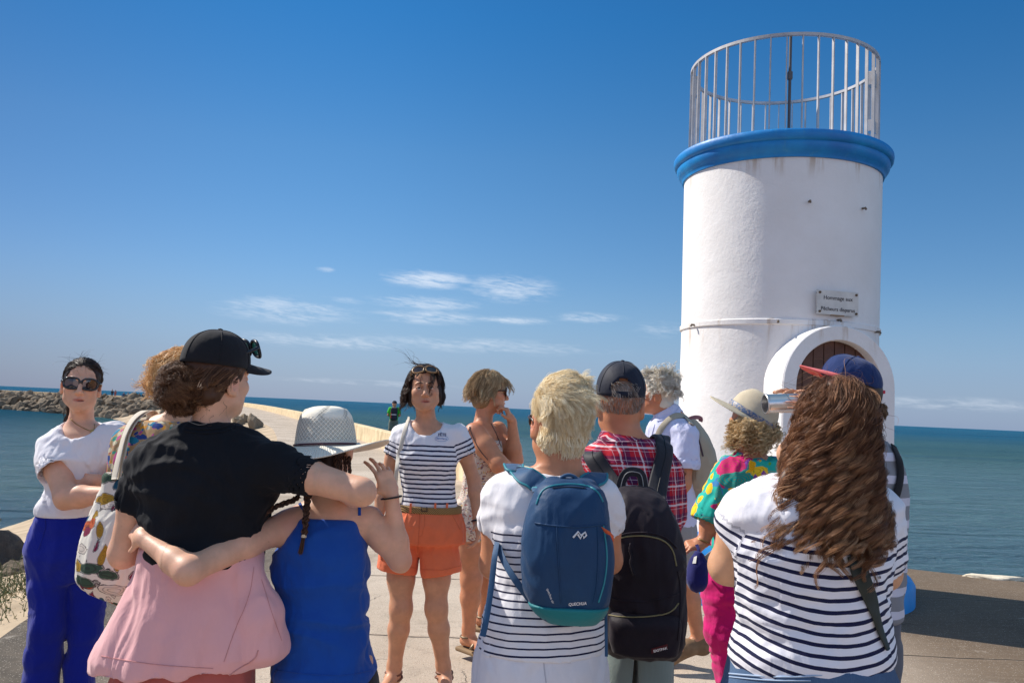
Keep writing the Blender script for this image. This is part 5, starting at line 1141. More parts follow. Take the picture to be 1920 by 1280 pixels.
    f=Field(); f.ell(hc,hr*1.02,M); f.ell(T(0,-.05,-.04),np.array([.062,.045,.04])*s,M,.02); f.ell(T(0,.085,-.03),np.array([.10,.075,.10])*s,M,.01,'s')
    for sx in (1,-1): f.ell(T(sx*.085,.005,-.02),np.array([.02,.035,.05])*s,M,.01,'s')
    V,Fq=f.mesh(.005); hs=mesh_obj('hair',V+vnormals(V,Fq)*(.003*noise3(V*np.array([60,60,60])))[:,None],Fq,hm,root,True,{'rnd':np.full(len(V),.25),'along':np.full(len(V),.2)})
    bc=W(340,728,Y-.06); br=np.array([.060,.056,.052]); hair_cap(hs,bc,np.eye(3),br*.88,hm,amp=.010,sc=45,h=.0045,name='bun')
    p,n,u=scalp(520,bc,np.eye(3),br*.9,lambda u:u[:,1]<.8,4,1); sw_=np.cross(n,nrm([.35,1,.2])); P=grow(p,sw_+n*.3,.11,18,.0,.55,22,[(bc,br*.86,np.eye(3))]); P=np.where(np.linalg.norm(P-bc,axis=2)[...,None]>.075,bc+(P-bc)/np.linalg.norm(P-bc,axis=2)[...,None]*.075,P); P=clump(P,8,.0036,1,.7); hair(hs,'bun_strands',curlify(P,.0045,.035,3),hm,.0007,.4,3)
    p,n,u=scalp(620,hc,M,hr,lambda u:(u[:,2]<.12)&(u[:,2]>-.98)&(u[:,1]<.25),6,1.03); P=grow(p,bc-p+n*.02,.085,12,.0,.25,20,[(hc,hr*1.03,M)]); hair(hs,'hair_strands',clump(curlify(P,.002,.05,3),4,.003,2,.6),hm,.0011,.5)
    p,n,u=scalp(26,T(0,-.035,-.05),M,np.array([.062,.05,.05])*s,lambda u:(u[:,2]<.0)&(u[:,1]<.6),9,1.0); P=grow(p,n+np.array([0,-.2,-.6]),np.abs(.04+.012*RNG.normal(size=26)),14,.35,.5,20); hair(hs,'loose_curls',curlify(P,.005,.035,7),hm,.0005,.4)
    cap,MM=ball_cap(root,T(0,-.012,.055),M,np.array([.0885,.114,.096])*s,cloth('black_cap_cotton',(.014,.014,.018),.15,6,bst=.2,sheen=.08),tilt=R(-6),brim_len=.092,base=-.006,seed=2)
    glasses(cap,T(.006,.122,.100),M@np.array(Matrix.Rotation(R(-14),3,'Z'))@np.array(Matrix.Rotation(R(18),3,'X')),1.08,mat('dark_blue_frame',(.012,.014,.022),.35),mat('green_mirror_lens',(.06,.42,.27),.2,spec=.9,metal=.2),lens=(.029,.024),temple=.135,thick=.0045)
    m_=MB(); P=[W(x,y,Y-.085) for x,y in ((352,789),(372,796),(388,794))]; m_.tube(spline(P,12),.0008,5); m_.build('necklace',mat('silver_chain',(.5,.48,.44),.3,metal=1),root,True)
person_c()

def person_d():
    Y=2.70; g=on_ground(610,Y); root=new_person(g[0],Y,'girl in wide pale sun hat and blue camisole, one hand raised to the brim')
    s=.92; M=frame(-.12,R(2),R(1)); Hc=W(618,836,Y)
    f=Field(); T=head(f,Hc,M,s)
    rows=prow([(1330,522,700,.12),(1265,524,696,.118),(1200,526,686,.105),(1150,526,682,.098),(1100,526,680,.096),(1050,524,684,.10),(1015,528,684,.10),(985,532,686,.092),(962,538,686,.082),(945,556,672,.068),(928,580,650,.05)],Y,0,.013)
    f.loft(rows,k=.02); f.cap(W(616,945,Y),Hc+np.array([0,-.015,-.06]),.046,.043,.025)
    SL=W(535,985,Y-.03);EL=W(352,1070,Y-.30);WL=W(268,1008,Y-.19); SR=W(692,975,Y);ER=W(750,1050,Y-.02);WR=W(733,925,Y-.015)
    arm(f,SL,EL,WL,(.044,.040,.034,.032,.022),.03,.05); arm(f,SR,ER,WR,(.044,.039,.032,.031,.020),.02,.045)
    hand(f,WL,WL-EL+np.array([0,.10,0]),(.3,.8,-.3),1,.82,curl=(35,38,42,46))
    hand(f,WR,W(706,850,Y-.0)-WR+np.array([-.0,.0,0]),(-.5,.85,.0),1,.80,curl=(18,22,36,50),spread=9,thumb=(.3,.8,.5))
    for h_ in (568,650): leg(f,W(h_,1250,Y),W(h_,1370,Y),W(h_,1560,Y),(.08,.066,.05,.046,.033),foot=(0,1,0))
    sk=skin('skin_child',(.74,.42,.28),fl=(.78,.34,.25))
    fill_body(root,f,sk,.008,[(WR-np.array([.12,.09,.10]),WR+np.array([.08,.09,.20]),.0028),(WL-.12,WL+.1,.0045),(ER-.1,ER+.1,.005)],(Hc,M,s),[(W(545,985,Y-.06),.06),(ER,.05),(EL,.05)])
    blu=cloth('royal_blue_jersey',(.008,.075,.37),.12,3,bst=.35,c2=(.006,.058,.31))
    f=Field(); f.loft(prow([(1290,514,704,.13),(1262,514,700,.126),(1200,518,688,.112),(1150,518,686,.104),(1110,518,684,.102),(1060,516,688,.107),(1030,516,690,.107),(1000,530,684,.102),(965,545,678,.09),(945,560,664,.08)],Y,0,.010),infl=.006,k=.01)
    f.plane(W(625,967,Y),(0,0,1)); f.plane((0,0,W(610,1272,Y)[2]),(.0,0,-1),0,None,.012,.08)
    for cx,cy,rx,rz in ((495,955,.132,.132),(735,960,.099,.123)): f.ell(W(cx,cy,Y),(rx,.3,rz),None,.012,'s')
    cm=garment(root,'camisole',f,blu,.0065,((.004,(10,9,6),2),(.010,(4,5,12),6),(.003,(22,20,16),9)))
    tb=bvh(root,cm)
    for P in ([(577,968),(570,955),(562,945),(560,935)],[(674,966),(674,955),(673,944),(671,934)]):
        H=[hit(tb,x,y,.001) for x,y in smoothpix(P)]; H=[h for h in H if h[0] is not None]
        if len(H)>2: ribbon([h[0] for h in H],[h[1] for h in H],.009,.003,'shoulder_strap',blu,cm)
    tc=bvh(cm); seam(tc,smoothpix([(516,1256),(560,1262),(620,1266),(660,1264),(698,1255)]),.0012,'hem_stitch',blu,cm)
    f=Field(); f.loft(prow([(1330,520,700,.13),(1250,520,698,.125)],Y))
    for h_ in (566,652): f.chain([W(h_,1290,Y),W(h_,1400,Y),W(h_,1500,Y)],[.088,.07,.06],.03)
    garment(root,'black_leggings',f,cloth('black_jersey',(.012,.012,.02),.1),.011)
    hm=hair_mat('dark_braid_hair',[(0,(.012,.006,.005)),(.5,(.05,.022,.014)),(1,(.17,.085,.05))],.38)
    hs=hair_cap(root,T(0,-.014,.03),M,np.array([.078,.094,.084])*s,hm,amp=.003,extra=lambda f:f.ell(T(0,-.045,-.06),np.array([.055,.04,.05]),M,.02),cut=[(T(0,.055,0),M@np.array([0,1,.2]))])
    def braid(P,r,n=70,name='braid'):
        P=spline(P,n); T_=np.gradient(P,axis=0);T_/=np.linalg.norm(T_,axis=1)[:,None]; A=np.cross(T_,[0,1,.01]);A/=np.linalg.norm(A,axis=1)[:,None];B=np.cross(T_,A); L=np.r_[0,np.cumsum(np.linalg.norm(np.diff(P,axis=0),axis=1))]; rr=np.interp(L/L[-1],[0,.75,1],[1,.8,.55])
        m_=[]
        for k in range(3):
            ph=L/(.034)*2*math.pi+k*2*math.pi/3; m_.append(P+(A*np.cos(ph)[:,None]*r*.62+B*np.sin(ph*2)[:,None]*r*.34)*rr[:,None])
        Q=np.array(m_); Q=np.repeat(Q,7,0)+RNG.normal(size=(21,1,3))*r*.19; hair(hs,name,Q,hm,r*.24,.8,5)
        return P
    e=braid([W(578,895,Y-.10),W(577,925,Y-.115),W(574,955,Y-.12),W(572,985,Y-.13),W(570,1003,Y-.135)],.0115)
    q=np.repeat(e[-1][None],50,0)+RNG.normal(size=(50,3))*.002; P=grow(q,np.tile([-.12,-.02,-1.],(50,1))+RNG.normal(size=(50,3))*.1,.055,10,.3,.15,20); hair(hs,'braid_end',P,hm,.0011,.4)
    b=MB(); b.tube([e[-1]+np.array([0,0,.003]),e[-1]-np.array([0,0,.006])],.0075,10); b.build('hair_tie',mat('cream_tie',(.6,.5,.35),.6),hs)
    e=braid([W(560,930,Y-.06),W(548,938,Y-.08),W(520,948,Y-.10),W(498,962,Y-.12),W(490,968,Y-.125)],.009); q=np.repeat(e[-1][None],50,0)+RNG.normal(size=(50,3))*.003; P=grow(q,np.tile([-.8,-.1,-.7],(50,1))+RNG.normal(size=(50,3))*.12,.06,10,.2,.2,20); hair(hs,'braid_end',P,hm,.001,.4)
    for px in (628,637,646,654): braid([W(px,855,Y-.08),W(px+1,870,Y-.085),W(px+2,888,Y-.085)],.006,30,'short_braid')
    # hair tie on the wrist
    b=MB(); q=WR+(ER-WR)*.06; ax=nrm(ER-WR); u=nrm(np.cross(ax,[0,1,.3])); v=np.cross(ax,u); b.tube([q+(u*math.cos(t)+v*math.sin(t))*.0305 for t in np.linspace(0,6.28,26)],.0028,8,False); b.build('wrist_band',mat('black_elastic',(.008,.008,.012),.6),root,True)
    # crocheted hat
    m,t=new_mat('crochet_straw'); hu=t.node('ShaderNodeAttribute',attribute_name='hu').outputs['Fac']; hv=t.node('ShaderNodeAttribute',attribute_name='hv').outputs['Fac']
    cro=t.step(hv,.016,.020); a=t.m('ADD',t.m('MULTIPLY',hu,20.0),t.m('MULTIPLY',hv,200)); b_=t.m('SUBTRACT',t.m('MULTIPLY',hu,20.0),t.m('MULTIPLY',hv,200))
    sa=t.m('ABSOLUTE',t.m('SINE',a)); sb=t.m('ABSOLUTE',t.m('SINE',b_)); net=t.m('MINIMUM',sa,sb); hole=t.step(net,.25,.75)
    big=t.m('ABSOLUTE',t.m('SINE',t.m('ADD',t.m('MULTIPLY',hu,3.0),t.m('MULTIPLY',t.m('ABSOLUTE',t.m('SUBTRACT',hv,.1)),26)))); solid=t.m('MULTIPLY',t.step(hv,.078,.10),t.step(big,.1,.5))
    hole=t.m('MULTIPLY',t.m('MULTIPLY',hole,cro),t.m('SUBTRACT',1,solid)); rib=t.m('ABSOLUTE',t.m('SINE',t.m('MULTIPLY',hu,t.m('ADD',70.0,0))))
    c=t.mix(hole,(.88,.82,.69),(.56,.52,.43)); c=t.mix(t.m('MULTIPLY',t.m('SUBTRACT',1,cro),t.m('MULTIPLY',rib,.4)),c,(.60,.54,.43)); t.put(t.b.inputs['Base Color'],c); t.b.inputs['Roughness'].default_value=.9
    fine=t.noise(t.co,260,2,.6); bump(t,t.m('ADD',t.m('ADD',t.m('MULTIPLY',hole,-1.2),t.m('MULTIPLY',fine,.4)),t.m('MULTIPLY',t.m('MULTIPLY',rib,t.m('SUBTRACT',1,cro)),.6)),.9,.004)
    HM=frame(0,R(-4),R(-4)); hc=W(611,838,Y-.012)
    def brim(th):
        d=math.sin(th); fb=math.cos(th); return .088+.012*abs(d), (.018 if d>0 else .030)*abs(d)**1.5-.034*(1 if fb<0 else .6)*abs(fb)**1.6+.004*math.sin(3*th+1)
    hat=sun_hat(root,hc,HM,(.0925,.112),brim,m,mat('burgundy_cord',(.10,.03,.045),.7),name='crochet_hat',ch=.122,taper=.87,cord=True)
    for px,py,yy in ((615,838,Y-.10),(563,822,Y-.05),(672,834,Y-.04)):
        b=MB(); b.lathe(W(px,py,yy),[(.0001,.008),(.0055,.006),(.008,0),(.0055,-.006),(.0001,-.008)],14); o=b.build('bead',mat('cream_bead',(.62,.60,.55),.6,.2,200),hat,True)
person_d()
def person_f():
    Y=5.2; g=on_ground(900,Y); root=new_person(g[0],Y,'woman with streaked blonde bob in flowered strappy playsuit, hand at her chin')
    s=1.03; M=frame(-1.30,R(0),R(0)); Hc=W(918,735,Y)
    f=Field(); T=head(f,Hc,M,s)
    rows=prow([(1010,858,915,.12),(985,858,918,.125),(950,862,922,.115),(915,868,925,.10),(880,872,932,.10),(850,876,940,.105,.01),(825,876,938,.09,.01),(803,880,932,.07),(788,890,922,.05)],Y,0,.013)
    f.loft(rows,k=.02); f.cap(W(905,798,Y),Hc+M@np.array([0,-.02,-.06]),.055,.050,.03)
    SL=W(890,812,Y-.10);EL=W(936,870,Y-.20);WL=W(960,884,Y+.04); SR=W(934,806,Y+.09);ER=W(966,862,Y+.0);WR=W(960,790,Y-.05)
    arm(f,SL,EL,WL,(.064,.060,.050,.046,.028),.025,.05); arm(f,SR,ER,WR,(.054,.050,.046,.042,.026)); hand(f,WL,(.1,1,0),(0,0,1),1,.8); hand(f,WR,W(948,762,Y-.06)-WR,(-.9,.1,-.3),1,.95,curl=(58,62,66,70),thumb=(.7,.5,.5))
    leg(f,W(878,985,Y-.03),W(884,1085,Y-.04),W(878,1192,Y-.02),(.092,.078,.057,.056,.034),foot=(.7,-.75,0)); leg(f,W(902,985,Y+.10),W(916,1075,Y+.12),W(908,1155,Y+.18),(.088,.074,.054,.052,.034),foot=(.8,-.4,0))
    fill_body(root,f,SK_RED,.009,[(Hc-.17,Hc+.17,.0035),(WR-.11,WR+.13,.0035)],(Hc,M,s),[(T(.05,.07,-.02),.03),(W(893,800,Y-.1),.08)])
    m=floral('ditsy_flower_print',(.60,.53,.45),[(.50,.12,.10),(.30,.25,.22),(.62,.42,.15),(.14,.10,.16),(.60,.50,.42),(.25,.10,.09)],75,.36,dens=.95)
    f=Field(); f.loft([r for r in rows if r[0]<W(905,822,Y)[2]],infl=.016)
    f.sleeve(W(880,965,Y-.03),W(880,1000,Y-.04),.102,.108,.03,.01,.05); f.sleeve(W(903,965,Y+.09),W(905,990,Y+.10),.098,.102,.03,.01,.05)
    d_=garment(root,'flower_playsuit',f,m,.008,((.006,(14,14,5),3),(.004,(26,22,9),5)))
    tb=bvh(root,d_)
    for P in ([(880,800),(886,818),(898,842),(915,862)],[(920,793),(930,812),(940,838)],[(882,800),(877,812),(872,830)]):
        H=[hit(tb,x,y,.001)[0] for x,y in smoothpix(P)]; H=[h for h in H if h is not None]
        if len(H)>2: b=MB(); b.tube(H,.003,6); b.build('thin_strap',mat('dark_strap',(.12,.07,.06),.8),d_,True)
    hm=hair_mat('streaked_blonde_hair',[(0,(.12,.075,.035)),(.4,(.38,.25,.13)),(.75,(.70,.52,.30)),(1,(.92,.78,.52))],.42)
    hc=T(0,-.016,.036); hr=np.array([.082,.100,.090])*s
    f=Field(); f.ell(hc,hr,M); f.ell(T(0,-.045,-.045),np.array([.074,.06,.06])*s,M,.02); f.ell(T(0,.10,-.03),np.array([.10,.075,.085])*s,M,.01,'s')
    V,Fq=f.mesh(.006); hs=mesh_obj('hair',V+vnormals(V,Fq)*(.004*noise3(V*60))[:,None],Fq,hm,root,True,{'rnd':np.full(len(V),.2),'along':np.full(len(V),.2)})
    p,n,u=scalp(560,hc,M,hr,lambda u:(u[:,2]>-.3)&((u[:,1]<.45)|(u[:,2]>.5)),5,1.02); top=T(0,.0,.12); d=tangent(p-top+np.array([0,0,-.03]),n)+n*.08
    P=grow(p,d,np.where(u[:,2]>.3,.115,.075)*(1+.15*RNG.normal(size=len(p))),12,.25,.35,18,[(hc,hr,M),(T(0,-.045,-.045),np.array([.074,.06,.06])*s,M)],wind=(-.15,0,0)); hair(hs,'hair_strands',clump(curlify(P,.003,.06,2),9,.0040,1,.5),hm,.0008,.4,3)
    glasses(root,T(0,.094,.004),M,1,mat('brown_frame',(.05,.02,.015),.3),mat('brown_lens',(.02,.012,.012),.1,spec=.8),lens=(.030,.024),temple=.11)
    lea=mat('bronze_sandal_leather',(.20,.14,.08),.4,.2,20,metal=.3)
    for A,d in ((W(878,1192,Y-.02),(.7,-.75,0)),(W(908,1155,Y+.18),(.8,-.4,0))):
        d=nrm(d); s_=np.array([d[1],-d[0],0]); MM=np.stack([s_,d,[0,0,1]],1); sa=MB(); z0=A[2]-.085
        for o_,hh in ((.13,.012),(.075,.035)):
            sa.tube([A+d*o_+s_*x+np.array([0,0,z0-A[2]+.025+hh*1.3*math.cos(x/.048*1.5)]) for x in np.linspace(-.045,.045,9)],.010,8,squash=((0,0,1),.35))
        sa.tube([A+np.array([math.cos(t)*.044,math.sin(t)*.044,-.0]) for t in np.linspace(0,6.28,16)],.006,6,False); o=sa.build('sandal',lea,root,True)
        q=Field(); q.box(A*np.array([1,1,0])+np.array([0,0,z0+.008])+d*.055,(.043,.125,.014),.012,MM); V,Fq=q.mesh(.006); x=mesh_obj('sole',V,Fq,mat('cork_sole',(.26,.17,.09),.8),root); x.parent=o
person_f()

def seam_poly(tb,P,r,name,mt,par,k=2,**kw): return seam(tb,smoothpix(P,k),r,name,mt,par,**kw)
def person_g():
    Y=2.5; g=on_ground(1020,Y); root=new_person(g[0],Y,'woman with short white-blonde hair seen from behind, white top with navy stripes below, white trousers')
    s=1.01; M=frame(.22,R(2),R(4)); Hc=W(1051,795,Y)
    f=Field(); T=head(f,Hc,M,s)
    rows=prow([(1250,900,1128,.12),(1200,900,1130,.135),(1150,908,1130,.13),(1100,926,1132,.115),(1050,928,1136,.112),(1000,922,1140,.115),(960,922,1140,.112),(925,922,1140,.10),(905,930,1140,.085),(890,955,1118,.066),(878,985,1095,.05)],Y,0,.013)
    f.loft(rows,k=.02); f.cap(W(1048,895,Y),Hc+np.array([.0,-.02,-.05]),.060,.058,.04)
    SL=W(938,935,Y);EL=W(924,1058,Y+.03);WL=W(985,1075,Y+.24); SR=W(1130,935,Y);ER=W(1142,1050,Y+.05);WR=W(1110,1060,Y+.26)
    arm(f,SL,EL,WL,(.044,.042,.037,.036,.025)); arm(f,SR,ER,WR,(.044,.042,.037,.036,.025)); hand(f,WL,WL-EL,(0,.2,-1),-1,.9); hand(f,WR,WR-ER,(0,.2,-1),1,.9)
    for h_ in (955,1078): leg(f,W(h_,1230,Y),W(h_,1380,Y),W(h_,1560,Y),(.08,.065,.05,.05,.037),foot=(0,1,0))
    fill_body(root,f,SK_RED,.0095,[(Hc-.17,Hc+.17,.004)],(Hc,M,s),[(T(.08,-.01,-.01),.035),(T(-.08,-.01,-.01),.035)])
    f=Field(); f.loft([r for r in rows if r[0]>W(1015,1215,Y)[2] and r[0]<W(1015,885,Y)[2]]+prow([(1225,894,1134,.15)],Y,0,.013),infl=.012)
    cl=SL+(EL-SL)*.50; cr=SR+(ER-SR)*.52; f.sleeve(SL,cl,.050,.054,.03,.007); f.sleeve(SR,cr,.050,.054,.03,.007); f.plane((0,0,W(1015,1216,Y)[2]),(.03,0,-1),0,None,.012,.06)
    f.ell(W(1040,868,Y),(.118,.12,.042),None,.006,'s')
    z0=W(1015,890,Y)[2]; sf=stripe_attr(z0,(),lambda V:.010*np.sin((V[:,0]-W(1015,1000,Y)[0])*6)); top=z0-W(930,986,Y)[2]
    m=stripes('breton_tunic',(.78,.77,.80),M_NAVY,.0195,.24,top,.003)
    def at(V):
        a=sf(V); 
        for A,B in ((SL,cl),(SR,cr)):
            n=nrm(B-A); q=V-A-((V-A)@n)[:,None]*n; k=(np.linalg.norm(q,axis=1)<.075)&(np.abs(V[:,0]-W(1032,1000,Y)[0])>.165); a['stripe']=np.where(k&(V[:,2]>(B[2]-.02)),0,a['stripe'])
        return a
    tee=garment(root,'striped_top',f,m,.0065,((.004,(10,9,8),2),(.0025,(24,20,14),5),(.005,(5,5,14),9)),at)
    f=Field(); f.loft(prow([(1300,893,1134,.13),(1250,895,1133,.145),(1205,899,1130,.136),(1190,903,1127,.130)],Y,0,.010),infl=.004)
    for h_ in (954,1076): f.chain([W(h_,1260,Y),W(h_,1400,Y),W(h_,1540,Y)],[.094,.084,.078],.03)
    tr_=garment(root,'trousers',f,cloth('white_cotton_trousers',(.74,.73,.77),.04,3,bst=.35),.009,((.005,(10,10,5),3),(.004,(20,18,9),6)))
    tb=bvh(tr_); seam_poly(tb,[(1018,1222),(1020,1250),(1024,1280)],.0012,'seam',mat('grey_stitch',(.5,.5,.55),.9),tr_)
    hm=hair_mat('white_blonde_hair',[(0,(.56,.38,.17)),(.35,(.86,.68,.40)),(.7,(.97,.86,.62)),(1,(.97,.92,.78))],.4)
    hc=T(0,-.012,.043); hr=np.array([.078,.100,.096])*s
    f=Field(); f.ell(hc,hr,M); f.ell(T(0,-.045,-.030),np.array([.062,.048,.052])*s,M,.02); f.ell(T(0,.085,-.03),np.array([.10,.075,.10])*s,M,.01,'s')
    for sx in(-1,1): f.ell(T(sx*.088,.0,-.018),np.array([.024,.042,.050])*s,M,.01,'s')
    V,Fq=f.mesh(.005); hs=mesh_obj('hair',V+vnormals(V,Fq)*(.003*noise3(V*np.array([80,80,30])))[:,None],Fq,hm,root,True,{'rnd':np.full(len(V),.6),'along':np.full(len(V),.3)})
    p,n,u=scalp(1300,hc,M,hr,lambda u:(u[:,2]>-.40)&(u[:,1]<.6)&~((u[:,2]<-.12)&(np.abs(u[:,0])>.70)),5,1.02); sw_=tangent(np.array([.55,.15,.75]),n)*np.clip(u[:,2]*1.2+.25,0,1)[:,None]+tangent(np.array([.25,0,-1.]),n)*np.clip(.8-u[:,2]*1.4,.05,1)[:,None]
    P=grow(p,sw_+n*.05,np.where(u[:,2]>.2,.052,.038)*(1+.15*RNG.normal(size=len(p))),12,.14,.28,15,[(hc,hr*1.01,M)],wind=(.04,0,-.10)); hair(hs,'hair_strands',clump(curlify(P,.002,.06,2),14,.0042,1,.55),hm,.0005,.35,3)
    p,n,u=scalp(520,T(0,-.045,-.028),M,np.array([.063,.050,.056])*s,lambda u:(u[:,2]<.4)&(u[:,2]>-.80)&(u[:,1]<.3),7,1.0); P=grow(p,tangent(np.array([.15,0,-1.]),n)+n*.08,.028,9,.1,.3,20); hair(hs,'nape_strands',clump(P,4,.003,3,.4),hm,.0009,.35)
    glasses(root,T(0,.100,.002),M,1.05,mat('tortoise_dark_frame',(.06,.03,.015),.3,.5,60),mat('dark_lens_b',(.02,.015,.015),.08,spec=.9),lens=(.031,.024),splay=.016)
    # blue backpack
    navy=cloth('pack_navy_nylon',(.012,.055,.135),.15,5,rough=.55,sheen=.05,bst=.45,c2=(.009,.04,.105),wsc=9); teal=cloth('pack_teal_nylon',(.012,.20,.23),.12,5,rough=.5,sheen=.05,bst=.2); teald=mat('pack_teal_piping',(.02,.22,.28),.5)
    YB=Y-.19; c=W(1065,1160,YB); bag=empty('backpack',tuple(c),'small navy blue backpack with teal base and white wave logo, worn over a striped top','backpack')
    f=Field(); f.loft(prow([(1164,1036,1108,.030,.03),(1150,1012,1124,.055,.02),(1120,992,1137,.075,.01),(1070,984,1143,.085),(1020,984,1144,.088),(975,990,1140,.085,.005),(940,1000,1134,.076,.012),(915,1010,1124,.062,.025),(900,1024,1110,.035,.04)],YB),n=2.6,k=.01)
    def puff(V,N_):
        k=np.clip((V[:,2]-c[2])/.02,0,1); return V
    b_=garment(bag,'pack_body',f,navy,.0055,((.006,(8,8,4),3),(.003,(20,18,8),8)))
    f=Field(); f.loft(prow([(1166,1034,1110,.034,.028),(1150,1012,1124,.058,.018),(1128,996,1134,.075,.008)],YB),n=2.6,k=.01,infl=.011); f.plane(W(1065,1142,YB-.09),(.05,0,1)); garment(bag,'base_panel',f,teal,.0055,())
    tb=bvh(b_)
    seam_poly(tb,[(1003,980),(1040,986),(1090,988),(1136,982)],.0022,'flap_seam',navy,bag); seam_poly(tb,[(1044,986),(1046,1040),(1050,1090),(1052,1130)],.0018,'seam',navy,bag); seam_poly(tb,[(1120,986),(1122,1040),(1120,1090),(1112,1130)],.0018,'seam',navy,bag)
    seam_poly(tb,[(1006,945),(1014,922),(1030,911),(1065,907),(1100,910),(1120,920),(1130,940)],.0026,'top_piping',teald,bag); seam_poly(tb,[(1131,985),(1139,1040),(1134,1090),(1122,1128)],.0024,'side_piping',teald,bag)
    seam_poly(tb,[(1036,915),(1065,912),(1098,915)],.0018,'zip',mat('zip_dark',(.02,.03,.05),.5),bag)
    white=mat('print_white',(.8,.8,.82),.6)
    L=[(1074,1007),(1084,996),(1089,1003),(1097,997),(1099,1003),(1094,1008),(1092,1001),(1088,1009),(1083,1001),(1077,1008)]; H=[hit(tb,x,y,.0025)[0] for x,y in L]
    if all(h is not None for h in H): q=MB(); q.tube(H[:9],.0026,6); q.build('wave_logo',white,bag)
    text_decal(tb,'QUECHUA',1083,1131,34,R(-4),'lettering',white,bag,.02,.15,1.1)
    text_decal(tb,'quechua air',1032,1116,30,R(68),'side_lettering',white,bag,.0,0,1)
    org=mat('orange_pull',(.75,.13,.04),.6); 
    q=MB(); 
    for i in range(4): q.tube([W(1128+i*2,988+i*3,YB-.075),W(1143+i,997+i*2,YB-.085),W(1150,1005+i*3,YB-.06)],.0018,6)
    q.build('zip_pull',org,bag,True)
    # straps
    st=cloth('strap_blue',(.03,.09,.19),.12,6,rough=.6,bst=.2)
    tb2=bvh(root,tee)
    def over(P,off=.006): return [hit(tb2,x,y,off) for x,y in P]
    for P,dxs in (([(1012,912),(1000,902),(985,893),(973,886),(966,884)],-1),([(1096,912),(1108,904),(1118,900)],1)):
        H=[h for h in over(P) if h[0] is not None]
        if len(H)<2: continue
        pts=[W(P[0][0]+ -dxs*6,P[0][1]+6,YB+.03)]+[h[0] for h in H]; e=pts[-1]; pts+= [e+np.array([dxs*.006,.05,.008]),e+np.array([dxs*.0,.13,-.02]),e+np.array([-dxs*.01,.17,-.12]),e+np.array([dxs*.0,.15,-.24]),e+np.array([dxs*.03,.05,-.33])]
        nn=[(0,-1,.3)]+[h[1] for h in H]+[(0,0,1),(0,.6,.8),(0,1,0),(0,1,-.2),(0,.7,-.5)]
        r_=ribbon(spline(pts,40),spline(nn,40),.055,.010,'shoulder_strap',st,bag)
        for sd in(-1,1):
            a=np.array(spline(pts,40)); T_=np.gradient(a,axis=0);T_/=np.linalg.norm(T_,axis=1)[:,None]; N_=np.array([nrm(x) for x in spline(nn,40)]); S2=np.cross(T_,N_); q=MB(); q.tube(list(a+S2*sd*.0265+N_*.003),.0035,6); o=q.build('strap_edge',teald,bag,True)
    q=MB(); q.tube(spline([W(1050,910,YB+.02),W(1052,896,YB+.02),W(1066,890,YB+.02),W(1080,896,YB+.02),W(1080,910,YB+.02)],20),.005,8); q.build('loop_handle',st,bag,True)
    for P,w_ in (([W(934,1008,Y-.06),W(928,1040,Y-.12),W(921,1100,Y-.15),W(912,1160,Y-.165),W(905,1192,Y-.17)],.016),([W(930,1008,Y-.06),W(942,1045,Y-.12),W(965,1085,Y-.165),W(995,1125,Y-.17)],.018),([W(1134,1110,Y-.13),W(1136,1160,Y-.16),W(1137,1230,Y-.17)],.008)):
        ribbon(spline(P,24),np.tile([-.3,-1,0],(24,1)),w_,.0025,'adjuster_strap',st,bag)
person_g()

def plaid_mat():
    m,t=new_mat('red_plaid'); x,y,z=t.xyz(t.co); n=t.m('MULTIPLY',t.m('SUBTRACT',t.noise(t.co,6,3,.5),.5),.012); x=t.m('ADD',x,n); z=t.m('ADD',z,n); th=t.m('ADD',x,t.m('MULTIPLY',y,.7))
    def band(v,p,o,w): 
        f=t.m('FRACT',t.m('DIVIDE',t.m('ADD',v,o+10),p)); return t.m('LESS_THAN',f,w)
    c=(.50,.018,.035,1)[:3]
    c=t.mix(t.m('MULTIPLY',band(z,.062,.0,.36),.62),c,(.012,.014,.075)); c=t.mix(t.m('MULTIPLY',band(th,.068,.01,.34),.62),c,(.012,.014,.075))
    c=t.mix(t.m('MULTIPLY',band(z,.062,.012,.10),.7),c,(.80,.72,.74)); c=t.mix(t.m('MULTIPLY',band(th,.068,.022,.08),.62),c,(.82,.76,.78)); c=t.mix(t.m('MULTIPLY',band(z,.031,.022,.05),.6),c,(.75,.6,.62)); c=t.mix(t.m('MULTIPLY',band(th,.034,.004,.05),.5),c,(.7,.55,.6))
    t.put(t.b.inputs['Base Color'],c); t.b.inputs['Roughness'].default_value=.85; t.b.inputs['Specular IOR Level'].default_value=.2; cloth_bump(t,900,.35,1.2); return m
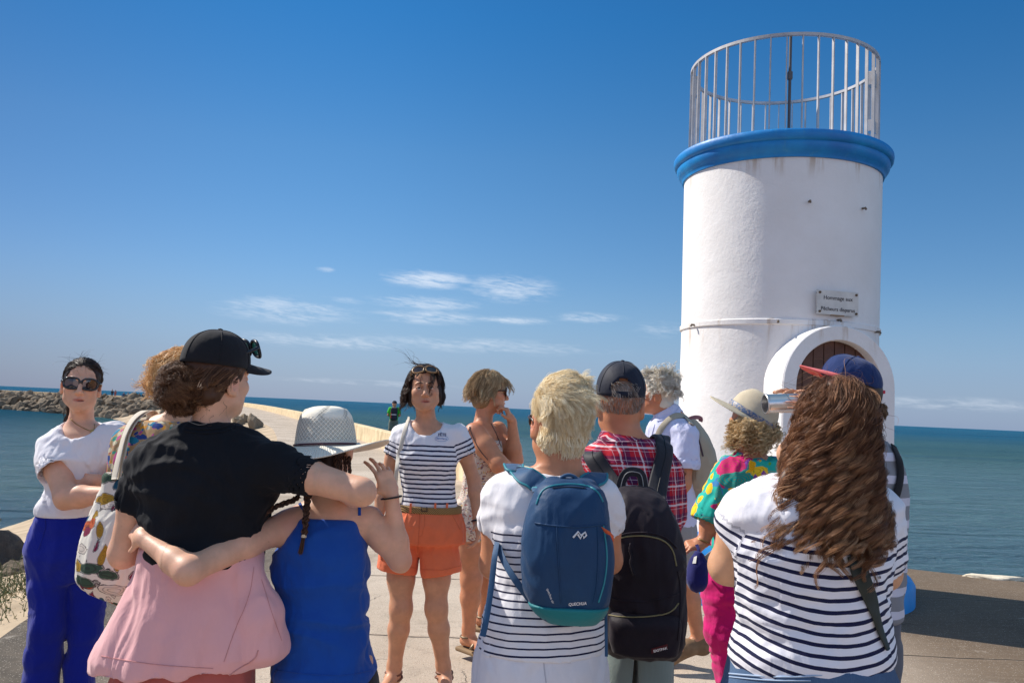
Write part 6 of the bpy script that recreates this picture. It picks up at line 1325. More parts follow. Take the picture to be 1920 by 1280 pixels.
def person_h():
    Y=3.05; g=on_ground(1178,Y); root=new_person(g[0],Y,'man seen from behind in a navy cap and red plaid shirt, grey-green trousers')
    s=1.03; M=frame(-.05,R(3),R(1)); Hc=W(1162,757,Y)
    f=Field(); T=head(f,Hc,M,s,male=1)
    rows=prow([(1205,1126,1250,.10),(1150,1112,1262,.125),(1080,1104,1262,.122),(1010,1098,1266,.122),(950,1090,1270,.125),(900,1090,1268,.118),(868,1096,1262,.10),(845,1108,1250,.085),(822,1128,1226,.065),(806,1142,1208,.055)],Y,0,.013)
    f.loft(rows,k=.02); f.cap(W(1168,830,Y),Hc+np.array([.0,-.01,-.05]),.062,.060,.03)
    SL=W(1094,880,Y);EL=W(1080,985,Y+.05);WL=W(1110,1050,Y+.2); SR=W(1243,882,Y);ER=W(1256,985,Y+.05);WR=W(1240,1050,Y+.2)
    arm(f,SL,EL,WL); arm(f,SR,ER,WR); hand(f,WL,WL-EL,(0,.2,-1),-1,1); hand(f,WR,WR-ER,(0,.2,-1),1,1)
    for h_ in (1150,1222): leg(f,W(h_,1210,Y),W(h_,1340,Y),W(h_,1480,Y),(.06,.05,.045,.045,.037),foot=(0,1,0))
    fill_body(root,f,SK_RED,.0095,[(Hc-.16,Hc+.16,.0036)],(Hc,M,s),[(T(.08,-.01,-.01),.035),(T(-.08,-.01,-.01),.035),(T(0,-.08,-.06),.06)])
    pm=plaid_mat()
    f=Field(); f.loft(rows[:-1] if rows[0][0]<1 else rows,infl=.016) if False else f.loft([r for r in rows if r[0]<W(1168,815,Y)[2]],infl=.016)
    f.sleeve(SL,SL+(EL-SL)*.95,.055,.060,.05,.008); f.sleeve(SR,SR+(ER-SR)*.9,.055,.062,.05,.008); f.plane((0,0,W(1178,1215,Y)[2]),(0,0,-1))
    f.cap(W(1166,828,Y),W(1165,815,Y+.0),.072,.066,.02); f.plane(W(1165,806,Y-.05),(0,-.25,1))
    sh=garment(root,'plaid_shirt',f,pm,.007,((.005,(10,9,7),2),(.004,(22,20,14),5)))
    tb=bvh(sh); seam_poly(tb,[(1122,820),(1140,828),(1168,830),(1198,826),(1210,818)],.0028,'collar_edge',pm,sh); seam_poly(tb,[(1120,805),(1142,802),(1168,801),(1195,804),(1208,815)],.004,'collar_top',pm,sh)
    seam_poly(tb,[(1100,872),(1140,868),(1180,867),(1220,869),(1256,874)],.0014,'yoke_seam',pm,sh)
    f=Field(); f.loft(prow([(1290,1122,1254,.135),(1200,1120,1258,.135)],Y))
    for h_ in (1152,1222): f.chain([W(h_-(h_<1200)*4,1235,Y),W(h_,1350,Y),W(h_,1470,Y)],[.072,.07,.065],.01)
    f.box(W(1181,1262,Y),(.008,.3,.09),.005,None,.008,'s')
    garment(root,'trousers',f,cloth('sage_cotton',(.22,.27,.25),.08,3),.009,((.004,(10,10,4),3),))
    hm=hair_mat('grey_short_hair',[(0,(.10,.065,.045)),(.5,(.26,.20,.16)),(1,(.60,.55,.50))],.5)
    hc=T(0,-.012,.033); hr=np.array([.0765,.0945,.085])*s
    p,n,u=scalp(1900,hc,M,hr,lambda u:(u[:,2]<.45)&(u[:,1]<.25)&(u[:,2]>-.92),5,1.0); P=grow(p,tangent(np.array([.1,0,-1.]),n)+n*.35,.014,4,.1,.3,20); hs=hair(root,'hair',P,hm,.0006,.5)
    p,n,u=scalp(260,hc,M,hr,lambda u:(u[:,2]<.55)&(u[:,2]>.1)&(u[:,1]<-.6)&(np.abs(u[:,0])<.5),6,1.02); P=grow(p,tangent(np.array([.5,0,-.6]),n)+n*.3,.03,6,.1,.4,20); hair(hs,'tuft',P,hm,.0007,.4)
    ball_cap(root,T(0,-.010,.046),M,np.array([.0850,.102,.098])*s,cloth('dark_navy_cap',(.012,.015,.03),.12,8,rough=.65,bst=.25,sheen=.1),tilt=R(5),back_hole=True,brim_len=.07,seed=8,bend=.03)
    # black backpack
    blk=cloth('black_pack_nylon',(.016,.010,.018),.2,5,rough=.62,sheen=.06,bst=.5,c2=(.010,.007,.012),wsc=8); YB=Y-.235
    c=W(1208,1226,YB); bag=empty('backpack',tuple(c),'large black backpack with olive zips and a front pocket, worn over the plaid shirt','backpack')
    f=Field(); f.loft(prow([(1226,1142,1270,.055,.02),(1212,1138,1274,.08,.01),(1150,1136,1279,.105),(1080,1136,1280,.11),(1020,1138,1276,.108),(975,1142,1264,.10,.005),(945,1148,1248,.085,.015),(925,1156,1232,.06,.03),(914,1168,1220,.03,.05)],YB),n=2.7,k=.01)
    b_=garment(bag,'pack_body',f,blk,.0065,((.007,(7,7,5),3),(.004,(18,16,9),8)))
    f=Field(); f.loft(prow([(1225,1150,1266,.045,.0),(1190,1144,1272,.055,-.0),(1158,1146,1272,.05,0),(1146,1150,1268,.035,.01)],YB-.085),n=2.6,k=.01); b2=garment(bag,'front_pocket',f,blk,.006,((.004,(10,10,8),3),))
    tb=bvh(b_,b2); zp=mat('olive_zip',(.22,.19,.09),.6)
    seam_poly(tb,[(1150,1016),(1165,1007),(1185,1004),(1215,1004),(1245,1012),(1262,1030),(1268,1060)],.0024,'zip',zp,bag); seam_poly(tb,[(1150,1010),(1168,1001),(1190,998),(1218,998),(1248,1006),(1268,1026)],.003,'zip_flap',blk,bag)
    seam_poly(tb,[(1142,1152),(1160,1156),(1200,1157),(1240,1153),(1262,1144),(1272,1130)],.0022,'pocket_zip',zp,bag); seam_poly(tb,[(1144,1120),(1180,1128),(1230,1126),(1272,1112)],.0022,'fold_seam',blk,bag); seam_poly(tb,[(1270,1070),(1276,1100),(1275,1150),(1270,1200)],.002,'side_seam',blk,bag)
    q=MB(); P=[h for h in (hit(tb,x,y,.006)[0] for x,y in ((1182,1018),(1181,1030),(1184,1042),(1182,1054),(1186,1066),(1189,1076))) if h is not None]
    if len(P)>3: q.tube(spline(P,22),[.0035+.0015*(i%2) for i in range(22)],6); q.build('braided_pull',blk,bag,True)
    lab=MB(); cen=hit(tb,1238,1216,.003); 
    if cen[0] is not None:
        V2=[(1221+30*u,1219-9*u+dv) for u in (0,.25,.5,.75,1) for dv in (-4.5,4.5)]; H=[hit(tb,x,y,.003)[0] for x,y in V2]
        if all(h is not None for h in H): mesh_obj('brand_patch',np.array(H),[(0,1,3,2),(2,3,5,4),(4,5,7,6),(6,7,9,8)],mat('patch_black_red',(.09,.006,.012),.6),bag,False)
        text_decal(tb,'EASTPAK',1237,1215.5,26,R(-14),'lettering',mat('patch_white',(.8,.8,.8),.6),bag,.03,0,1.0,.0055)
    st=cloth('black_webbing',(.020,.020,.028),.2,6,rough=.6,bst=.2); tb2=bvh(root,sh)
    for P,dx in (([(1158,928),(1138,895),(1115,860),(1098,838),(1090,830)],-1),([(1230,930),(1236,890),(1243,855),(1243,838),(1240,830)],1)):
        H=[h for h in (hit(tb2,x,y,.008) for x,y in P[1:]) if h[0] is not None]
        if len(H)<2: continue
        pts=[W(*P[0],YB+.04)]+[h[0] for h in H]; e=pts[-1]; pts+=[e+np.array([0,.05,.012]),e+np.array([0,.14,-.02]),e+np.array([0,.18,-.14]),e+np.array([dx*.02,.14,-.3]),e+np.array([dx*.03,.02,-.38])]; nn=[(0,-1,.3)]+[h[1] for h in H]+[(0,0,1),(0,.6,.8),(0,1,0),(0,1,-.2),(0,.7,-.5)]
        ribbon(spline(pts,40),spline(nn,40),.064,.014,'shoulder_strap',st,bag); a=np.array(spline(pts,40)); N_=np.array([nrm(x) for x in spline(nn,40)]); q=MB(); q.tube(list(a+N_*.0085),.0022,6); q.build('strap_seam',mat('black_piping',(.006,.006,.01),.5),bag,True)
    P=spline([W(1162,935,YB+.03),W(1165,905,YB+.035),W(1174,887,YB+.035),(W(1190,884,YB+.035)),W(1203,893,YB+.035),W(1208,935,YB+.03)],26); ribbon(P,np.tile([0,-1,.1],(26,1)),.030,.006,'loop_handle',st,bag)
    q=MB(); q.tube(list(P-np.array([0,.006,0])),.0016,5); q.build('handle_piping',mat('grey_piping',(.3,.3,.3),.5),bag,True)
person_h()

def person_i():
    Y=5.15; g=on_ground(1270,Y); root=new_person(g[0],Y,'man with tousled white hair in pale blue shirt and grey shorts, facing left')
    s=1.06; M=frame(1.25,R(4),R(0)); Hc=W(1234,738,Y)
    f=Field(); T=head(f,Hc,M,s,male=1)
    rows=prow([(1040,1236,1302,.13),(985,1232,1300,.14),(940,1226,1300,.15),(900,1222,1300,.15),(860,1218,1302,.14),(825,1216,1306,.13),(800,1220,1304,.11),(785,1230,1296,.085),(770,1240,1282,.06)],Y,0,.013)
    f.loft(rows,k=.02); f.cap(W(1260,790,Y),Hc+M@np.array([0,-.02,-.05]),.066,.062,.03)
    SL=W(1286,815,Y-.14);EL=W(1282,905,Y-.16);WL=W(1245,960,Y-.14); SR=W(1232,812,Y+.12);ER=W(1226,900,Y+.12);WR=W(1214,960,Y+.05)
    arm(f,SL,EL,WL,(.055,.05,.042,.042,.028)); arm(f,SR,ER,WR); hand(f,WL,WL-EL,(0,.4,1),1,1); hand(f,WR,WR-ER,(0,.4,1),-1,1)
    leg(f,W(1272,1010,Y-.06),W(1285,1090,Y-.05),W(1312,1196,Y-.02),(.09,.08,.057,.056,.036),foot=(-.9,-.35,0)); leg(f,W(1262,1010,Y+.1),W(1258,1100,Y+.1),W(1252,1205,Y+.1),(.09,.08,.056,.055,.036),foot=(-1,-.2,0))
    fill_body(root,f,SK_RED,.009,[(Hc-.17,Hc+.17,.0036),(WL-.12,WL+.12,.005)],(Hc,M,s),[(T(.05,.07,-.02),.03)])
    sm_=cloth('pale_blue_shirt_cotton',(.66,.68,.86),.06,3,bst=.3,c2=(.58,.60,.80))
    f=Field(); f.loft([r for r in rows if W(1265,990,Y)[2]<r[0]<W(1265,772,Y)[2]],infl=.022); f.sleeve(SL,SL+(EL-SL)*.72,.066,.085,.05,.01,.06); f.sleeve(SR,SR+(ER-SR)*.72,.062,.075,.05,.01); f.plane((0,0,W(1265,982,Y)[2]),(0,0,-1)); f.cap(W(1258,790,Y),W(1248,772,Y),.085,.076,.02); f.plane(W(1248,764,Y),(-.55,0,.85))
    sh=garment(root,'shirt',f,sm_,.008,((.007,(9,8,6),2),(.004,(20,18,12),5))); tb=bvh(sh); seam_poly(tb,[(1232,790),(1246,786),(1262,776),(1274,764)],.005,'collar',sm_,sh); seam_poly(tb,[(1228,795),(1222,815),(1220,840)],.003,'placket',sm_,sh)
    f=Field(); f.loft(prow([(1010,1236,1300,.14),(970,1234,1300,.145)],Y),infl=.008); f.sleeve(W(1270,1000,Y-.06),W(1280,1062,Y-.05),.105,.105,.02,.01); f.sleeve(W(1262,1000,Y+.1),W(1258,1062,Y+.1),.10,.105,.02,.01); so_=garment(root,'shorts',f,cloth('grey_cotton_shorts',(.33,.31,.30),.06,4),.009,((.005,(12,10,6),3),))
    hm=hair_mat('white_hair',[(0,(.45,.38,.27)),(.4,(.74,.68,.56)),(1,(.93,.91,.85))],.42)
    hc=T(0,-.014,.036); hr=np.array([.082,.099,.092])*s; f=Field(); f.ell(hc,hr,M); f.ell(T(0,-.04,-.05),np.array([.066,.05,.045])*s,M,.02); f.ell(T(0,.10,-.035),np.array([.11,.075,.095])*s,M,.01,'s')
    V,Fq=f.mesh(.006); hs=mesh_obj('hair',V+vnormals(V,Fq)*(.004*noise3(V*50))[:,None],Fq,hm,root,True,{'rnd':np.full(len(V),.4),'along':np.full(len(V),.2)})
    p,n,u=scalp(560,hc,M,hr,lambda u:(u[:,2]>-.45)&((u[:,1]<.3)|(u[:,2]>.45)),5,1.02); P=grow(p,tangent(np.array([-.5,0,.5]),n)*.7+n*.3,.055*(1+.3*np.abs(RNG.normal(size=len(p)))),12,.12,.7,14,[(hc,hr,M)],wind=(-.2,0,.05)); hair(hs,'hair_strands',clump(curlify(P,.006,.05,2),9,.0040,1,.4),hm,.0007,.35,3)
    b=MB(); 
    for A,d in ((W(1312,1196,Y-.02),(-.9,-.35,0)),(W(1252,1205,Y+.1),(-1,-.2,0))):
        d=nrm(d); s_=np.array([d[1],-d[0],0]); MM=np.stack([s_,d,[0,0,1]],1); z0=A[2]-.085; gz=np.array([A[0],A[1],0]); q=Field(); tip=gz+d*.20+np.array([0,0,max(z0,-.03)*.3+.04]); heel=A+np.array([0,0,-.045])-d*.02
        q.cap(heel,A+np.array([0,0,-.01]),.046,.043); q.cap(heel+np.array([0,0,-.0]),A+d*.10+np.array([0,0,-.045]),.045,.042,.03); q.cap(A+d*.08+np.array([0,0,-.05]),tip,.045,.034,.03); q.plane(A+np.array([0,0,.03]),(0,0,1))
        V,Fq=q.mesh(.006); sm2=mat('suede',(.24,.15,.08),.95,.2,14,60,.3,.003); o=mesh_obj('shoe',V,Fq,sm2,root); 
        l=MB(); 
        for k in range(4): e=A+d*(.055+.022*k)+np.array([0,0,.0-.014*k]); l.tube([e-s_*.026,e+np.array([0,0,.012]),e+s_*.026],.0028,5)
        x=l.build('laces',mat('lace',(.30,.22,.13),.9),o); x.parent=o
    # beige canvas backpack
    can=cloth('beige_canvas',(.42,.37,.28),.07,5,bst=.45,wsc=8); YB=Y-.05; c=W(1308,928,YB); bag=empty('backpack',tuple(c),'beige canvas backpack on the white-haired man, with a pinkish loop on top','backpack')
    f=Field(); f.loft(prow([(932,1296,1322,.05),(915,1284,1334,.09),(880,1280,1342,.115),(850,1282,1338,.12),(820,1288,1326,.11),(798,1290,1312,.08),(786,1290,1302,.05)],YB,0),n=2.2); b_=garment(bag,'pack_body',f,can,.008,((.006,(8,8,5),3),(.004,(20,20,9),5)))
    tb=bvh(b_); seam_poly(tb,[(1302,800),(1312,830),(1318,855)],.005,'zip',mat('plum_zip',(.06,.03,.04),.6),bag); seam_poly(tb,[(1298,800),(1304,840),(1306,900)],.003,'seam',can,bag)
    q=MB(); P=spline([W(1290,796,YB-.03),W(1292,786,YB-.04),W(1304,782,YB-.04),W(1314,784,YB-.03),W(1313,790,YB-.02)],14); ribbon(P,np.tile([-.2,-1,.3],(14,1)),.024,.005,'loop_handle',mat('dusty_pink_webbing',(.30,.12,.13),.7),bag)
    tb2=bvh(sh); P=[h for h in (hit(tb2,x,y,.008) for x,y in ((1296,797),(1284,783),(1268,780),(1254,788),(1240,804),(1232,822))) if h[0] is not None]
    if len(P)>3: ribbon(spline([p[0] for p in P],24),spline([p[1] for p in P],24),.035,.008,'shoulder_strap',can,bag)
    q=[W(1292,898,YB-.1),W(1276,886,Y-.235),W(1262,878,Y-.22)]; ribbon(spline(q,12),np.tile([0,-1,0],(12,1)),.032,.006,'leather_tab',mat('brown_leather_strap',(.15,.05,.03),.5),bag)
person_i()
def person_j():
    Y=3.8; g=on_ground(1375,Y); root=new_person(g[0],Y,'woman with curly blonde hair under a straw hat, turquoise tropical blouse and magenta trousers')
    s=.90; M=frame(.55,R(2),R(0)); Hc=W(1402,797,Y)
    f=Field(); T=head(f,Hc,M,s)
    rows=prow([(1120,1345,1438,.10),(1070,1338,1444,.11),(1020,1340,1450,.115),(970,1350,1452,.11),(920,1350,1458,.11),(885,1354,1458,.10),(862,1364,1450,.085),(845,1378,1436,.06)],Y,0,.013)
    f.loft(rows,k=.02); f.cap(W(1408,860,Y),Hc-np.array([0,.01,.05]),.05,.046,.03)
    SL=W(1368,888,Y-.02);EL=W(1334,972,Y-.04);WL=W(1318,1016,Y-.06); SR=W(1446,885,Y);ER=W(1456,980,Y);WR=W(1430,1040,Y+.1)
    arm(f,SL,EL,WL); arm(f,SR,ER,WR); hand(f,WL,W(1292,1022,Y-.08)-WL,(0,.5,-1),1,.85,curl=(35,40,45,50),thumb=(.7,.4,.5)); hand(f,WR,WR-ER,(0,.4,1),-1,.9)
    for h_,k_,a_ in ((1358,1366,1378),(1420,1424,1428)): leg(f,W(h_,1080,Y),W(k_,1190,Y),W(a_,1350,Y),(.055,.048,.038,.038,.034),foot=(-.3,1,0))
    fill_body(root,f,SK_RED,.009,[(Hc-.16,Hc+.16,.005),(WL-.12,WL+.1,.0036)],(Hc,M,s))
    m=floral('tropical_blouse_print',(.02,.42,.34),[(.85,.42,.01),(.02,.22,.50),(.12,.36,.03),(.60,.02,.16),(.20,.04,.34),(.88,.58,.03),(.01,.30,.26)],14,.50,(1,1,.8),dens=.8)
    f=Field(); f.loft([r for r in rows if W(1390,1080,Y)[2]<r[0]<W(1390,850,Y)[2]]+prow([(1078,1332,1450,.135)],Y),infl=.02)
    f.sleeve(SL,SL+(EL-SL)*1.12,.060,.088,.05,.012,.05); f.sleeve(SR,SR+(ER-SR)*1.1,.06,.08,.05,.012); f.cap(W(1405,862,Y),W(1405,850,Y),.072,.066,.02); f.plane((0,0,W(1392,1076,Y)[2]),(0,0,-1),0,None,.014,.05); f.plane(W(1405,846,Y),(0,0,1))
    bl=garment(root,'tropical_blouse',f,m,.0075,((.007,(12,11,5),2),(.005,(24,22,8),5)))
    f=Field(); f.loft(prow([(1120,1326,1452,.135),(1072,1328,1450,.132)],Y),infl=.006)
    f.chain([W(1360,1100,Y-.02),W(1362,1180,Y-.02),W(1372,1260,Y),W(1380,1330,Y)],[.090,.082,.064,.056],.03); f.chain([W(1422,1100,Y),W(1424,1200,Y),W(1428,1350,Y)],[.090,.080,.062],.03)
    tr_=garment(root,'magenta_trousers',f,cloth('magenta_corduroy',(.62,.004,.16),.10,5,bst=.4),.008,((.004,(10,10,6),3),(.006,(7,7,16),6),(.003,(14,14,26),7)))
    hm=hair_mat('curly_blonde_hair',[(0,(.28,.17,.07)),(.4,(.55,.38,.18)),(.75,(.80,.60,.34)),(1,(.93,.80,.55))],.42)
    c=T(0,-.03,-.005); r=np.array([.098,.090,.085]); hs=hair_cap(root,c,np.eye(3),r*.9,hm,amp=.012,sc=45,h=.006,cut=[(T(0,.04,0),M@np.array([0,1,0]))])
    p,n,u=scalp(620,c,np.eye(3),r*.9,lambda u:(u[:,2]<.35)&(u@(M@np.array([0,1.,0]))<.5),5,1.0); P=grow(p,n*.9+np.array([0,0,-.5]),np.abs(.055+.018*RNG.normal(size=len(p))),18,.25,.5,18,wind=(-.15,0,0)); P=resample(P,34); hair(hs,'curls',clump(curlify(P,.0085,.024,2,.5),6,.0022,1,.8),hm,.0006,.5,3)
    straw,t=new_mat('woven_straw'); hu=t.node('ShaderNodeAttribute',attribute_name='hu').outputs['Fac']; hv=t.node('ShaderNodeAttribute',attribute_name='hv').outputs['Fac']; w_=t.m('MULTIPLY',t.m('SINE',t.m('MULTIPLY',hu,100)),t.m('SINE',t.m('MULTIPLY',hv,1200))); n_=t.noise(t.co,30,4,.6)
    t.put(t.b.inputs['Base Color'],t.mix(t.step(w_,-.4,.6),t.ramp(n_,[(.3,(.46,.37,.24)),(.7,(.60,.50,.35))]),(.70,.62,.46))); t.b.inputs['Roughness'].default_value=.85; bump(t,w_,.5,.002)
    HM=np.array(Matrix.Rotation(R(27),3,'Y'))@np.array(Matrix.Rotation(R(18),3,'X'))@np.array(Matrix.Rotation(R(-80),3,'Z'))
    HM=frame(1.15,R(30),R(4)); hc=W(1408,783,Y)
    def brim(th): fb=math.cos(th); return (.006+.078*max(0,fb)**.8+.012*abs(math.sin(th))), -.012*(fb<0)*abs(fb)-.012*max(0,fb)-.014*abs(math.sin(th))
    def dent(p): 
        q=p.copy(); 
        if q[2]>.05: q[2]-=.020*math.exp(-((q[0])**2)/.0012)*(q[2]-.05)/.05; q+=.004*noise3(q*20)
        return q
    mb,t=new_mat('patterned_hat_band'); v=t.vor(t.co,150,out='Color'); t.put(t.b.inputs['Base Color'],t.mix(t.step(t.xyz(v)[0],.5,.6),(.08,.13,.24),(.35,.30,.26)))
    sun_hat(root,hc,HM,(.094,.110),brim,straw,mb,name='straw_hat',ch=.128,taper=.80,wave=dent,band_w=.024)
    # small navy bag with grey webbing in her hand
    nb=cloth('navy_soft_bag',(.012,.014,.13),.15,5,bst=.4); c=W(1308,1105,Y-.16); bag=empty('hand_bag',tuple(c),'small soft navy bag with a pale label held by the woman in magenta trousers','bag')
    f=Field(); f.loft(prow([(1108,1296,1318,.02),(1098,1290,1324,.04),(1070,1290,1328,.048),(1048,1296,1324,.036),(1034,1304,1314,.02)],Y-.16),n=2.2); b_=garment(bag,'pouch',f,nb,.006,((.004,(14,14,6),3),))
    tb=bvh(b_); V2=[(1302,1044),(1307,1042),(1305,1056),(1299,1056)]; H=[hit(tb,x,y,.003)[0] for x,y in V2]
    if all(h is not None for h in H): mesh_obj('label_patch',np.array(H),[(0,1,2,3)],mat('white_label',(.75,.75,.7),.8),bag,False)
    ribbon(spline([W(1308,1040,Y-.17),W(1310,1030,Y-.15),W(1306,1020,Y-.12)],10),np.tile([0,-1,0],(10,1)),.014,.003,'hand_loop',nb,bag)
    wb=mat('grey_webbing',(.36,.33,.27),.8,.2,60,200,.5,.002); ribbon(spline([W(1320,1052,Y-.17),W(1330,1044,Y-.17),W(1344,1030,Y-.16),W(1352,1000,Y-.14)],20),np.tile([0,-1,.1],(20,1)),.032,.004,'belt_strap',wb,bag)
    b=MB(); q=WL+(EL-WL)*.02; ax=nrm(EL-WL); u=nrm(np.cross(ax,[0,1,.3])); v=np.cross(ax,u); b.tube([q+(u*math.cos(t)+v*math.sin(t))*.030 for t in np.linspace(0,6.28,22)],.004,8,False); b.build('bracelet',mat('brass_bracelet',(.3,.2,.08),.4,metal=.6),root,True)
person_j()

def person_l():
    Y=3.0; g=on_ground(1600,Y); root=new_person(g[0],Y,'person in navy cap with coral brim and grey striped top, holding a steel tube')
    s=1.0; M=frame(1.42,R(2),R(0)); Hc=W(1590,752,Y)
    f=Field(); T=head(f,Hc,M,s)
    rows=prow([(1250,1520,1670,.13),(1150,1518,1676,.135),(1050,1520,1684,.13),(980,1524,1687,.125),(920,1528,1688,.125),(880,1530,1684,.12),(850,1535,1674,.105),(825,1548,1655,.08),(808,1565,1630,.055)],Y,0,.013)
    f.loft(rows,k=.02); f.cap(W(1600,825,Y),Hc+M@np.array([0,-.02,-.06]),.055,.052,.03)
    SR=W(1545,865,Y+.13);ER=W(1500,850,Y+.12);WR=W(1528,752,Y+.06); SL=W(1560,862,Y-.15);EL=W(1480,850,Y-.10);WL=W(1545,765,Y-.03)
    arm(f,SR,ER,WR); arm(f,SL,EL,WL); hand(f,WR,W(1492,734,Y+.03)-WR,(-.1,-.15,-1),-1,.95,curl=(12,14,18,22),spread=5,thumb=(.5,.8,.3)); hand(f,WL,W(1530,760,Y-.05)-WL,(0,1,0),1,.9)
    for h_ in (1560,1635): leg(f,W(h_,1180,Y),W(h_,1320,Y),W(h_,1520,Y),(.09,.078,.056,.052,.036),foot=(-1,.2,0))
    fill_body(root,f,SK_MID,.0095,[(Hc-.16,Hc+.16,.0045),(WR-np.array([.16,.1,.1]),WR+.08,.0036)],(Hc,M,s))
    m=stripes('grey_striped_jersey',(.24,.24,.26),(.60,.58,.66),.072,.36,-.5,.002); f=Field(); f.loft([r for r in rows if W(1600,1200,Y)[2]<r[0]<W(1600,822,Y)[2]],infl=.018); f.sleeve(SR,SR+(ER-SR)*.8,.06,.062,.04,.008); f.sleeve(SL,SL+(EL-SL)*.8,.06,.062,.04,.008)
    tee=garment(root,'striped_t_shirt',f,m,.008,((.005,(10,9,8),2),(.003,(20,20,12),4)),stripe_attr(W(1670,845,Y)[2]+.0,()))
    f=Field(); f.loft(prow([(1250,1522,1672,.14),(1150,1520,1678,.14)],Y))
    for h_ in (1562,1633): f.chain([W(h_,1220,Y),W(h_,1350,Y),W(h_,1490,Y)],[.095,.08,.07],.03)
    garment(root,'trousers',f,cloth('grey_trousers',(.12,.12,.14),.1),.012)
    hm=hair_mat('brown_hair_b',[(0,(.03,.018,.01)),(.5,(.12,.07,.035)),(1,(.34,.22,.12))],.42)
    hs=hair_cap(root,T(0,-.012,.03),M,np.array([.08,.098,.087]),hm,amp=.003,cut=[(T(0,.03,0),M@np.array([0,1,-.3]))]); r_=np.tile(T(-.01,-.092,-.02),(70,1))+RNG.normal(size=(70,3))*.006; P=grow(r_,np.tile([1,-.1,-.15],(70,1))+RNG.normal(size=(70,3))*.3,.045,12,.35,.8,14); hair(hs,'short_ponytail',clump(curlify(P,.003,.04,3),3,.003,2,.4),hm,.0011,.35)
    ball_cap(root,T(0,-.008,.074),M,np.array([.086,.103,.080]),cloth('navy_blue_cap',(.012,.035,.14),.15,6,bst=.5,wsc=10,wr=1.4),cloth('coral_brim',(.70,.13,.13),.08,6,bst=.15),tilt=R(14),brim_len=.074,seed=4,bend=.010,crease=.035)
    q=MB(); q.box(T(0,-.112,.040),(.030,.010,.012),M,.003); q.build('cap_strap',mat('coral_strap',(.65,.06,.10),.7),root)
    tb=bvh(tee); H=[h for h in (hit(tb,x,y,.008) for x,y in ((1672,838),(1682,862),(1685,885),(1682,910),(1674,935),(1664,955))) if h[0] is not None]
    if len(H)>3: bg=empty('cross_body_strap',tuple(H[-1][0]),'black strap across the back of the person in the grey striped top','strap'); ribbon(spline([h[0] for h in H]+[H[-1][0]+np.array([-.08,.02,-.08])],24),spline([h[1] for h in H]+[H[-1][1]],24),.030,.005,'webbing',cloth('black_strap_b',(.012,.012,.016),.1),bg)
    # steel tube used as a spyglass
    a=W(1434,757,Y-.02);b=W(1562,752,Y+.0); t_=empty('steel_tube',tuple(a),'polished steel tube held up like a spyglass above the curly-haired woman','tube'); st=mat('polished_steel',(.66,.65,.64),.36,.06,8,30,.15,.002,metal=1)
    n=nrm(b-a); A=np.array(Vector(n).to_track_quat('Z','Y').to_matrix()); q=MB(); L=np.linalg.norm(b-a); q.lathe(a,[(.0295,0),(.0325,0),(.0325,L),(.0295,L),(.0295,0)],48,M=A); q.build('barrel',st,t_,False,40); q=MB(); q.lathe(a,[(.0325,.0),(.0338,.001),(.0338,.008),(.0325,.009)],48,M=A); q.build('rim',st,t_,True); q=MB(); q.lathe(a+n*.02,[(.0001,0),(.0295,0)],32,M=A); q.build('lens_disc',mat('dark_glass',(.02,.02,.03),.1),t_)
person_l()

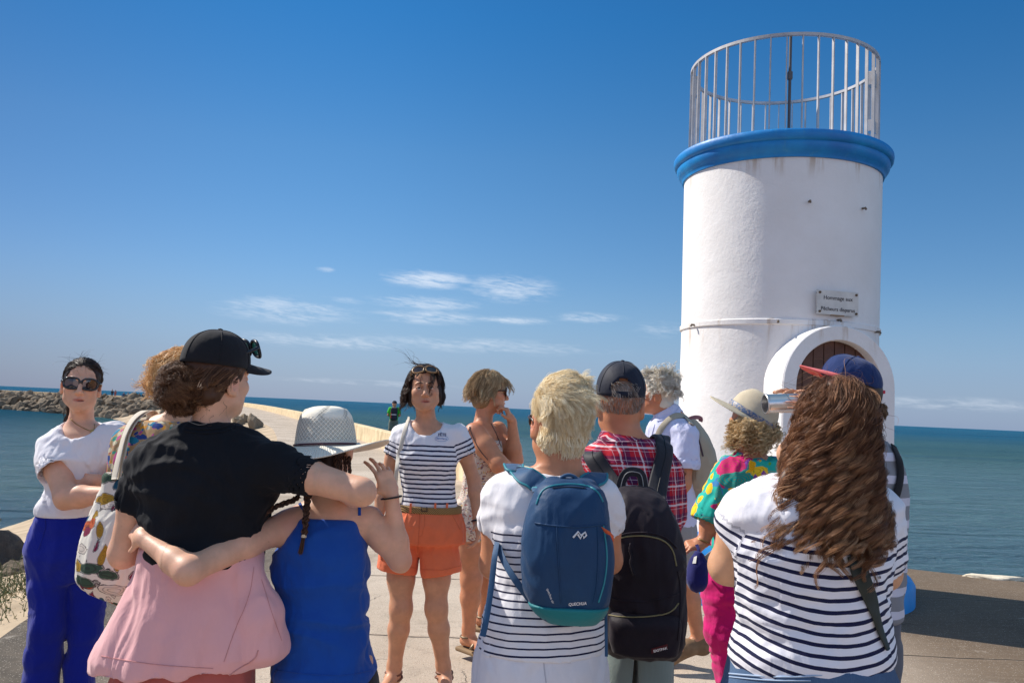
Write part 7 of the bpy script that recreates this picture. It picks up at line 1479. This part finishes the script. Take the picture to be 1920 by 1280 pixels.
def person_k():
    Y=2.1; g=on_ground(1520,Y); root=new_person(g[0],Y,'woman with long wavy brown hair seen from behind, navy striped t-shirt and jeans, arms folded')
    s=1.0; M=frame(.12,R(3),R(0)); Hc=W(1562,808,Y)
    f=Field(); T=head(f,Hc,M,s)
    rows=prow([(1330,1368,1672,.155),(1270,1370,1670,.155),(1220,1378,1664,.145),(1170,1388,1655,.132),(1120,1384,1652,.13),(1060,1376,1656,.128),(1010,1376,1660,.128),(970,1378,1662,.122),(940,1390,1655,.11),(918,1415,1640,.092),(900,1450,1620,.07),(885,1490,1600,.055)],Y,0,.013)
    f.loft(rows,k=.02); f.cap(W(1550,900,Y),Hc-np.array([0,.01,.05]),.056,.052,.03)
    SL=W(1404,960,Y+.01);EL=W(1364,1060,Y+.05);WL=W(1440,1075,Y+.22); SR=W(1644,960,Y+.01);ER=W(1656,1072,Y+.05);WR=W(1580,1070,Y+.22)
    arm(f,SL,EL,WL,(.048,.047,.042,.040,.027),.025,.05); arm(f,SR,ER,WR,(.048,.046,.040,.038,.027),.025,.05); hand(f,WL,WL-EL,(0,.5,1),1,.9); hand(f,WR,WR-ER,(0,.5,1),-1,.9)
    for h_ in (1440,1598): leg(f,W(h_,1330,Y),W(h_,1450,Y),W(h_,1900,Y),(.08,.07,.055,.05,.038),foot=(0,1,0))
    fill_body(root,f,SK_MID,.0095,[(EL-.12,EL+.12,.006)],(Hc,M,s))
    f=Field(); f.loft([r for r in rows if r[0]>W(1520,1262,Y)[2] and r[0]<W(1520,898,Y)[2]]+prow([(1262,1374,1666,.155)],Y,0,.013),infl=.013,k=.02)
    cl=SL+(EL-SL)*.46; cr=SR+(ER-SR)*.96; f.sleeve(SL,cl,.056,.060,.06,.007); f.sleeve(SR,cr,.056,.050,.05,.007)
    f.ell(W(1540,890,Y),(.10,.12,.03),None,.006,'s'); f.plane(W(1520,1240,Y),(.12,0,-1),0,None,.012,.08)
    z0=W(1520,900,Y)[2]; top=z0-W(1420,1002,Y)[2]
    sf=stripe_attr(z0,[(SL,cl,.07,top+.0235*4.4)],lambda V:(.050*((V[:,0]-W(1520,1000,Y)[0])/.19)**2-.022)*np.clip((z0-V[:,2])/.30,.25,1))
    m=stripes('breton_jersey_b',(.78,.77,.82),M_NAVY,.0235,.36,top,.005)
    tee=garment(root,'striped_t_shirt',f,m,.0065,((.0045,(9,8,7),2),(.003,(22,20,14),5),(.007,(4,5,15),9)),sf)
    f=Field(); f.loft(prow([(1340,1362,1676,.165),(1270,1364,1674,.165),(1235,1370,1668,.16),(1222,1376,1664,.155)],Y,0,.013),infl=.004)
    for h_ in (1440,1598): f.chain([W(h_,1330,Y),W(h_,1500,Y),W(h_,1800,Y)],[.115,.09,.08],.03)
    dm,t=new_mat('blue_denim'); n=t.noise(t.co,5,5,.6); w_=t.noise(t.map(t.co,(1,1,.1)),420,2,.6); t.put(t.b.inputs['Base Color'],t.mix(t.m('MULTIPLY',w_,.25),t.ramp(n,[(.3,(.018,.05,.12)),(.7,(.045,.10,.20))]),(.22,.33,.48))); t.b.inputs['Roughness'].default_value=.85; bump(t,t.m('ADD',w_,n),.35,.004)
    jn=garment(root,'jeans',f,dm,.009,((.004,(10,10,6),3),)); tb=bvh(jn); seam_poly(tb,[(1368,1262),(1440,1268),(1520,1268),(1600,1256),(1668,1240)],.0022,'waistband_seam',mat('pale_denim_stitch',(.35,.45,.6),.8),jn); seam_poly(tb,[(1368,1268),(1440,1275),(1520,1275)],.0016,'waistband_seam',mat('pale_denim_stitch',(.35,.45,.6),.8),jn)
    # dark green bag strap lying over the back
    tb=bvh(tee); P=[(1596,1040),(1606,1062),(1616,1088),(1628,1118),(1638,1150),(1646,1180),(1660,1216)]; H=[h for h in (hit(tb,x,y,.006) for x,y in P) if h[0] is not None]
    if len(H)>3:
        bg=empty('cross_body_strap',tuple(H[-1][0]),'dark green leather strap over the striped t-shirt, below the long wavy hair','strap'); lm=mat('dark_green_leather',(.018,.026,.022),.5,.2,10,60,.3,.003); ribbon(spline([h[0] for h in H],34),spline([h[1] for h in H],34),np.interp(np.linspace(0,1,34),[0,.2,.6,1],[.026,.042,.034,.014]),.005,'strap_panel',lm,bg)
        q=MB(); q.tube([H[0][0]+np.array([-.006,-.006,.02]),H[0][0]+np.array([.0,-.01,.0])],.003,6); q.build('clasp',mat('brass_clasp',(.45,.33,.15),.4,metal=.8),bg)
    # long wavy hair
    hm=hair_mat('long_brown_hair',[(0,(.035,.014,.007)),(.3,(.13,.052,.024)),(.6,(.27,.125,.058)),(.85,(.48,.26,.13)),(1,(.70,.45,.26))],.36,.5)
    hc=T(0,-.014,.036); hr=np.array([.078,.100,.092])*s; col=[(hc,hr,M),(W(1545,870,Y),np.array([.085,.075,.10]),np.eye(3)),(W(1525,985,Y+.02),np.array([.19,.155,.115]),np.eye(3)),(W(1520,1080,Y+.01),np.array([.178,.150,.20]),np.eye(3))]
    f=Field(); f.ell(hc,hr,M); f.ell(W(1550,850,Y-.02),(.085,.075,.10),None,.04); f.ell(W(1542,925,Y-.085),(.10,.045,.10),None,.03); f.ell(T(0,.10,-.03),np.array([.11,.085,.12])*s,M,.01,'s')
    V,Fq=f.mesh(.007); hs=mesh_obj('hair',V+vnormals(V,Fq)*(.010*noise3(V*np.array([30,30,9])))[:,None],Fq,hm,root,True,{'rnd':np.clip(.2+.25*noise3(V*np.array([90,90,20])),0,1),'along':np.full(len(V),.1)})
    p,n,u=scalp(520,hc,M,hr,lambda u:(u[:,2]>-.6)&(u[:,1]<.5),5,1.01); top_=T(.0,.02,.13); d=tangent(p-top_,n)+n*.12; side=u[:,0]
    L=np.clip((p[:,2]-W(1550,1015,Y-.18)[2])*1.08,.1,1)*(1+.09*RNG.normal(size=len(p)))
    def fld(q,t_): return np.stack([(-.22*np.clip((q[:,0]-Hc[0]+.02)/-.10,-.15,1)*(t_<.45)- .22*np.clip((q[:,0]-Hc[0]-.04)/.06,0,1)),-.16+0*q[:,0],0*q[:,0]],1)
    P=grow(p,d,L,22,.85,.24,8,col,wind=(-.12,0,0),field=fld); P=resample(P,40); P=curlify(P,.0150,.082,2,1.1,.4); P=clump(P,22,.0040,1,.6); hair(hs,'wavy_locks',P,hm,.0006,.45,3,2)
    q,_,_=scalp(60,hc,M,hr,lambda u:(u[:,2]>-.3)&(u[:,0]<-.3)&(u[:,1]<.4),9,1.02); P=grow(q,np.tile([-.5,-.2,-.6],(60,1)),np.abs(.30+.05*RNG.normal(size=60)),20,.7,.4,9,col,wind=(-.6,0,0)); P=resample(P,40); hair(hs,'windblown_locks',clump(curlify(P,.012,.08,6,1.2),5,.005,2,.35),hm,.001,.35)
    q,n_,_=scalp(160,hc,M,hr,lambda u:(u[:,2]>-.1),12,1.02); P=grow(q,n_*.5+RNG.normal(size=q.shape)*.5,np.abs(.05+.03*RNG.normal(size=160)),12,.1,.6,16,wind=(-.4,0,0)); hair(hs,'flyaway_strands',P,hm,.00045,.3)
person_k()

def person_m():
    Y=33.0; g=on_ground(717,Y); root=new_person(g[0],Y,'distant person in a bright green t-shirt and grey-green shorts walking on the promenade'); k=.88
    f=Field(); X=g[0]; P=lambda x,y,z:np.array([X+x*k,Y+y*k,z*k])
    f.ell(P(0,0,1.62),(.085,.10,.12)); f.cap(P(0,0,1.45),P(0,0,1.56),.055,.05); f.loft([(z*k,X,Y,a*k,b*k) for z,a,b in ((.85,.16,.12),(1.0,.155,.12),(1.2,.17,.12),(1.38,.18,.11),(1.46,.12,.08))])
    for sx in(-1,1):
        arm(f,P(sx*.19,0,1.40),P(sx*.25,-.02,1.14),P(sx*.12,.2,1.08)); hand(f,P(sx*.12,.2,1.08),(-sx*.5,.6,0),(0,0,-1),sx,.9); leg(f,P(sx*.09,0,.88),P(sx*.10,0,.47),P(sx*.11,0,.08),foot=(0,1,0))
    fill_body(root,f,SK_TAN,.02)
    f=Field(); f.loft([(z*k,X,Y,a*k,b*k) for z,a,b in ((.92,.175,.14),(1.2,.19,.14),(1.38,.19,.12),(1.47,.12,.08))]); 
    for sx in(-1,1): f.sleeve(P(sx*.17,0,1.41),P(sx*.23,-.02,1.2),.07,.075,.04,.02)
    garment(root,'green_t_shirt',f,cloth('bright_green_jersey',(.04,.50,.03),.08),.02,())
    f=Field(); f.loft([(z*k,X,Y,a*k,b*k) for z,a,b in ((.8,.17,.13),(.95,.17,.13))]); 
    for sx in(-1,1): f.sleeve(P(sx*.09,0,.85),P(sx*.105,0,.48),.10,.10,.03,.025)
    garment(root,'shorts',f,cloth('grey_green_shorts',(.16,.19,.15),.08),.02,())
    ball_cap(root,P(0,0,1.66),frame(.4),np.array([.09,.105,.09]),mat('dark_cap_far',(.01,.012,.03),.8))
    bag=empty('backpack',tuple(P(0,-.2,1.0)),'black backpack with red side and white stripe on the distant person in green','backpack'); f=Field(); f.box(P(.03,-.2,1.20),(.13,.08,.24),.06); V,Fq=f.mesh(.02); mesh_obj('pack_body',V,Fq,mat('black_nylon_far',(.012,.014,.03),.7),bag); q=MB(); q.box(P(.03,-.29,1.17),(.2,.01,.03),None,.002); q.build('white_stripe',mat('white_tape',(.7,.7,.7),.7),bag); q=MB(); q.box(P(-.085,-.22,1.13),(.04,.12,.22),None,.015); q.build('red_side_panel',mat('red_nylon',(.5,.01,.02),.7),bag)
person_m()
def far_people():
    skn=mat('far_skin',(.25,.14,.09),.8)
    tone=[(.02,.02,.03),(.30,.08,.06),(.03,.05,.12),(.35,.33,.30),(.015,.015,.02),(.10,.06,.05),(.02,.04,.05),(.04,.03,.06)]
    lab=['taller of the two tiny figures standing on the far breakwater','shorter of the two tiny figures standing on the far breakwater','tiny seated figure in dark clothes nearest the standing pair','tiny seated figure in pale clothes on the far breakwater','tiny seated figure in black in the middle of the far row','tiny seated figure in brown leaning forward on the far breakwater','tiny seated figure in dark teal on the far breakwater','tiny seated figure farthest right on the far breakwater']
    for i,(px,st) in enumerate(((210,1),(216,1),(232,0),(240,0),(249,0),(261,0),(268,0),(275,0))):
        Y=166; p=W(px,740,Y); X=p[0]; z0=.0; hgt=1.75 if i==0 else 1.6; root=new_person(X,Y,lab[i],None if st else 'people seated on the far breakwater'); f=Field(); P=lambda x,y,z:np.array([X+x,Y+y,z0+z])
        if st:
            f.ell(P(0,0,hgt-.12),(.1,.11,.14)); f.loft([(z,X,Y,a,.13) for z,a in ((.85,.17),(1.1,.17),(1.35,.21),(hgt-.3,.12))],k=.04)
            for sx in(-1,1): leg(f,P(sx*.09,0,.9),P(sx*.11,0,.47),P(sx*.13,0,.08),foot=(0,-1,0)); arm(f,P(sx*.2,0,1.38),P(sx*.27,-.03,1.12),P(sx*.2,-.15,.95))
        else:
            f.ell(P(.05,-.1,1.12),(.1,.11,.13)); f.cap(P(0,0,.5),P(.03,-.05,.9),.17,.17,.05); 
            for sx in(-1,1): f.chain([P(sx*.1,0,.48),P(sx*.16,-.45,.52),P(sx*.14,-.5,.08)],[.1,.07,.05]); f.chain([P(sx*.2,-.03,.92),P(sx*.25,-.2,.68),P(sx*.1,-.38,.62)],[.06,.05,.04])
        m,t=new_mat('far_clothes'); z=t.xyz(t.co)[2]; top=hgt-.27 if st else 1.0; t.put(t.b.inputs['Base Color'],t.mix(t.m('GREATER_THAN',z,top),tone[i],(.25,.14,.09))); t.b.inputs['Roughness'].default_value=.9
        fill_body(root,f,m,.04)
        if not st:
            q=MB(); q.box((X+.0,Y+.02,.42),(.42,.42,.05),None,.01); 
            for a in(-1,1):
                for b in(-1,1): q.box((X+a*.18,Y+.02+b*.18,.2),(.04,.04,.41))
            q.box((X,Y+.24,.68),(.42,.04,.4),None,.01); o=q.build('folding_chair',mat('far_chair',(.05,.06,.07),.8)); tag(o,'small folding chair under the '+lab[i].replace('tiny ','').replace('the far breakwater','the breakwater'),'chair')
far_people()
